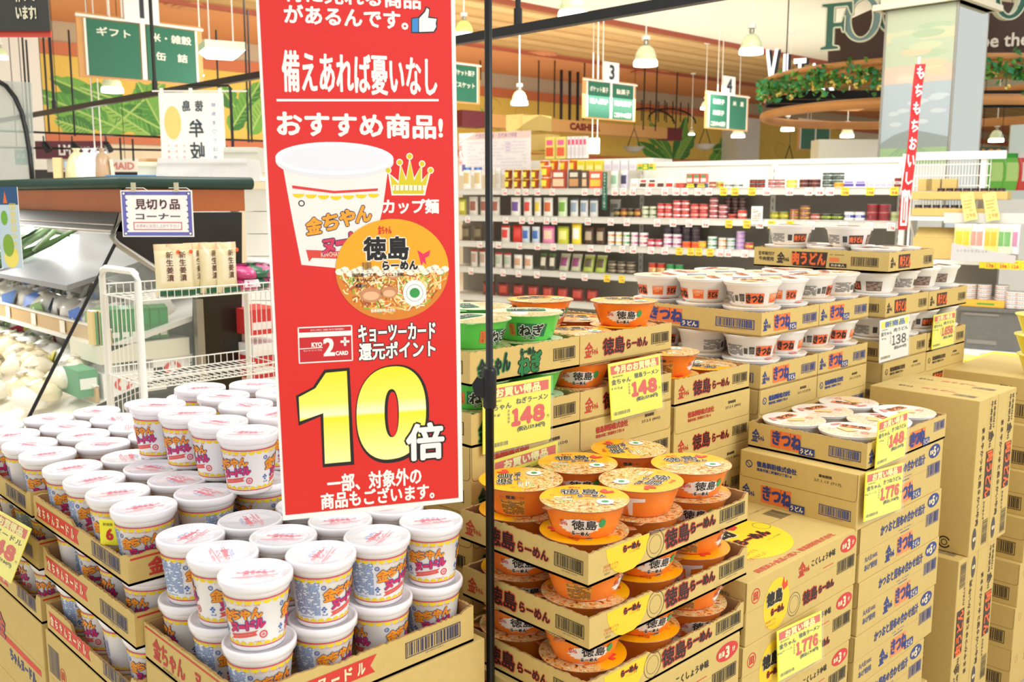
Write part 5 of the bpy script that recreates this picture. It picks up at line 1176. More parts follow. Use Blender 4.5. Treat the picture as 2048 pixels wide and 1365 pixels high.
run('can', 1, 1641, 1685, 2, 12, [('2E3A2A', 'B8C84A')], 'black can with a yellow green band', 'can', w=.04)
run('can', 1, 1687, 1730, 2, 17, [(Wt, '4A5AA0')], 'white can with a blue print', 'can', w=.04)
run('can', 1, 1732, 1780, 2, 16, [('9A2430', '6A3A34')], 'large dark red can', 'can', stack=2, w=.04)
run('can', 1, 1782, 1798, 1, 18, [('B8C08A', '8A9A5A')], 'pale green can', 'can', w=.04)
# third shelf
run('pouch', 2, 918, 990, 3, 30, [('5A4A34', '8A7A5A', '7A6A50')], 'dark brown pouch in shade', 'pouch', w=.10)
run('pouch', 2, 998, 1020, 1, 32, [('E8DCD4', 'D83A34', 'D83A34')], 'white pouch with a red noodle picture', 'pouch', w=.04)
run('pouch', 2, 1021, 1046, 1, 34, [('D83028', 'E8403A', 'C02820')], 'bright red pouch', 'pouch', w=.06)
run('pouch', 2, 1040, 1080, 2, 32, [('C8D4E0', '3A6AB8', 'E4E8EC')], 'white and blue pouch', 'pouch', w=.02)
run('pouch', 2, 1081, 1110, 1, 34, [('E08AB0', 'F0C8B0', 'D84A8A')], 'pink pouch', 'pouch', w=.02)
run('pouch', 2, 1111, 1139, 1, 34, [('C8CC3A', 'E0E08A', '9AA82A')], 'lime green pouch', 'pouch', w=.03)
run('pouch', 2, 1140, 1164, 1, 42, [('F0D83A', Wt, 'E8C42A')], 'tall yellow and white pouch', 'pouch', w=.02)
run('pouch', 2, 1165, 1212, 2, 34, [('4A342A', 'B8A48A', '6A4A38')], 'dark brown pouch', 'pouch', w=.05)
run('can', 2, 1213, 1228, 1, 13.5, [('F0ECE8', 'D88A3A')], 'white can with an orange print', 'can', stack=2, w=.03)
run('can', 2, 1229, 1243, 1, 13.5, [('F0ECE8', 'E8B83A')], 'white can with a yellow print', 'can', stack=2, w=.03)
run('can', 2, 1244, 1259, 1, 13.5, [('F0ECE8', '3FA04A')], 'white can with a green print', 'can', stack=2, w=.03)
run('can', 2, 1260, 1275, 1, 13.5, [('F0ECE8', 'C86AA0')], 'white can with a pink print', 'can', stack=2, w=.03)
run('can', 2, 1276, 1295, 1, 13.5, [('F0ECE8', 'B83A5A')], 'white can with a crimson print', 'can', stack=2, w=.03)
run('can', 2, 1294, 1324, 2, 15, [('C82A4A', 'F2E8EA')], 'short cerise can', 'can', w=.03)
run('can', 2, 1325, 1362, 2, 13, [('E8E0EC', 'A83A6A')], 'white and purple can', 'can', stack=2, w=.03)
run('can', 2, 1363, 1400, 2, 12, [('F06A2A', 'E8441E')], 'low orange can', 'can', w=.03)
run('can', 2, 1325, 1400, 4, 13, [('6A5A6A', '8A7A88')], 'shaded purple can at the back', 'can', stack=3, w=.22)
run('can', 2, 1395, 1413, 1, 14, [('E8A43A', 'F0C83A')], 'yellow can', 'can', w=.03)
run('can', 2, 1414, 1434, 1, 12, [('DCE8E0', '4A8A6A')], 'white and teal can', 'can', stack=2, w=.03)
run('can', 2, 1436, 1471, 2, 11, [('E8E4D8', 'E88A3A'), ('D8DCE8', '6A9A5A')], 'white can with bright fruit print', 'can', stack=2, w=.03)
run('can', 2, 1472, 1490, 1, 9, [('C8A8D0', '9A6AB0')], 'lilac can', 'can', stack=4, w=.03)
run('can', 2, 1490, 1508, 1, 14, [('B83A4A', 'D8C84A')], 'red can with a gold band', 'can', w=.03)
# fourth and fifth shelf
run('pouch', 3, 937, 972, 2, 34, [('DDD6CE', 'B89A8A', 'B83A34')], 'white pouch with a red corner', 'pouch', w=.05)
run('pouch', 3, 986, 1022, 2, 30, [('D8D0C8', 'A8B8A0', 'C8383A')], 'clear pouch with red top', 'pouch', w=.05)
run('pouch', 3, 1024, 1066, 2, 28, [('E8E2DA', 'C89A7A', 'E8E4DE')], 'small white meal pouch', 'pouch', w=.03)
run('pouch', 3, 1076, 1112, 2, 33, [('4A4438', 'D8D0B8', '5A8A4A')], 'black pouch with a rice ball picture', 'pouch', w=.05, lean=.1)
run('pouch', 3, 1114, 1162, 2, 36, [('B8B89A', '8A3A6A', 'E8E2C8')], 'slanting green and purple packet', 'pouch', w=.04, lean=.3)
run('pouch', 3, 1163, 1212, 2, 36, [('A8B84A', '5A4A34', 'E8E4C0')], 'slanting lime and brown packet', 'pouch', w=.04, lean=.3)
run('can', 3, 1214, 1270, 3, 12, [('4A3E2E', 'B0A088')], 'brown can with a pale band', 'can', stack=2, w=.04)
run('can', 3, 1296, 1331, 2, 25, [('B83A2A', 'E8C88A')], 'red can with a yellow lid', 'can', w=.04)
run('can', 3, 1332, 1368, 2, 24, [('2E8A4A', 'E0E4D0')], 'green can with a yellow lid', 'can', w=.04)
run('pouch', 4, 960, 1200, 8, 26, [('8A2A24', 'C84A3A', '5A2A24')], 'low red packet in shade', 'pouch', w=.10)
run('can', 3, 1400, 1500, 5, 12, [('B83A2A', 'D8744A')], 'low red can partly behind the white bowls', 'can', w=.05)
# green vertical shelf sign, loose card
b = B(); u, z, dd = gp(1210, 385, -.03); b.box((-.024, 0, -.33), (.024, .004, .02), c_('17604A')); o = obj('shelf_sign', b.me('b'), None, gw(u, -.04, gp(1210, 349, -.03)[1]), GRZ); tag(o, 'green vertical shelf sign with white writing on the gondola top shelf', 'sign')
q = Dec(); q.vtext('おかゆ・レトルトごはん', 0, .012, .026, 'F2F4EE', gap=1.14, res=1); obj('printed_face', q.me('p'), o)
b = B(); u, z, dd = gp(1515, 440, 0); b.box((-.05, 0, 0), (.05, .002, .15), c_('EFEDE6')); o = obj('shelf_card', b.me('b'), None, gw(u, -.02, SH[1] - .04), GRZ); tag(o, 'white picture card standing at the gondola second shelf', 'card'); q = Dec(); q.block(-.04, .02, .04, .13, 'B8A894', 6, seed=3); q.ring(0, .09, .02, .024, '8A6A5A'); obj('printed_face', q.me('p'), o)
# header board with rice print at the left end
a = gp(918, 275, .3); c = gp(1061, 262, .3); lo = gp(918, 340, .3)
b = B(); W2 = c[0] - a[0]; H2 = a[1] - lo[1] + .10; b.box((0, 0, 0), (W2, .01, H2), c_('F1EBF0')); o = obj('header_board', b.me('b'), None, gw(a[0], .3, lo[1] - .06), GRZ); tag(o, 'white and pink board about old rice above the gondola left end', 'board')
q = Dec(); q.rect(0, H2 * .84, W2, H2, 'F3D3CC', 1); q.text('代表的な白米・古代米の特徴', W2 * .53, H2 * .92, .05, '7A5AA8', w=W2 * .58, L=2); q.rect(W2 * .04, H2 * .1, W2 * .09, H2 * .26, '7A6AA8'); q.rect(W2 * .66, H2 * .55, W2 * .73, H2 * .75, 'D8C4E0')
q.block(W2 * .12, H2 * .1, W2 * .95, H2 * .80, 'E3DCE4', 9, seed=4); q.vtext('うまい米', W2 * .02, H2 * .9, .07, 'E05A5A', res=1); obj('printed_face', q.me('p'), o)
tag(obj('cardboard_carton', bevbox(.22, .25, .17, KRAFT), None, gw(gp(1012, 300, .75)[0], .75, gp(1012, 262, .75)[1]), GRZ), 'pale carton stacked high behind the pink board, upper left', 'carton', 'cartons stacked above the gondola')
b_ = [(1044, 262), (1060, 300), (1062, 340), (1010, 300)]
for k, (px, py) in enumerate(b_[:3]):
    tag(obj('cardboard_carton', cached(('cc',), lambda: bevbox(.22, .25, .165, KRAFT)), None, gw(gp(px, py, .72)[0], .72 + .0 * k, gp(px, py, .72)[1] - .005), GRZ), 'pale carton stacked high behind the pink board, %s of the right column' % ('top', 'middle', 'bottom')[k], 'carton', 'cartons stacked above the gondola')
for k in range(2): run('pack', 0, 1088 + k * 22, 1109 + k * 22, 1, 42, [('F2E27A', 'E8603A', 'F06AA0')], 'tall yellow and pink snack box, %s' % ('left', 'right')[k], 'snack box', w=.55, base=gp(1100, 318, .55)[1])
run('pack', 0, 1133, 1172, 5, 42, [('F2EEF0', 'E8E0E6', 'E64A7A')], 'white box with pink edges behind the upper row', 'snack box', w=.55, base=gp(1100, 318, .55)[1])
tag(obj('low_shelf', (lambda bb: (bb.box((gp(1060, 330, .55)[0], .50, 0), (gp(1310, 330, .55)[0], .95, gp(1100, 321, .55)[1]), WHITEM), bb.me('b'))[1])(B()), None, GO, GRZ), 'white shelf unit backing onto the gondola', 'shelf unit')

# ================================================================ end unit on the right
EO = at(1803, 500, 7.3); EO.z = 0; _before = set(COL.objects)
eu = thing('end_shelf_unit', 'white wire-backed end shelf unit with jars, cartons and packets', 'shelf unit', EO, 0)
def ep(px, py, dy=0): q = onplane(px, py, EO + gy * dy, gy); return (q - EO).dot(gx), q.z, (q - E0).dot(Vector((FX * CP, FY * CP, -SP)))
xr = ep(1968, 350)[0]; zt = ep(1803, 305)[1]
for px in (1806, 1962):
    b = B(); u = ep(px, 400, .3)[0]; b.box((u - .02, .30, .05), (u + .02, .34, zt), WHITEM); obj('upright', b.me('b'), eu)
b = B(); b.box((0, .29, zt - .05), (xr + .1, .33, zt + .01), WHITEM); b.box((0, .29, .05), (xr + .1, .40, ep(1850, 530)[1]), GREY); obj('back_panel', b.me('b'), eu)
b = B()
for k in range(26): u = xr * k / 25; b.box((u - .0025, .31, ep(1850, 430)[1]), (u + .0025, .315, zt), WHITEM)
for py in (330, 352, 372, 400, 425): zz = ep(1850, py, .3)[1]; b.box((0, .305, zz - .004), (xr, .31, zz + .004), WHITEM)
tag(obj('wire_panel', b.me('b'), eu), kind='stuff')
z1, z2 = ep(1830, 433)[1], ep(1830, 518)[1]; zb = ep(1850, 612)[1]
for z in (z1, z2):
    b = B(); b.box((.02, 0, z - .03), (xr + .9, .33, z), WHITEM); b.add([(.03, .02, z - .03), (.03, .30, z - .03), (.03, .30, z - .2), (.045, .02, z - .03), (.045, .30, z - .03), (.045, .30, z - .2)], [(0, 1, 2), (5, 4, 3), (0, 2, 5, 3)], WHITEM); obj('shelf_board', b.me('b'), eu)
b = B(); b.box((ep(1962, 440)[0] - .25, -.012, z1 - .045), (xr + .9, 0, z1 + .03), RAILP); b.box((ep(1960, 520)[0], -.02, z2 - .05), (xr + .9, -.008, z2 + .012), c_('F2E43A')); obj('price_rail', b.me('b'), eu)
def opentray(x, y, z, w, d_, h, lab, grp='open cartons on the end shelf unit', rz=0):
    o = obj('open_carton', tray_mesh(w, d_, h, 3), None, EO + Vector((x, y, z)), rz); return tag(o, lab, 'carton', grp)
xa = ep(1822, 430)[0]
opentray(xa, .01, z1 + .002, .50, .25, .06, 'lower open carton of jars on the end shelf unit'); opentray(xa - .02, .02, z1 + .125, .66, .25, .06, 'upper open carton of jars on the end shelf unit')
def jar_me():
    b = B(); b.lathe([(.026, 0), (.028, .004), (.028, .055), (.024, .062)], foil('5A1E1C'), 16); b.lathe([(.0285, .012), (.0285, .045)], foil('E6D8DA'), 16); b.lathe([(.0265, .060), (.0265, .074), (.025, .076)], foil('2A1A18'), 16); return b.me('jar')
jm = jar_me()
for k in range(6):
    tag(obj('food_jar', jm, None, EO + Vector((xa + .04 + k * .063, .05, z1 + .010))), 'black-lidded jar in the lower open carton, %s from left' % ORD[k + 1], 'jar', 'jars in the lower carton')
for k in range(8):
    tag(obj('food_jar', jm, None, EO + Vector((xa + .19 + k * .058, .06 + .0 * k, z1 + .133))), 'dark jar with black lid in the upper open carton, %s from left' % ORD[k + 1], 'jar', 'jars in the upper carton')
for k in range(3): tag(obj('cardboard_flap_box', bevbox(.10, .08, .09, KRAFT), None, EO + Vector((xa + .01 + k * .115 - (0.06 if k else 0), .14, z1 + .19))), 'small brown box above the open cartons of jars, %s' % ORD[k + 1], 'box', 'small brown boxes')
opentray(ep(1806, 515)[0] + .06, .02, z2 + .002, .42, .28, .16, 'deep open carton with a raised flap on the end unit lower shelf')
b = B(); b.add([(0, 0, 0), (.40, 0, 0), (.40, .12, .07), (0, .12, .07), (0, 0, .004), (.40, 0, .004), (.40, .12, .074), (0, .12, .074)], [(3, 2, 1, 0), (4, 5, 6, 7), (0, 1, 5, 4), (1, 2, 6, 5), (2, 3, 7, 6), (3, 0, 4, 7)], KRAFT); tag(obj('cardboard_flap', b.me('b'), None, EO + Vector((ep(1806, 515)[0] + .07, .03, z2 + .162))), 'bent cardboard flap on the deep open carton', 'flap')
bx0 = ep(1908, 520)[0]
b = B(); b.prism([(0, 0), (.42, 0), (.42, .20), (0, .28)], c_('C6C3C2'), 0, .006); b.prism([(0, 0), (.42, 0), (.42, .05), (0, .13)], c_('C6C3C2'), .16, .166); bxm = b.me('b'); o = obj('display_box', bxm, None, EO + Vector((bx0, .02, z2 + .004)), rot=(math.pi / 2, 0, 0)); tag(o, 'white display box of yellow and green packets on the end unit', 'display box')
q = Dec(); q.text('トーストスプレッド', .14, .075, .022, '5A5A64', w=.2); obj('printed_face', q.me('p', planar((0, 0, .166), (1, 0, 0), (0, 1, 0), (0, 0, 1))), o)
for k in range(9):
    c = [('F0E6A0', 'E8C83A', 'F4F0D8'), ('F3EFE6', 'E89A8A', 'E8E4D8'), ('F0E48A', 'E8B83A', 'F4F0D8'), ('D8E4C8', '7AB06A', 'F0F0E0'), ('E8DCE4', 'C88AA8', 'F0E8EC')][min(4, k // 2)]
    tag(obj('food_pouch', pouch_me(.075, .21, .02, *c), None, EO + Vector((bx0 + .03 + k * .045, -.03 - .004 * (k % 2), z2 + .06)), -.15), 'slim %s packet in the white display box, %s from the left' % (('yellow', 'white', 'yellow', 'green', 'pink')[min(4, k // 2)], ORD[k + 1]), 'packet', 'packets in the white display box')
for k, px in enumerate((1932, 1976)):
    a = ep(px, 440); o = obj('price_card', (lambda bb: (bb.box((0, 0, 0), (.085, .002, .20), c_('F2F08A')), bb.me('b'))[1])(B()), None, EO + Vector((a[0], -.05, z1 - .03)), rot=(.1, -.2, 0)); tag(o, 'pale yellow price card leaning on the end shelf, %s one' % ('left', 'right')[k], 'price card', 'price cards on the end shelf'); q = Dec(); q.block(.01, .06, .07, .18, 'D8B06A', 5); q.text('298', .045, .035, .03, 'D8503A'); obj('printed_face', q.me('p'), o)
for k, px in enumerate((1972, 1998, 2022, 2046)):
    a = ep(px, 520); o = obj('price_tag', tagmesh(True, NUM[k + 2]), None, EO + Vector((a[0], -.022, z2 - .052))); tag(o, 'yellow shelf price tag on the end unit lower shelf, %s from the left' % ORD[k + 1], 'price tag', 'yellow tags of the end unit')
# plastic crate with stacked white cans
cz = ep(1920, 612)[1]; cx0, cx1 = ep(1918, 700)[0], ep(2056, 700)[0]; cb = ep(1930, 696)[1]
CRG = mat('crate_grey', '6E6C66', .75, noise=.08, nscale=30)
b = B(); b.box((cx0, -.02, cb), (cx1, .42, cz), CRG); b.box((cx0 - .012, -.032, cz - .03), (cx1 + .01, .43, cz), CRG); b.box((cx0 + .05, -.024, cb + .04), (cx0 + .25, -.018, cb + .07), GREY); b.box((cx0 + .02, -.024, cz - .06), (cx0 + .25, -.018, cz - .045), GREY)
tag(obj('plastic_crate', b.me('b'), None, EO), 'large grey foam crate under the end shelf unit', 'crate')
b = B(); b.box((cx0 - .02, -.1, 0), (cx1 + .3, .5, cb - .002), c_('E4E4E2')); tag(obj('white_plinth', b.me('b'), None, EO), 'white low cabinet under the grey crate', 'cabinet')
opt = B(); opt.box((cx0 - .06, -.015, cz + .002), (ep(2010, 600)[0], .2, cz + .008), c_('E3B23A')); opt.box((cx0 - .06, -.018, cz + .002), (ep(2010, 600)[0], -.013, cz + .055), c_('E3B23A')); opt.box((cx0 + .1, -.0195, cz + .02), (ep(1990, 600)[0], -.0178, cz + .032), c_('4A9A3A'))
tag(obj('shallow_tray', opt.me('b'), None, EO), 'orange and green shallow tray holding white cans on the crate', 'tray')
for i, (px, n) in enumerate(((1912, 5), (1936, 5), (1965, 5), (2001, 5), (1950, 2), (1985, 2), (2024, 4), (2044, 4))):
    a = ep(px, 600); 
    for s in range(n): tag(obj('food_can', can_me('E4E6EA', 'D8A07A', .047, .031), None, EO + Vector((a[0], .06 if i < 4 else .03, (cz + .0085 if i < 6 else cz + .001) + s * .0312))) if (i < 4 or i > 5) else obj('food_can', can_me('E4E6EA', 'D8A07A', .047, .031), None, EO + Vector((a[0], -.06 if False else .16, cz + .0085 + s * .0312))), 'flat white can on the crate, %s pile, %s from bottom' % (ORD[i + 1], ORD[s + 1]), 'can', 'white cans on the grey crate')
for o in COL.objects:                                   # the end unit and its goods stand parallel to the gondola
    if o not in _before and o.parent is None:
        d_ = o.location - EO; o.location = EO + gx * d_.x + gy * d_.y + Vector((0, 0, d_.z)); o.rotation_euler.z += GRZ
# green and red snack bags at the right edge
for k, (px, c, nm) in enumerate(((1990, ('6ABF3A', 'B8E07A', '2FA83A'), 'green'), (2020, ('6ABF3A', 'B8E07A', '2FA83A'), 'green'), (2052, ('D83A2E', 'F0E0D4', 'E8E4DC'), 'red and white'))):
    p = at(px, 374 if k < 2 else 374, 11.0); tag(obj('snack_bag', pouch_me(.27, .42, .10, *c), None, (p.x, p.y, p.z - .04), -.6), '%s snack bag at the right edge above the end unit, %s from left' % (nm, ORD[k + 1]), 'snack bag', 'snack bags at the right edge')
p = at(1985, 402, 10.95); b = B(); b.box((-.1, 0, -p.z), (.8, .3, 0), WHITEM); tag(obj('low_cabinet', b.me('b'), None, (p.x, p.y, p.z + .02), -.78), 'white cabinet carrying the snack bags at the right edge', 'cabinet')
# yellow bowls on the cartons at the right edge
def ybowl(x, y, z, r, c, lab, lid='EFE3C8', grp='yellow noodle bowls at the right edge'):
    t = thing('noodle_bowl', lab, 'noodle bowl', (x, y, z), -.4, grp)
    b = B(); b.lathe([(r * .68, 0), (r * .74, .004), (r * .93, .052), (r * .97, .056)], foil(c), 28); obj('bowl_body', smooth(b.me('b')), t)
    b = B(); b.lathe([(r * .97, .055), (r, .057), (r, .060), (0, .061)], foil(lid), 28); obj('lid', smooth(b.me('b')), t)
    q = Dec(); q.rect(-.02, .012, .03, .042, '2A2A1E'); q.ell(.045, .028, .018, .014, 'D8502A', 1.5, 16); q.text('ラーメン', .005, .028, .014, 'F2E23A', w=.04, res=1); obj('printed_side', q.me('p', cone(r * .745, .004, r * .935, .052)), t)
p = at(1984, 748, 3.6); ybowl(p.x, p.y, p.z - .03, .088, 'E0CC2E', 'yellow noodle bowl with an orange picture beyond the tall cartons')
p = at(2012, 728, 3.9); ybowl(p.x, p.y, p.z - .03, .10, 'D8C4A0', 'large pale noodle bowl behind the yellow one', 'F0E4CC')
p2_ = at(1985, 768, 3.6); b = B(); b.box((-.1, -.12, -p2_.z), (.75, .6, 0), KRAFT); tag(obj('cardboard_carton', b.me('b'), None, (p2_.x, p2_.y, p2_.z - .020)), 'carton stack carrying the yellow bowls behind the tall cartons', 'carton')
for k, (px, py, dd) in enumerate(((2042, 868, 2.95), (2040, 905, 2.95), (2046, 935, 2.95))):
    p = at(px, py, dd); ybowl(p.x + .06, p.y - .03, fz + .0015 + (.122, .061, 0)[k], .09, 'F2E81E', 'bright yellow wrapped noodle bowl at the right edge, %s of the pile' % ('top', 'middle', 'bottom')[k], 'F4EC5A')
for k, (px, py) in enumerate(((2040, 765), (2035, 800))):
    p = at(px, py, 3.45); b = B(); b.box((0, 0, 0), (.3, .2, .055), c_('F2E01E')); tag(obj('food_packet', b.me('b'), None, p), 'flat yellow packet at the right edge, %s one' % ('upper', 'lower')[k], 'packet', 'yellow packets at the right edge')
# ================================================================ CHILLED PRODUCE CASE on the left
YE = 3.5
def E_(px, py): q = ony(px, py, YE); return (q.x, q.z)
XF, ZT = E_(250, 372); XB = E_(485, 372)[0]; LY = 5.2
case = thing('chilled_produce_case', 'chilled produce case with wood fascia, black canopy and green rail at left', 'display case', (XF, YE, 0))
WOODF = mat('fascia_wood', 'AC5A26', .45, coat=.08, noise=.10, nscale=3); GREENR = mat('green_rail', '12382A', .35, coat=.3); BLK = mat('case_black', '1A1512', .5)
W3 = XB - XF; zf = E_(250, 425)[1]; zc = E_(240, 473)[1]
b = B(); b.box((-.005, .0, zf), (.03, LY, ZT), WOODF); b.box((-.005, -.012, zf), (W3, .02, ZT), WOODF); obj('wood_fascia', b.me('b'), case)
b = B(); b.tube([(-.012, LY, ZT + .012), (-.012, -.012, ZT + .012), (W3 + .03, -.015, ZT + .012)], .024, GREENR, 12); obj('green_rail', smooth(b.me('b')), case)
b = B(); b.add([(-.03, 0, zf), (-.03, LY, zf), (-.055, LY, zc + .02), (-.055, 0, zc + .02), (.10, 0, zc), (.10, LY, zc), (.10, 0, zf), (.10, LY, zf)], [(0, 1, 2, 3), (3, 2, 5, 4), (0, 3, 4, 6), (6, 7, 1, 0), (1, 7, 5, 2), (4, 5, 7, 6)], BLK)
obj('black_canopy', b.me('b'), case)
b = B(); b.tube([(-.056, 0, zc + .018), (-.056, LY, zc + .018)], .006, STEEL, 8); b.tube([(-.05, 0, zf - .045), (-.05, LY, zf - .045)], .003, STEEL, 6); obj('steel_trim', b.me('b'), case)
def end_poly(pts, m, t=.03, y=0): 
    b = B(); P_ = [(E_(*p)[0] - XF, E_(*p)[1]) for p in pts]; n = len(P_)
    V = [(x, y, z) for x, z in P_] + [(x, y + t, z) for x, z in P_]; b.add(V, [tuple(range(n)), tuple(range(n, 2 * n))[::-1]] + [(i, n + i, n + (i + 1) % n, (i + 1) % n) for i in range(n)], m); return b
obj('end_panel', end_poly([(246, 425), (484, 425), (484, 860), (392, 860), (392, 590), (236, 490), (226, 474)], mat('end_panel_black', '100C0A', .35, coat=.25)).me('b'), case)
b = B(); b.tube([(E_(*p)[0] - XF, -.012, E_(*p)[1]) for p in ((242, 428), (222, 474), (232, 488), (392, 592))], .012, STEEL, 8); obj('edge_moulding', smooth(b.me('b')), case)
b = B(); x0, x1 = E_(385, 600)[0] - XF, E_(393, 600)[0] - XF; b.box((x0, -.03, 0), (x1 + .012, .0, E_(388, 598)[1]), STEEL); obj('steel_post', b.me('b'), case)
gb = end_poly([(228, 490), (392, 594), (392, 850), (48, 850)], GLASS, .004, -.004); obj('glass_end_pane', gb.me('b'), case)
b = B(); b.tube([(E_(*p)[0] - XF, -.01, E_(*p)[1]) for p in ((229, 486), (48, 850))], .0065, BLACKM, 8); obj('glass_edge_strip', b.me('b'), case)
zb_ = E_(300, 840)[1]
b = B(); b.box((W3 - .04, .03, 0), (W3, LY, ZT), c_('F2F0EA')); b.box((-.62, .0, 0), (W3, LY, .60), c_('E9E6DC')); obj('case_body', b.me('b'), case)
lamp = mat('case_lamp', 'FFFDF4', .4, emit=5.0)
b = B(); b.box((.12, .1, zc + .02), (.16, LY, zc + .045), lamp); obj('case_lamp', b.me('b'), case)
area('produce_case_light', (XF + .25, YE + 1.6, zc - .01), (XF + .02, YE + 1.6, .7), .2, 95, (1, .99, .95), 2.8)
DK = []
for k, (r0, h, back) in enumerate((((223, 664), .058, .30), ((197, 778), .060, .36))):
    x, z = E_(*r0); DK.append((x, z)); x -= XF
    b = B(); b.box((x, .03, z - h), (x + .012, LY, z + .002), mat('rail_tan', 'C9A878', .4, coat=.5)); b.box((x - .004, .03, z), (x + .014, LY, z + .006), c_('EFEBE0')); b.add([(x, .03, z - h), (x, LY, z - h), (W3 - .04, LY, z + back * .25), (W3 - .04, .03, z + back * .25), (x, .03, z - h - .02), (x, LY, z - h - .02), (W3 - .04, LY, z + back * .25 - .02), (W3 - .04, .03, z + back * .25 - .02)], [(0, 1, 2, 3), (7, 6, 5, 4), (0, 3, 7, 4), (1, 0, 4, 5), (2, 1, 5, 6), (3, 2, 6, 7)], c_('E6E3DA'))
    sh = obj('display_deck', b.me('b'), case)
    for q in range(14): bb = B(); bb.box((x - .006, 0, z - h + .004), (x - .004, .055, z - .004), c_('F0E7D8')); d_ = Dec(); o = obj('price_tag', cached(('ct', k), lambda: bb.me('price_tag')), sh, (0, .12 + q * .34 + (.1 if k else 0), 0))
# upper steel rack with leeks
x2, z2_ = E_(250, 560); b = B(); b.add([(x2 - XF - .12, .25, z2_ - .03), (x2 - XF - .12, LY, z2_ - .03), (W3 - .05, LY, z2_ + .12), (W3 - .05, .25, z2_ + .12), (x2 - XF - .12, .25, z2_ - .05), (x2 - XF - .12, LY, z2_ - .05), (W3 - .05, LY, z2_ + .10), (W3 - .05, .25, z2_ + .10)], [(0, 1, 2, 3), (7, 6, 5, 4), (0, 3, 7, 4), (1, 0, 4, 5), (2, 1, 5, 6), (3, 2, 6, 7)], mat('deck_grey', '8E8F92', .4)); obj('steel_deck', b.me('b'), case)
R = random.Random(12)
LEEK = [foil('5A7A48'), foil('7C9A6A'), foil('3E5A3A'), foil('A8B89A')]
for i in range(19):
    y = YE + 1.15 + i * .11; xx = x2 - .10 + R.uniform(-.02, .02); b = B(); c = LEEK[i % 4]
    b.tube([(0, 0, 0), (.10, R.uniform(-.03, .03), .035), (.24, R.uniform(-.06, .06), .08 + R.uniform(0, .05)), (.34, R.uniform(-.1, .1), .13 + R.uniform(0, .08))], [.022, .023, .018, .006], c, 6); b.tube([(0, 0, 0), (-.045, 0, -.012)], [.021, .015], foil('E6E4D0'), 6); b.tube([(.15, 0, .05), (.27, .05, .14), (.36, .10, .11)], [.015, .013, .004], c, 5)
    o = obj('leek', smooth(b.me('leek')), None, (xx, y, z2_ + .0 + (i % 2) * .012)); tag(o, 'leek lying across the upper deck of the produce case, %s from the near end' % ORD[i + 1], 'leek', 'leeks on the upper deck')
def bag(w, h, t, c1, c2, seed):
    def f():
        RR = random.Random(seed); b = B(); ph = [RR.uniform(0, 6.28) for _ in range(4)]
        b.lathe([(.42, 0), (.56, .10), (.60, .32), (.55, .55), (.42, .72), (.22, .84), (.10, .88), (.22, .97)], foil(c1), 14, wob=lambda th, j: .05 * math.sin(3 * th + ph[0] + j) + .03 * math.sin(5 * th + ph[1] + 2 * j))
        b.V = [(x * w, y * t, z * h) for x, y, z in b.V]; V = [(-.3 * w, -.62 * t, .2 * h), (.3 * w, -.64 * t, .2 * h), (.26 * w, -.56 * t, .66 * h), (-.26 * w, -.54 * t, .66 * h)]; b.add(V, [(0, 1, 2, 3)], foil(c2)); return smooth(b.me('bag'))
    return cached(('bag', seed, c1, c2), f)
BC = [[('F6F3EA', '6E96D8'), ('F3EEDF', 'F4F2EE'), ('F7F5F0', '4A7AD0'), ('EFE9D8', '8AB06A')], [('E6EADA', '6FA053'), ('F2F0EC', 'D8486A'), ('EDEFD8', 'E6DC3A'), ('F4F2F0', '7AB08A')]]
for k in range(2):
    for j in range(2):
        for i in range(20):
            x, z = DK[k]; y = YE + .16 + i * .145 + j * .07; c = BC[k][(i * 3 + j + k) % 4]
            xx = x + .10 + j * .16; zz = z - (.058 if k == 0 else .06) + (.10 + j * .16) * (.22 + .05 * k) + .005
            o = obj('vegetable_bag', bag(.145, .12, .115, c[0], c[1], (i + j * 2) % 5), None, (xx, y, zz), rot=(R.uniform(-.5, .5), -.3, math.pi / 2 * -1 + R.uniform(-.8, .8)))
            tag(o, 'bag of vegetables on the %s produce deck, %s row, %s from the near end' % (('upper', 'lower')[k], ('front', 'back')[j], ORD[i + 1]), 'vegetable bag', 'bags of vegetables on the %s deck' % ('upper', 'lower')[k])
# bottom bin of pale sprouts / mushrooms
BIN = 0
for i in range(84):
    y = YE + .16 + R.uniform(0, 2.4); x = XF - .52 + R.uniform(0, .40); o = obj('packed_mushrooms', bag(.105, .09, .10, ('F2E8CC', 'F6F2E4', 'EFDFB8')[i % 3], 'F4EEDC', i % 5), None, (x, y, .60 + (x - XF + .6) * .45), rot=(.2, -.1, R.uniform(0, 6)))
    tag(o, 'pale bag of mushrooms heaped in the low bin of the produce case', 'mushroom bag', 'mushroom bags in the low bin')
b = B(); b.add([(-.62, .03, .60), (-.62, LY, .60), (W3 - .05, LY, .90), (W3 - .05, .03, .90), (-.62, .03, .58), (-.62, LY, .58), (W3 - .05, LY, .88), (W3 - .05, .03, .88)], [(0, 1, 2, 3), (7, 6, 5, 4), (0, 3, 7, 4), (1, 0, 4, 5), (2, 1, 5, 6), (3, 2, 6, 7)], c_('F0EBDC')); obj('low_bin', b.me('b'), case)
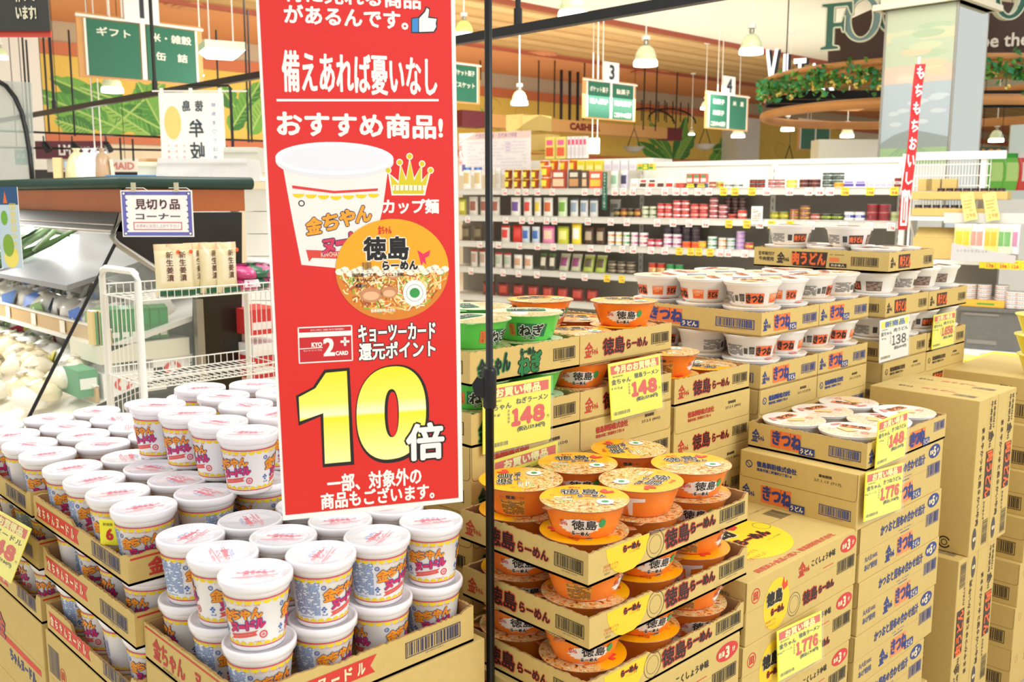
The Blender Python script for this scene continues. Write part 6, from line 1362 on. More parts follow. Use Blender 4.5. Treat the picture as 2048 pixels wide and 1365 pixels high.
# green drink cartons behind the end pane
for i, px in enumerate((247, 267, 287, 306, 325, 343)):
    x, z = E_(px, 683 - i * 1.4); w = .0345; h = .118; b = B(); b.box((-w / 2, 0, 0), (w / 2, .05, h), foil('1F8A44')); b.box((-w * .45, -.0008, .012), (w * .3, 0, .032), c_('F2F4EE')); b.box((-w * .4, -.0008, h * .5), (w * .4, 0, h * .9), c_('2A9A50')); b.add([(-w / 2, 0, h), (w / 2, 0, h), (w / 2, .05, h), (-w / 2, .05, h), (-w / 2, .025, h + .012), (w / 2, .025, h + .012)], [(0, 1, 5, 4), (2, 3, 4, 5), (0, 4, 3), (1, 2, 5)], foil('1F8A44'))
    tag(obj('drink_carton', cached(('dc',), lambda: b.me('b')), None, (x, YE + .06, z - .006)), 'green drink carton behind the glass end of the case, %s from the left' % ORD[i + 1], 'drink carton', 'green drink cartons')
for i, px in enumerate((207, 217, 227)):
    x, z = E_(px, 690); b = B(); b.box((-.012, 0, 0), (.012, .05, .125), foil('E8C87A')); b.box((-.003, -.0008, 0), (.005, 0, .12), c_('3A9A4A')); tag(obj('drink_carton', cached(('dc2',), lambda: b.me('b')), None, (x, YE + .06, z - .008)), 'narrow yellow drink carton left of the green cartons, %s' % ORD[i + 1], 'drink carton', 'yellow drink cartons')
b = B(); x0, z0 = E_(205, 692); x1 = E_(385, 674)[0]; b.box((x0, 0, z0 - .075), (x1, .30, z0 - .008), c_('E2DEC8')); tag(obj('cream_ledge', b.me('b', ), None, (0, YE + .03, 0)), 'cream ledge carrying the green drink cartons', 'ledge')
for k, (px, py, w) in enumerate(((217, 806, .24), (318, 772, .30))):
    x, z = E_(px, py); b = B(); b.box((0, 0, 0), (w, .22, .10), c_('EFEDE8')); b.box((.01, -.001, .0), (w, 0, .012), c_('2A2A28')); o = obj('printed_case', b.me('b'), None, (x, YE + .04 + .0 * k, z)); tag(o, 'white case with a red oval mark inside the produce case, %s one' % ('left', 'right')[k], 'case', 'white cases with red ovals')
    q = Dec(); q.ring(.075, .055, .018, .034, 'D8342E', 1, 24, .75); q.rect(.068, .03, .082, .08, 'EFEDE8', 2); q.text('力', .15, .06, .02, '3A8A5A', bold=.001); obj('printed_face', q.me('p', planar((0, -.0012, 0), (1, 0, 0), (0, 0, 1), (0, -1, 0))), o)
b = B(); x, z = E_(181, 800); b.box((0, 0, 0), (.07, .2, .10), c_('4A9A6A')); b.box((.005, -.001, .03), (.065, 0, .07), c_('E8EEE4')); tag(obj('green_case', b.me('b'), None, (x - .02, YE + .05, z)), 'green and white case left of the red-oval cases', 'case')
# things standing on top of the case
def boxthing(name, lab, cat, px, py, d, w, dp, h, col, tilt=0, rz=-.76):
    p = at(px, py, d); b = B(); k = .94; b.add([(-w / 2, 0, 0), (w / 2, 0, 0), (w / 2, dp, 0), (-w / 2, dp, 0), (-w / 2 * k, dp * .03, h), (w / 2 * k, dp * .03, h), (w / 2 * k, dp * .97, h), (-w / 2 * k, dp * .97, h)], [(3, 2, 1, 0), (4, 5, 6, 7), (0, 1, 5, 4), (1, 2, 6, 5), (2, 3, 7, 6), (3, 0, 4, 7)], mat(name + '_' + col, col, .5, noise=.04)); b.box((-w / 2, -.004, h * .8), (w / 2, 0, h * .84), mat(name + '_' + col, col, .5))
    return tag(obj(name, b.me(name), None, p, rz), lab, cat)
boxthing('blue_tray', 'blue and white shallow tray on top of the produce case', 'tray', 268, 366, 4.3, .085 * 3.2, .2, .035, '4A8AC0')
boxthing('foam_box', 'cream foam box next to the blue tray on the case top', 'foam box', 310, 364, 4.35, .16, .2, .09, 'E9E3C8')
boxthing('foam_box', 'long white foam box on the case top below the hanging cloth', 'foam box', 405, 362, 4.3, .42, .25, .10, 'D2D1CC')
boxthing('foam_box', 'upper slanted white foam box on the case top', 'foam box', 482, 345, 4.6, .17, .25, .12, 'C9C6B6')
boxthing('white_cabinet', 'white slatted cabinet beyond the right end of the produce case', 'cabinet', 520, 362, 4.5, .36, .3, .02, 'EFEFEB')
p = at(487, 372, 4.6); wc = thing('shutter_cabinet', 'white cabinet with horizontal slats right of the produce case', 'cabinet', (p.x, p.y, 0), -.76)
for k in range(14):
    b = B(); b.box((0, 0, 0), (.9, .3, .105), mat('slat_white', 'E9E9E3', .45)); obj('slat', cached(('slat',), lambda: b.me('slat')), wc, (0, 0, .02 + k * .108))
# fins of small things behind the case
for k, (px, py, w, h, c, nm) in enumerate(((108, 368, .035, .10, 'E8C890', 'narrow orange card'), (132, 368, .07, .085, 'A8CFE4', 'pale blue card'))):
    p = at(px, py, 5.2); b = B(); b.box((0, 0, 0), (w * 1.3, .02, h * 1.4), c_(c)); tag(obj('shelf_card', b.me('b'), None, p, -.76), nm + ' standing behind the green rail', 'card')
for k, px in enumerate((158, 176, 192, 208)):
    p = at(px, 366, 5.2); tag(obj('wrapped_bunch', bag(.11, .19, .08, ('E0D8A8', 'F2F2F0', 'E6E8F0', 'B89A7A')[k], 'F2EFE0', k), None, p, .3 * k), 'plastic wrapped bunch standing behind the green rail, %s from left' % ORD[k + 1], 'wrapped bunch', 'wrapped bunches behind the rail')
# clearance sign
def sign_board(name, lab, x0, y0, x1, y1, d, t=.004, m='F3F1EC', rz=None):
    a = at(x0, y1, d); U = Vector((math.sin(AZ), -math.cos(AZ), 0)); w = (x1 - x0) / F * d; h = (y1 - y0) / F * d * 1.0
    b = B(); b.box((0, 0, 0), (w, t, h), mat('board_' + m, m, .35, coat=.3)); o = obj(name, b.me(name), None, a, math.atan2(U.y, U.x)); tag(o, lab, 'sign'); return o, w, h
o, w, h = sign_board('clearance_sign', 'white clearance sign with a purple border clipped to the produce case fascia', 246, 382, 388, 474, 3.28)
q = Dec(); PU_ = '6A6AB4'
q.frame(.004, .004, w - .004, h - .004, .012, PU_, 1)
for k in range(7): q.poly([(.014, .02 + k * .02), (.024, .024 + k * .02), (.014, .032 + k * .02)], PU_); q.poly([(w - .014, .02 + k * .02), (w - .022, .026 + k * .02), (w - .014, .03 + k * .02)], PU_)
for x, y in ((.011, .011), (w - .011, .011), (.011, h - .011), (w - .011, h - .011)): q.ell(x, y, .004, .004, 'F3F1EC', 2, 12)
q.text('見切り品', w * .51, h * .70, .033, '3A302E', w=w * .62, bold=.0011, L=3, out=('E8C8CC', .001)); q.text('コーナー', w * .51, h * .44, .020, '4A4A5E', w=w * .62, bold=.001, L=3)
q.frame(w * .16, h * .15, w * .84, h * .32, .0028, 'D85A64', 2); q.text('お早めにお召し上がり下さい', w * .5, h * .235, .012, 'B08A8A', w=w * .6, res=1)
obj('printed_face', q.me('p'), o)
for k in (.16, .76):
    b = B(); b.box((w * k, -.006, h - .006), (w * k + .012, .008, h + .026), mat('clip_beige', 'BDB59A', .4)); b.tube([(w * k - .02, .002, h + .008), (w * k + .04, .002, h + .008), (w * k + .055, .002, h - .002)], .0012, WHITEM, 6); obj('clip', b.me('b'), o)
# vegetable pocket banner at far left
o, w, h = sign_board('hanging_card', 'narrow blue and yellow vegetable card hanging at the far left', 4, 376, 46, 536, 3.2)
q = Dec(); q.rect(0, h * .78, w, h, '2A4F7A', 1); q.rect(0, 0, w, h * .78, 'B8CCD8', 1); q.ell(w * .3, h * .62, w * .16, h * .09, '6FA83A', 2); q.ell(w * .4, h * .28, w * .26, h * .14, '7FA63A', 2); q.ell(w * .5, h * .13, w * .34, h * .13, 'E6D86A', 1.5); q.poly([(w * .3, h * .8), (w * .4, h * .95), (w * .5, h * .8)], 'D86A2A', 2)
q.vtext('国産野菜中太根', w * .72, h * .80, h * .085, 'E8D23A', res=1); obj('printed_face', q.me('p'), o)
# ---------------------------------------------------------------- wire rack
RXK, RYK = 1.237, 2.968; rk = thing('wire_rack', 'white wire rack with three shelves in front of the produce case', 'rack', (RXK, RYK, 0))
zt_ = onx(275, 545, RXK).z; far = .285
b = B(); b.tube([(0, 0, .03), (0, 0, zt_ - .03), (0, .012, zt_ - .008), (0, .035, zt_), (0, far - .035, zt_), (0, far - .012, zt_ - .008), (0, far, zt_ - .03), (0, far, .03)], .011, WHITEM, 10); obj('end_frame', smooth(b.me('b')), rk)
b = B()
for k in range(1, 8): b.tube([(0, far * k / 8, .2), (0, far * k / 8, zt_ - .09)], .0017, WHITEM, 5)
for z in (.35, .62, .90, zt_ - .09): b.tube([(0, 0, z), (0, far, z)], .0022, WHITEM, 5)
obj('end_mesh', b.me('b'), rk)
xR = ony(497, 700, RYK + far).x - RXK
b = B(); b.tube([(xR, 0, .03), (xR, 0, zt_ - .03), (xR, .035, zt_), (xR, far - .035, zt_), (xR, far, zt_ - .03), (xR, far, .03)], .011, WHITEM, 10); obj('end_frame', smooth(b.me('b')), rk)
b = B()
for k in range(1, 8): b.tube([(xR, far * k / 8, .2), (xR, far * k / 8, zt_ - .09)], .0017, WHITEM, 5)
for z in (.35, .62, .90, zt_ - .09): b.tube([(xR, 0, z), (xR, far, z)], .0022, WHITEM, 5)
obj('end_mesh', b.me('b'), rk)
zs = [onx(285, 604, RXK).z, onx(290, 780, RXK).z, .60]
xE = xR - .012
for z in zs:
    b = B(); n = int(xE / .0245)
    for k in range(n): x = .02 + k * .0245; b.tube([(x, .0, z + .030), (x, .0, z), (x, far, z), (x, far, z + .035)], .0017, WHITEM, 5, cap=False)
    for yy, zz in ((0, z + .03), (0, z), (far, z + .035), (far * .25, z - .003), (far * .5, z - .003), (far * .75, z - .003), (far, z)): b.tube([(.012, yy, zz), (xE, yy, zz)], .0024, WHITEM, 5)
    tag(obj('wire_shelf', b.me('b'), rk), kind='stuff')
PC = [('EBDDB0', 'F0E4C4', 'EDC79A')]
for k, (px, yy) in enumerate(((340, .06), (364, .05), (396, .08), (424, .06), (455, .045))):
    q_ = ony(px, 590, RYK + yy); me = pouch_me(.088, .168, .045, *PC[0]); o = obj('pickle_pouch', me, None, (q_.x, q_.y, zs[0] + .004), .12 * (k - 2)); tag(o, 'cream pouch of pickles on the top wire shelf, %s from the left' % ORD[k + 1], 'food pouch', 'pickle pouches on the wire rack')
    q = Dec(); q.vtext('新生姜漬', .0, .145, .023, '5A3024', bold=.0005, res=1); q.rect(-.036, .0, .036, .018, '1F5A3A', 1); q.ell(.028, .142, .007, .007, 'E8642E', 2, 14)
    obj('printed_face', q.me('p', lambda x, y, dd: (x, -.0245 - dd - .002 * 0, y)), o)
for k in range(6):
    q_ = ony(485 + (k % 3) * 16, 585, RYK + .10); o = obj('snack_bag', bag(.10, .055, .12, ('C83A7A', '2F6A4A', 'B85A8A')[k % 3], 'E8D8E0', k % 5), None, (q_.x, q_.y, zs[0] + .004 + (k // 3) * .035), k); tag(o, 'magenta or green bag lying on the top wire shelf right end, %s' % ORD[k + 1], 'bag', 'bags at the right end of the wire rack')
for k, (px, py, w, h, c, nm) in enumerate(((502, 672, .09, .10, 'C8302E', 'red box'), (506, 716, .09, .05, 'E8E4E0', 'white box'), (506, 760, .09, .09, 'B8282A', 'lower red box'))):
    q_ = ony(px, py, RYK + .42); b = B(); b.box((0, 0, 0), (w * 1.6, .2, h), c_(c)); b.box((.01, -.001, h * .2), (w, 0, h * .5), c_('E9DDD8')); tag(obj('stacked_box', b.me('b'), None, q_), nm + ' seen through the right end of the wire rack', 'box', 'boxes behind the wire rack')
# ================================================================ BEYOND THE CASE: signs, cloth, frames
def lit(px, py, d): return at(px, py, d)
UR_ = math.atan2(-math.cos(AZ), math.sin(AZ))
# hanging cloth seen from behind: the characters read mirrored
o, w, h = sign_board('cloth_banner', 'tall white cloth banner with mirrored black brush writing hanging beyond the case', 326, 190, 454, 362, 6.6, .002)
q = Dec(); q.ell(w * .20, h * .66, w * .13, h * .19, 'E2CC7A', 1, 28)
for i, ch in enumerate('牟岐八'): q.text(ch, w * .56, h * (.60 - i * .26), h * .20, '2E3E48', w=w * .22, bold=.003, mirror=True)
for i, ch in enumerate('島徳'): q.text(ch, w * (.42 + i * .2), h * .85, h * .12, '3A4A52', w=w * .12, bold=.002, mirror=True)
for i, ch in enumerate('鮮魚まつりは最高'): q.text(ch, w * .84, h * (.86 - i * .10), h * .05, '8A96C0', mirror=True, res=1)
for i in range(3):
    for j in range(6): q.text('大敷網海産物旬魚市場新鮮'[(i * 6 + j) % 12], w * (.12 + i * .12), h * (.40 - j * .065), h * .032, 'E09A94', mirror=True, res=1)
obj('printed_face', q.me('p', e0=.002, eps=.001), o); b = B(); b.tube([(-.04, .0, h + .01), (w + .16, .0, h + .01)], .006, WHITEM, 6); b.tube([(w + .05, 0, h + .03), (w + .05, 0, -.9)], .010, BLACKM, 8); b.tube([(w * .45, 0, h + .045), (w + .04, 0, h + .045), (w + .05, 0, h + .03)], .008, BLACKM, 6)
for k in (.05, .5, .95): b.box((w * k - .012, -.004, h - .03), (w * k + .012, .004, h + .03), c_('EFEFEA'))
obj('banner_pole', b.me('b'), o)
def text_sign(name, lab, x0, y0, x1, y1, d, col, txts, t=.03):
    o, w, h = sign_board(name, lab, x0, y0, x1, y1, d, t, col); q = Dec()
    if name in ('curtain_board', 'dark_counter', 'far_board', 'poster_board', 'white_window'): bb = B(); bb.box((0, .01, -o.location.z), (w, .012 + t, 0), mat('board_' + col, col, .35)); obj('board_base', bb.me('b'), o)
    elif name not in ('red_valance',):
        bb = B()
        for kx in (.15, .85): bb.tube([(w * kx, t / 2, h), (w * kx, t / 2, ZC - o.location.z)], .004, BLACKM, 5)
        obj('hanging_wires', bb.me('b'), o)
    for s, fx, fy, fh, c, fw, kw in txts: q.text(s, w * fx, h * fy, h * fh, c, w=w * fw if fw else None, **kw)
    if txts: obj('printed_face', q.me('p', e0=.003, eps=.0015), o)
    return o, w, h
text_sign('bakery_sign', 'dark maroon sign with white letters at far left under the mural', 72, 283, 212, 318, 11, '5A1A26', [('LM', .42, .5, .55, 'E8E4DC', .16, dict(bold=.006)), ('リトルマーメイド', .78, .6, .22, 'E0D8D0', .34, dict(res=1))])
text_sign('bakery_board', 'cream bakery board with red letters under the maroon sign', 95, 318, 278, 344, 11.2, 'E3E0D2', [('LITTLE MERMAID', .55, .45, .52, 'D07A70', .80, dict(bold=.004))])
text_sign('curtain_board', 'striped brown wooden screen beyond the case', 278, 318, 316, 352, 10.5, 'B5844E', [])
text_sign('poster_board', 'blue and white framed poster beside the cloth banner', 314, 326, 340, 350, 9, 'E6E2DA', [('ハム', .5, .6, .5, '3A5AA8', .7, dict(bold=.006))])
text_sign('dark_counter', 'dark opening of the bakery counter below its board', 60, 340, 330, 372, 12, '2E211B', [])
text_sign('dark_hanging_sign', 'black hanging sign with white outlined writing, top left corner', -30, -40, 100, 62, 3.6, '26261F', [('作って', .66, .70, .30, 'C9C4AA', .3, dict(bold=.002)), ('います!', .66, .34, .24, 'C9C4AA', .3, dict(bold=.002))], .01)
text_sign('red_valance', 'salmon coloured cloth valance with a red hem, top left corner', -30, 60, 102, 74, 3.62, 'D9442E', [], .01)
text_sign('salmon_valance', 'salmon cloth panel above the red hem, top left corner', -30, 36, 96, 62, 3.64, 'DE8A6E', [], .01)
text_sign('green_small_sign', 'small green sign seen through the glass screen at far left', 31, 300, 58, 330, 9, '3A8A72', [('米・麺', .5, .6, .3, 'E6EEE8', .6, dict(res=1))])
# glass screen and curved black frame at far left
fr_ = thing('glass_screen', 'tall glass screen with a curved black tube frame at far left', 'screen', (0, 0, 0)); 
b = B(); b.tube([at(x, y, 5.6) for x, y in ((-8, 160), (12, 172), (30, 195), (43, 225), (52, 262), (60, 310), (66, 372))], .014, BLACKM, 8); obj('curved_tube', smooth(b.me('b')), fr_)
b = B(); g0 = [at(x, y, 5.62) for x, y in ((-20, 160), (62, 165), (70, 372), (-20, 372))]; b.add(g0 + [v + Vector((.004, .004, 0)) for v in g0], [(0, 1, 2, 3), (7, 6, 5, 4), (0, 4, 5, 1), (1, 5, 6, 2), (2, 6, 7, 3), (3, 7, 4, 0)], mat('frosted_glass', 'BCC4BC', .3, alpha=.45)); obj('glass_pane', b.me('b'), fr_)
# thin black ceiling track grid in front of the mural
gr = thing('track_grid', 'thin black grid of rails and drop rods in front of the leaf mural', 'track grid', (0, 0, 0))
for (x0, y0, x1, y1) in ((0, 262, 600, 285), (0, 295, 600, 305), (330, 318, 600, 292)):
    b = B(); b.tube([at(x0, y0, 10), at(x1, y1, 10)], .012, BLACKM, 6); obj('grid_rail', b.me('b'), gr)
for px, y0, y1 in ((44, 70, 262), (52, 80, 265), (86, 70, 268), (137, 60, 272), (487, -20, 285), (495, 20, 285), (432, 60, 288), (330, 288, 330), (240, 276, 320), (265, 278, 322), (212, 276, 300), (620, 60, 288), (961, 80, 160), (1078, 100, 230), (1110, 105, 235), (1170, 95, 240), (1290, 130, 260), (1315, 120, 262), (1355, 145, 262), (1376, 10, 120)):
    b = B(); dd = 10 if px < 900 else 18; b.tube([at(px, y0, dd), at(px + (929 - px) * (y1 - y0) / 13000, y1, dd)], .010 if px < 900 else .014, BLACKM, 6); obj('drop_rod', b.me('b'), gr)
for k, px in enumerate((88, 145, 440, 532, 212)):
    p = at(px, 292, 9.9); t = thing('spotlight', 'small black spotlight on the ceiling track, %s from the left' % ORD[k + 1], 'spotlight', p, .4 * k, 'track spotlights'); b = B(); b.tube([(0, 0, .10), (0, 0, .03)], .008, BLACKM, 6); obj('stem', b.me('b'), t); b = B(); b.tube([(0, 0, .03), (.03, -.05, -.05)], [.03, .042], BLACKM, 10); obj('lamp_head', b.me('b'), t)
# ---------------------------------------------------------------- aisle signs
def aisle(label, px, py, d, num, left, right, lw=101, k=1.0, cut=None):
    """px,py: top middle of the two green panels; panels lw pixels wide, 1.1 times as high"""
    p = ony(px, py, (at(px, py, d)).y); m = d / F * lw / .98 / (.719 - .695 * (px - 1024) / F)
    t = thing('aisle_sign', label, 'aisle sign', p, 0, 'hanging aisle signs')
    h = m * 1.02
    b = B(); b.box((-m * 1.22, .01, -h * 1.04), (m * 1.22, .03, h * .10), mat('sign_wood', 'D9A062', .5, noise=.05, nscale=4)); obj('wood_backing', b.me('b'), t)
    b = B(); b.box((-m * 1.24, -.01, h * .02), (m * 1.24, .01, h * .065), WHITEM); b.box((-.045 * m, -.01, -h), (.045 * m, .01, h * .05), WHITEM); b.box((-m * 1.10, -.008, -h), (-m * 1.06, .01, 0), WHITEM); b.box((m * 1.06, -.008, -h), (m * 1.10, .01, 0), WHITEM); obj('white_rails', b.me('b'), t)
    for sx, tx in ((-1, left), (1, right)):
        b = B(); x0, x1 = (-m * 1.05, -m * .07) if sx < 0 else (m * .07, m * 1.05); b.box((x0, -.006, -h), (x1, .010, -h * .0), mat('sign_green', '1E6A50', .45)); o = obj('green_panel', b.me('b'), t); q = Dec()
        for i, s in enumerate(tx): q.text(s, (x0 + x1) / 2, -h * (.20 + i * .34), h * .15, 'EDEBDC', w=m * min(.82, .21 * len(s)), bold=.0016 * m / .3, res=1)
        if tx: obj('printed_text', q.me('p', planar((0, -.0065, 0), (1, 0, 0), (0, 0, 1), (0, -1, 0)), e0=.001, eps=.001), o)
    if num:
        b = B(); b.box((-m * .34, -.012, h * .02), (m * .34, .012, h * .62), c_('E9ECEF')); o = obj('number_plate', b.me('b'), t); q = Dec(); q.text(num, 0, h * .33, h * .40, '2A3440', bold=.006 * m / .3); obj('printed_number', q.me('p', planar((0, -.0125, 0), (1, 0, 0), (0, 0, 1), (0, -1, 0)), e0=.001, eps=.001), o)
    b = B()
    for x in (-m * .62, -m * .38): b.tube([(x, .0, h * .08), (x, 0, ZC - p.z)], .008 * k, WHITEM, 6)
    obj('hanging_rods', b.me('b'), t); return t
aisle('green aisle sign number one at upper left behind the rail', 284, 50, 9.0, '1', ['ギフト'], ['米・雑穀', '缶　詰'], 101)
aisle('green aisle sign number three above the gondola, centre', 1222, 168, 12.2, '3', ['ポケット菓子', '輸入菓子'], ['駄菓子', '玩具菓子', 'こだわりのお菓子'], 42)
aisle('green aisle sign number four right of the centre', 1457, 193, 15, '4', ['駄菓子', '米菓子', 'こだわりのお菓子'], ['米　菓'], 34)
aisle('green aisle sign partly hidden behind the red banner', 898, 128, 10.0, None, ['飲料'], ['ポケット菓子', 'ビスケット'], 52)
aisle('small far green aisle sign below the wooden ring', 1632, 244, 22, None, [], [], 26)
# ---------------------------------------------------------------- pendant lamps
GLOWM = mat('lamp_glow', 'FFFBEA', .4, emit=9.0); SHADE = mat('lamp_shade_glass', 'C9D2A8', .25, coat=.4, emit=.22); SHADEG = mat('lamp_shade_greenish', 'CFE06A', .25, coat=.4, emit=.35)
def pendant(lab, px, py, wpx, d, m=None, cord=True):
    """px,py: centre of the lower rim"""
    p = at(px, py, d); r = wpx / F * d / 2; t = thing('pendant_lamp', lab, 'lamp', p, 0, 'bell shaped pendant lamps'); s = r / .24
    b = B(); b.lathe([(r, 0), (r * .99, r * .30), (r * .93, r * .45)], GLOWM, 24); b.lathe([(0, .004), (r * .98, .002)], GLOWM, 24); obj('lit_rim', smooth(b.me('b')), t)
    b = B(); b.lathe([(r * .935, r * .44), (r * .84, r * .95), (r * .62, r * 1.40), (r * .34, r * 1.62), (0, r * 1.66)], m or SHADE, 24); obj('glass_shade', smooth(b.me('b')), t)
    b = B(); b.lathe([(r * .13, r * 1.6), (r * .18, r * 1.75), (r * .18, r * 2.0), (r * .13, r * 2.1)], STEEL, 12); b.lathe([(r * .36, r * 2.1), (r * .36, r * 2.42), (0, r * 2.46)], WHITEM, 16); b.tube([(-r * .3, 0, r * 2.1), (-r * .42, 0, r * 1.9), (-r * .25, 0, r * 1.55)], r * .02, STEEL, 5); b.tube([(r * .3, 0, r * 2.1), (r * .42, 0, r * 1.9), (r * .25, 0, r * 1.55)], r * .02, STEEL, 5); obj('lamp_holder', b.me('b'), t)
    if p.z + r * 2.4 < ZC: b = B(); b.tube([(0, 0, r * 2.4), (0, 0, ZC - p.z)], .007, WHITEM, 6); b.lathe([(.05, ZC - p.z - .03), (.06, ZC - p.z)], WHITEM, 12); obj('cord', b.me('b'), t)
    return t
for a in (('large pendant lamp over the gondola at centre right', 1291, 132, 48, 9.5), ('pendant lamp above the gondola left end, beside the pole', 1039, 210, 34, 13), ('bright pendant lamp cut off at the top centre', 1146, 36, 60, 7.5),
          ('pendant lamp left of the big letters at upper right', 1502, 108, 47, 9.5), ('bright lamp glowing below aisle sign number one', 225, 185, 42, 10.5), ('small pendant lamp left of aisle sign number four', 1411, 219, 20, 16),
          ('small pendant lamp under the wooden ring at left', 1575, 262, 26, 15), ('small pendant lamp under the wooden ring at its middle', 1694, 275, 26, 15), ('small pendant lamp right of the mirror pillar', 1992, 284, 28, 14), ('lamp glow at the left edge of the picture', 2, 118, 26, 8),
          ('small pendant lamp below aisle sign four', 1476, 275, 26, 17), ('small lamp above the cashier beam end', 1383, 270, 12, 20), ('tiny far lamp left of the cloth banner', 403, 152, 10, 11)):
    pendant(*a)
pendant('greenish pendant lamp just right of the red banner', 928, 75, 39, 8.5, SHADEG)
p = at(444, 116, 7.5); t = thing('flat_lamp', 'square frosted hanging lamp at upper left between sign and banner', 'lamp', p, -.3); b = B(); b.add([(-.10, -.10, 0), (.10, -.10, 0), (.10, .10, 0), (-.10, .10, 0), (-.15, -.15, .05), (.15, -.15, .05), (.15, .15, .05), (-.15, .15, .05)], [(3, 2, 1, 0), (0, 1, 5, 4), (1, 2, 6, 5), (2, 3, 7, 6), (3, 0, 4, 7)], GLOWM); obj('lit_bowl', b.me('b'), t)
b = B(); b.box((-.15, -.15, .05), (.15, .15, .11), SHADE); b.tube([(-.09, 0, .1), (-.09, 0, ZC - p.z)], .006, WHITEM, 6); b.tube([(.09, 0, .1), (.09, 0, ZC - p.z)], .006, WHITEM, 6); obj('lamp_frame', b.me('b'), t)
for k, (px, py, w, h, d) in enumerate(((195, 317, 24, 26, 9.9), (1189, 292, 19, 29, 13.4))):
    p = at(px, py + h / 2, d); b = B(); b.box((-w / F * d / 2, 0, 0), (w / F * d / 2, .08, h / F * d), GLOWM); t = thing('box_lamp', ('white box lamp hanging over the produce case', 'white box lamp hanging below aisle sign three')[k], 'lamp', p, -.76); obj('lit_box', b.me('b'), t); b = B()
    for x in (-.03, .04): b.tube([(x, .03, h / F * d), (x, .03, ZC - p.z)], .006, WHITEM, 6)
    obj('twin_rods', b.me('b'), t)
for k, (px, py, d, r) in enumerate(((375, 12, 8.3, .28), (1075, 108, 17, .35), (1300, 145, 22, .4), (1480, 172, 27, .4))):
    p = onz(px, py, ZC - .02); t = thing('ceiling_diffuser', 'round ceiling air diffuser in the orange ceiling, %s from the left' % ORD[k + 1], 'air diffuser', (p.x, p.y, ZC - .035), 0, 'round ceiling diffusers')
    for q_ in range(3): b = B(); b.lathe([(r * (1 - .3 * q_), 0), (r * (1 - .3 * q_) * .92, .03)], mat('diffuser_peach', 'D8946C', .5), 28); obj('ring', b.me('b'), t, (0, 0, -.01 * q_))
# ---------------------------------------------------------------- cashier beam
p0, p1 = ony(985, 218, 13.5), ony(1362, 272, 13.5); zt2, zb2 = ony(1097, 237, 13.5).z, ony(1100, 262, 13.5).z
t = thing('cashier_beam', 'long tan overhead beam reading cashier with dark red ends', 'overhead beam', (0, 0, 0)); XA, XM, XZ = ony(975, 230, 13.5).x, ony(1335, 262, 13.5).x, ony(1363, 268, 13.5).x
b = B(); b.box((XA, 13.5, zb2), (XM, 13.8, zt2), mat('beam_tan', 'D2A060', .5, noise=.05)); o = obj('tan_board', b.me('b'), t); q = Dec(); cA, cB = ony(1140, 250, 13.5).x, ony(1199, 258, 13.5).x; q.text('CASHIER', (cA + cB) / 2, (zt2 + zb2) / 2, (zt2 - zb2) * .52, '7A2A24', w=cB - cA, bold=.016); obj('printed_letters', q.me('p', planar((0, 13.5, 0), (1, 0, 0), (0, 0, 1), (0, -1, 0)), e0=.004, eps=.002), o)
b = B(); b.box((XM, 13.48, zb2 - .02), (XZ, 13.82, zt2 + .01), c_('6E2A33')); b.box((ony(922, 225, 13.5).x, 13.47, zb2 - .02), (XA, 13.82, zt2 + .03), c_('6E2A33')); obj('dark_red_end', b.me('b'), t)
for px in (1126, 1143, 1159): b = B(); x = ony(px, 200, 13.6).x; b.tube([(x, 13.65, zt2), (x, 13.65, ZC)], .03, BLACKM, 8); obj('support_rod', b.me('b'), t)
for k, px in enumerate((1300, 1345)):
    p = ony(px, 243, 13.6); t = thing('arched_frame', 'black wrought iron arch above the cashier beam, %s one' % ('left', 'right')[k], 'iron arch', (p.x, p.y, p.z), 0, 'iron arches')
    b = B(); b.tube([(math.cos(a) * .9, 0, math.sin(a) * .28) for a in [math.pi * i / 12 for i in range(13)]], .02, BLACKM, 6); obj('arch_bar', b.me('b'), t)
    for x in (-.6, -.3, 0, .3, .6): b = B(); b.tube([(x, 0, .0), (x, 0, .45)], .014, BLACKM, 6); obj('upright_bar', b.me('b'), t)
for k, (px, py) in enumerate(((1268, 288), (1410, 283), (1578, 322))):
    p = at(px, py, 19); b = B(); b.lathe([(0, -.18), (.12, -.15), (.22, -.06), (.21, -.05), (.12, -.12), (0, -.14)], mat('basket_grey', '8E8A80', .6), 20); b.tube([(-.2, 0, -.06), (0, 0, .3), (.2, 0, -.06)], .010, BLACKM, 5); b.tube([(0, 0, .3), (0, 0, ZC - p.z)], .006, BLACKM, 5); tag(obj('hanging_bowl', b.me('b'), None, p), 'grey hanging bowl in front of the yellow wall, %s from left' % ORD[k + 1], 'hanging bowl', 'grey hanging bowls')
# ---------------------------------------------------------------- FOOD sign, ring with ivy, pillar
RC = at(1850, 192, 11.6); RR_ = 1.86
ring = thing('wooden_ring', 'large hanging wooden ring dressed with ivy and yellow flowers', 'wooden ring', RC)
WR = mat('ring_wood', 'C98A4A', .45, coat=.2, noise=.08, nscale=4)
z_t, z_b = .20, -.14
b = B(); n = 64
for (r0, r1, za, zb3) in ((RR_, RR_ + .03, -.02, z_t), ):
    V = []; Fc = []
    for i in range(n):
        c, s_ = math.cos(2 * math.pi * i / n), math.sin(2 * math.pi * i / n); V += [(r0 * c, r0 * s_, za), (r1 * c, r1 * s_, za), (r1 * c, r1 * s_, zb3), (r0 * c, r0 * s_, zb3)]
    for i in range(n):
        a, c = 4 * i, 4 * ((i + 1) % n); Fc += [(a, c, c + 1, a + 1), (a + 1, c + 1, c + 2, a + 2), (a + 2, c + 2, c + 3, a + 3), (a + 3, c + 3, c, a)]
    b.add(V, Fc, WR)
obj('ring_band', smooth(b.me('b')), ring)
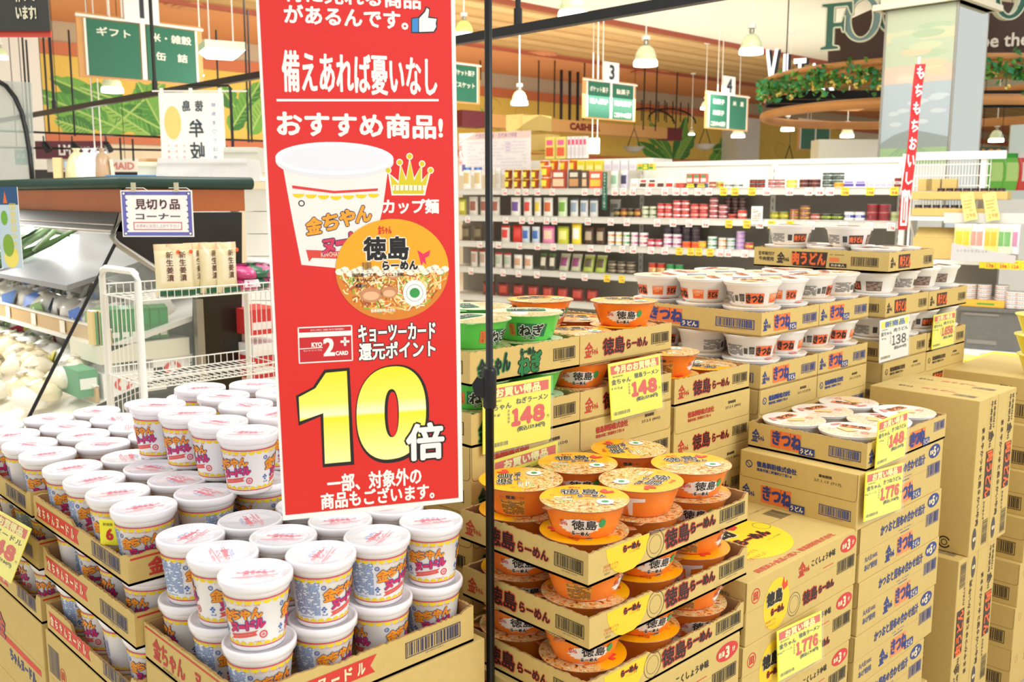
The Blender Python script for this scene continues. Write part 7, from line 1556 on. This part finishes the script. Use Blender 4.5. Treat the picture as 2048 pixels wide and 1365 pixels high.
for z, rr in ((z_t, .04), (z_t - .08, .022), (-.22, .055)):
    b = B(); b.tube([((RR_ + .02) * math.cos(2 * math.pi * i / n), (RR_ + .02) * math.sin(2 * math.pi * i / n), z) for i in range(n + 1)], rr, WR, 8, cap=False); obj('ring_moulding', smooth(b.me('b')), ring)
for z, off in ((-.04, 0), (-.05, .45), (-.04, -.5)):
    b = B(); ux, uy = math.sin(AZ), -math.cos(AZ); L_ = math.sqrt(max(.1, RR_ ** 2 - off ** 2)); b.add([(ux * s_ * L_ - uy * off + dx * uy, uy * s_ * L_ + ux * off - dx * ux, z + dz) for s_ in (-1, 1) for dx in (-.03, .03) for dz in (-.05, .05)], [(0, 1, 3, 2), (4, 6, 7, 5), (0, 4, 5, 1), (2, 3, 7, 6), (1, 5, 7, 3), (0, 2, 6, 4)], BLACKM); obj('black_beam', b.me('b'), ring)
for a in (2.6, 3.6, 4.4, 5.3): b = B(); b.tube([(RR_ * math.cos(a), RR_ * math.sin(a), z_t), (RR_ * math.cos(a), RR_ * math.sin(a), ZC - RC.z)], .008, BLACKM, 6); obj('hanging_rod', b.me('b'), ring)
lv = [mat('ivy_%d' % i, c, .5) for i, c in enumerate(('3F8A34', '2F6E2C', '6FA83E', '2F8A5A'))]; fl = [mat('bloom_%d' % i, c, .5) for i, c in enumerate(('E8D05A', 'F0E08A', 'D9B84A'))]
R = random.Random(31); base_a = math.atan2(-math.sin(AZ), -math.cos(AZ))
for g_ in range(11):
    b = B(); 
    for q_ in range(120):
        a = base_a - 1.75 + (g_ + R.random()) * .32; rr = RR_ + .05 + R.uniform(0, .07); z = .06 + R.gauss(0, .07); s_ = R.uniform(.026, .048)
        c = Vector((rr * math.cos(a), rr * math.sin(a), z)); u = Vector((R.uniform(-1, 1), R.uniform(-1, 1), R.uniform(-1, 1))).normalized(); v = u.cross(Vector((R.uniform(-1, 1), R.uniform(-1, 1), .3))).normalized(); w_ = u.cross(v) * .3
        b.add([c - u * s_, c - v * s_ * .7 + w_ * s_, c + u * s_ * 1.2, c + v * s_ * .7 + w_ * s_], [(0, 1, 2, 3)], lv[q_ % 4])
    tag(obj('ivy_leaves', b.me('b'), ring), 'green ivy leaves', None, None, 'stuff')
    b = B()
    for q_ in range(7):
        a = base_a - 1.75 + (g_ + R.random()) * .32; rr = RR_ + .08; z = .02 + R.gauss(0, .06); c = Vector((rr * math.cos(a), rr * math.sin(a), z))
        for k in range(7): d_ = Vector((R.gauss(0, 1), R.gauss(0, 1), R.gauss(0, 1))).normalized() * .022; b.lathe([(0, -.014), (.016, -.004), (.012, .012), (0, .016)], fl[k % 3], 6, (c.x + d_.x, c.y + d_.y, c.z + d_.z))
    tag(obj('flower_cluster', b.me('b'), ring), 'yellow flower clusters', None, None, 'stuff')
FB = mat('fascia_brown', '4A3226', .6, noise=.06, nscale=10); FG = mat('letter_green', '1E5A46', .4, coat=.3); FW = mat('letter_edge', 'D8DAC0', .35)
def letter_poly(ch):
    if ch == 'F': return [[(0, 0), (.52, 0), (.52, .07), (.36, .10), (.36, .47), (.56, .47), (.60, .36), (.66, .36), (.66, .70), (.60, .70), (.56, .58), (.36, .58), (.36, .90), (.70, .90), (.80, .72), (.87, .72), (.85, 1), (0, 1), (0, .93), (.14, .90), (.14, .10), (0, .07)]]
    if ch == 'I': return [[(0, 0), (.5, 0), (.5, .07), (.36, .10), (.36, .90), (.5, .93), (.5, 1), (0, 1), (0, .93), (.14, .90), (.14, .10), (0, .07)]]
    return []
def channel_letter(ch, lab, px0, py0, px1, py1, d, rz):
    a = at(px0, py1, d); w = (px1 - px0) / F * d / max(.35, math.cos(rz - UR_)); h = (py1 - py0) / F * d * 1.0
    t = thing('channel_letter', lab, 'letter', a, rz, 'large green food letters'); b = B(); e = B()
    if ch in 'FI':
        P_ = letter_poly(ch)[0]; mx = .87 if ch == 'F' else .5; P_ = [(x / mx * w, z * h) for x, z in P_]; n = len(P_)
        V = [(x, 0, z) for x, z in P_] + [(x, .06, z) for x, z in P_]; b.add(V, [tuple(range(n)), tuple(range(n, 2 * n))[::-1]], FG); b.add(V, [(i, (i + 1) % n, n + (i + 1) % n, n + i)[::-1] for i in range(n)], FW)
        for i in range(n): p, q_ = P_[i], P_[(i + 1) % n]; e.tube([(p[0], -.008, p[1]), (q_[0], -.008, q_[1])], .008, FW, 5)
    else:
        N_ = 40; R0, R1 = (.34, .62), (.98, 1.0); V = []
        for i in range(N_):
            c, s_ = math.cos(2 * math.pi * i / N_), math.sin(2 * math.pi * i / N_)
            for y in (0, .06): V += [(w / 2 + w / 2 * c * .58, y, h / 2 + h / 2 * s_ * .82), (w / 2 + w / 2 * c, y, h / 2 + h / 2 * s_)]
        Fg, Fw = [], []
        for i in range(N_): a4, c4 = 4 * i, 4 * ((i + 1) % N_); Fg += [(a4, a4 + 1, c4 + 1, c4)]; Fw += [(a4 + 1, a4 + 3, c4 + 3, c4 + 1), (a4, c4, c4 + 2, a4 + 2)]
        b.add(V, Fg, FG); b.add(V, Fw, FW)
        for f1, f2 in ((.58, .82), (1, 1)): e.tube([(w / 2 + w / 2 * f1 * math.cos(2 * math.pi * i / 32), -.008, h / 2 + h / 2 * f2 * math.sin(2 * math.pi * i / 32)) for i in range(33)], .008, FW, 5, cap=False)
    obj('letter_face', b.me('b'), t); obj('outline_tube', e.me('b'), t)
channel_letter('F', 'big green letter F with a pale outline, leftmost of the food sign', 1640, 12, 1692, 102, 9.9, UR_ - .55)
channel_letter('O', 'big green letter O right of the F, upper right', 1684, -2, 1748, 86, 9.8, UR_ - .45)
channel_letter('O', 'second big green letter O half behind the mirror pillar', 1752, -14, 1800, 66, 9.7, UR_ - .3)
channel_letter('O', 'big green letter at the top right corner above the brown board', 1980, -70, 2060, 38, 9.4, UR_ + .2)
def curved_board(lab, pts, name='curved_board'):
    b = B(); V = []
    for (x, y0, y1, d) in pts:
        a, c = at(x, y0, d), at(x, y1, d); off = Vector((FX, FY, 0)) * .04; V += [a, c, a + off, c + off]
    Fc = []
    for i in range(len(pts) - 1): a, c = 4 * i, 4 * (i + 1); Fc += [(a + 1, c + 1, c, a), (a + 2, c + 2, c + 3, a + 3), (a, c, c + 2, a + 2), (a + 1, a + 3, c + 3, c + 1)]
    Fc += [(0, 2, 3, 1), (len(V) - 4, len(V) - 3, len(V) - 1, len(V) - 2)]; b.add(V, Fc, FB); return tag(obj(name, b.me(name)), lab, 'sign board')
curved_board('brown sign board left of the mirror pillar below the letters', [(1658, 52, 160, 10.6), (1700, 38, 156, 10.5), (1740, 20, 152, 10.4), (1795, 0, 146, 10.3)])
cb2 = curved_board('brown sign board right of the pillar with cream words', [(1930, -10, 130, 10.1), (1985, 0, 121, 10.0), (2060, 10, 108, 9.9)])
a = at(1962, 97, 9.85); q = Dec(); q.text('be the', .24, .07, .13, 'E8E0CC', w=.50, bold=.005); obj('printed_words', q.me('p', planar((0, 0, 0), (math.cos(UR_ + .05), math.sin(UR_ + .05), .06), (0, 0, 1), (-FX, -FY, 0)), e0=.004, eps=.002), cb2).location = a + Vector((-FX, -FY, 0)) * .01
text_sign('backlit_letters', 'white backlit letters seen edge on at upper right before the ring', 1522, 100, 1650, 190, 10.5, 'D9E0D8', [], .01)
bl_ = [o for o in COL.objects if o.name.startswith('backlit_letters')][0]; me_ = bl_.data; [bpy.data.objects.remove(c) for c in list(bl_.children)]; bpy.data.objects.remove(bl_)
t = thing('backlit_letters', 'white backlit letters on black side returns at upper right', 'sign letters', at(1526, 186, 13.0), UR_ - .55); LM_ = mat('letter_lit', 'F6FAFF', .4, emit=1.0)
for i, ch in enumerate('VITAR'):
    wl_ = .05 if ch == 'I' else .15; q = Dec(); s_ = 1 - i * .1; q.text(ch, .10 + i * .19, .32 - i * .05, .48 * s_, LM_, w=wl_, bold=.010, L=1); obj('lit_letter', q.me('p'), t); q = Dec(); q.text(ch, .12 + i * .19, .31 - i * .05, .48 * s_, BLACKM, w=wl_, bold=.02, L=1); obj('letter_return', q.me('p', lambda x, y, dd: (x, .05 - dd, y)), t)
# pillar
pc = at(1903, 200, 8.4); px_l = onx(1766, 200, pc.x); px_r = ony(1962, 200, pc.y); wl = px_l.y - pc.y; wr = px_r.x - pc.x
pil = thing('display_pillar', 'square pillar with a farmland picture and a mirror face, upper right', 'pillar', (pc.x, pc.y, 0)); zt_p = onx(1905, 4, pc.x).z
b = B(); b.box((0, 0, 0), (wr, wl, zt_p), c_('D9DAD2')); obj('pillar_core', b.me('b'), pil)
b = B(); b.box((-.05, -.05, zt_p), (wr + .05, wl + .05, ZC), c_('E6DCC0')); b.box((-.10, -.10, zt_p), (wr + .1, wl + .1, zt_p + .05), c_('EFE4C8')); obj('pillar_head', b.me('b'), pil)
b = B(); b.box((.0, -.012, .6), (wr, -.002, zt_p), mat('mirror_glass', 'C9CFCB', .04, metal=1)); obj('mirror_face', b.me('b'), pil)
for x, y in ((-.012, -.014), (wr, -.014), (-.012, wl)): b = B(); b.box((x, y, .5), (x + .018, y + .018, zt_p), STEEL); obj('steel_corner', b.me('b'), pil)
q = Dec(); zz = lambda py: onx(1835, py, pc.x).z
q.rect(0, zz(330), wl, zt_p, 'A4B2BA', 1); q.rect(0, zz(130), wl, zt_p, 'B9C49A', 1.3); q.rect(0, zz(165), wl, zz(130), 'D8B89A', 1.4); q.rect(0, zz(80), wl, zz(60), 'D6CC94', 1.5); q.rect(0, zz(330), wl, zz(292), '7DAA4A', 2)
for k in range(9): q.line((wl * .45 + (k - 4) * wl * .02, zz(288)), (wl * .45 + (k - 4) * wl * .11, zz(326)), .016, '5E9440', 3)
for k in range(14):
    rr = random.Random(k); yy = zz(40) + (zz(150) - zz(40)) * rr.random(); q.ell(wl * rr.uniform(.2, .8), yy, wl * rr.uniform(.15, .28), .035, ('C8CE9A', 'A8BE8C', 'D6C08A', 'B8C8A0')[k % 4], 2 + k * .05, 18)
for k in range(9): rr = random.Random(k + 50); q.ell(wl * rr.uniform(.15, .85), zz(rr.uniform(190, 250)), wl * rr.uniform(.08, .16), .02, 'C4CCCE', 3 + k * .05, 14)
q.poly([(0, zz(285)), (wl * .2, zz(268)), (wl * .45, zz(258)), (wl * .7, zz(266)), (wl, zz(276)), (wl, zz(295)), (0, zz(295))], '6A7A74', 3.6)
obj('landscape_picture', q.me('p', planar((0, wl, 0), (0, -1, 0), (0, 0, 1), (-1, 0, 0)), e0=.002, eps=.001), pil)
b = B(); b.box((-.012, .0, .6), (-.010, wl, zt_p), mat('picture_glass', 'F4F8F6', .05, alpha=.12, coat=.8)); obj('picture_glass', b.me('b'), pil)
# red and white cloth streamer banner in front of the end unit
pb0 = at(1805, 470, 6.9); nb = thing('narrow_banner', 'narrow red and white cloth banner standing at the gondola right end', 'banner', (pb0.x, pb0.y, 0), UR_)
tp, bt = at(1813, 135, 6.9).z, at(1800, 460, 6.9).z
b = B(); wv = .036; V = []; nn = 14
for i in range(nn + 1): k = i / nn; z = bt + (tp - bt) * k; o_ = .055 * k; V += [(-wv + o_, .012 * math.sin(k * 9), z), (wv * .9 + o_, .012 * math.sin(k * 9 + 1), z)]
b.add(V, [(2 * i, 2 * i + 1, 2 * i + 3, 2 * i + 2) for i in range(nn)], mat('banner_cloth_red', 'CF2A2E', .6)); b.add([(x, y + .002, z) for x, y, z in V], [(2 * i + 2, 2 * i + 3, 2 * i + 1, 2 * i) for i in range(nn)], MATS['banner_cloth_red']); obj('cloth', b.me('b'), nb)
q = Dec()
for i, ch in enumerate('もちもちおいしい'): k = 1 - (i + .5) / 9.5; q.text(ch, .055 * k - .002, bt + (tp - bt) * k, .085, 'F2E8E6', w=.048, bold=.003, res=1)
q.rect(-.03, bt + .03, .018, bt + .28, 'F0ECEA', 1); q.rect(-.018, bt + .05, .006, bt + .24, 'D83A3E', 2); q.rect(-.010, bt + .07, -.002, bt + .22, 'F0ECEA', 3); obj('printed_text', q.me('p', lambda x, y, dd: (x, -.016 - dd, y), e0=.002, eps=.001), nb)
b = B(); b.tube([(.05, .02, 0), (.05, .02, tp + .05)], .008, WHITEM, 8); obj('pole', b.me('b'), nb)
# far cabinets above the gondola on the right, distant fittings
text_sign('far_board', 'white cabinet backs beyond the gondola below the small aisle sign', 1636, 280, 1762, 332, 11, 'E4E2D2', [], .3)
text_sign('hundred_sign', 'dark green board with orange hundred lettering at far right', 1955, 295, 2010, 322, 12, '2E4A2A', [('100', .5, .5, .7, 'D8923A', .7, dict(bold=.01))])
text_sign('white_window', 'pale glazed partition at the far right edge', 2016, 250, 2060, 335, 15, 'D5E2DE', [])
text_sign('green_ceiling_panel', 'green ceiling panel seen between wood ceiling and brown board', 1536, 97, 1662, 132, 20, '5FAE8C', [], .1)
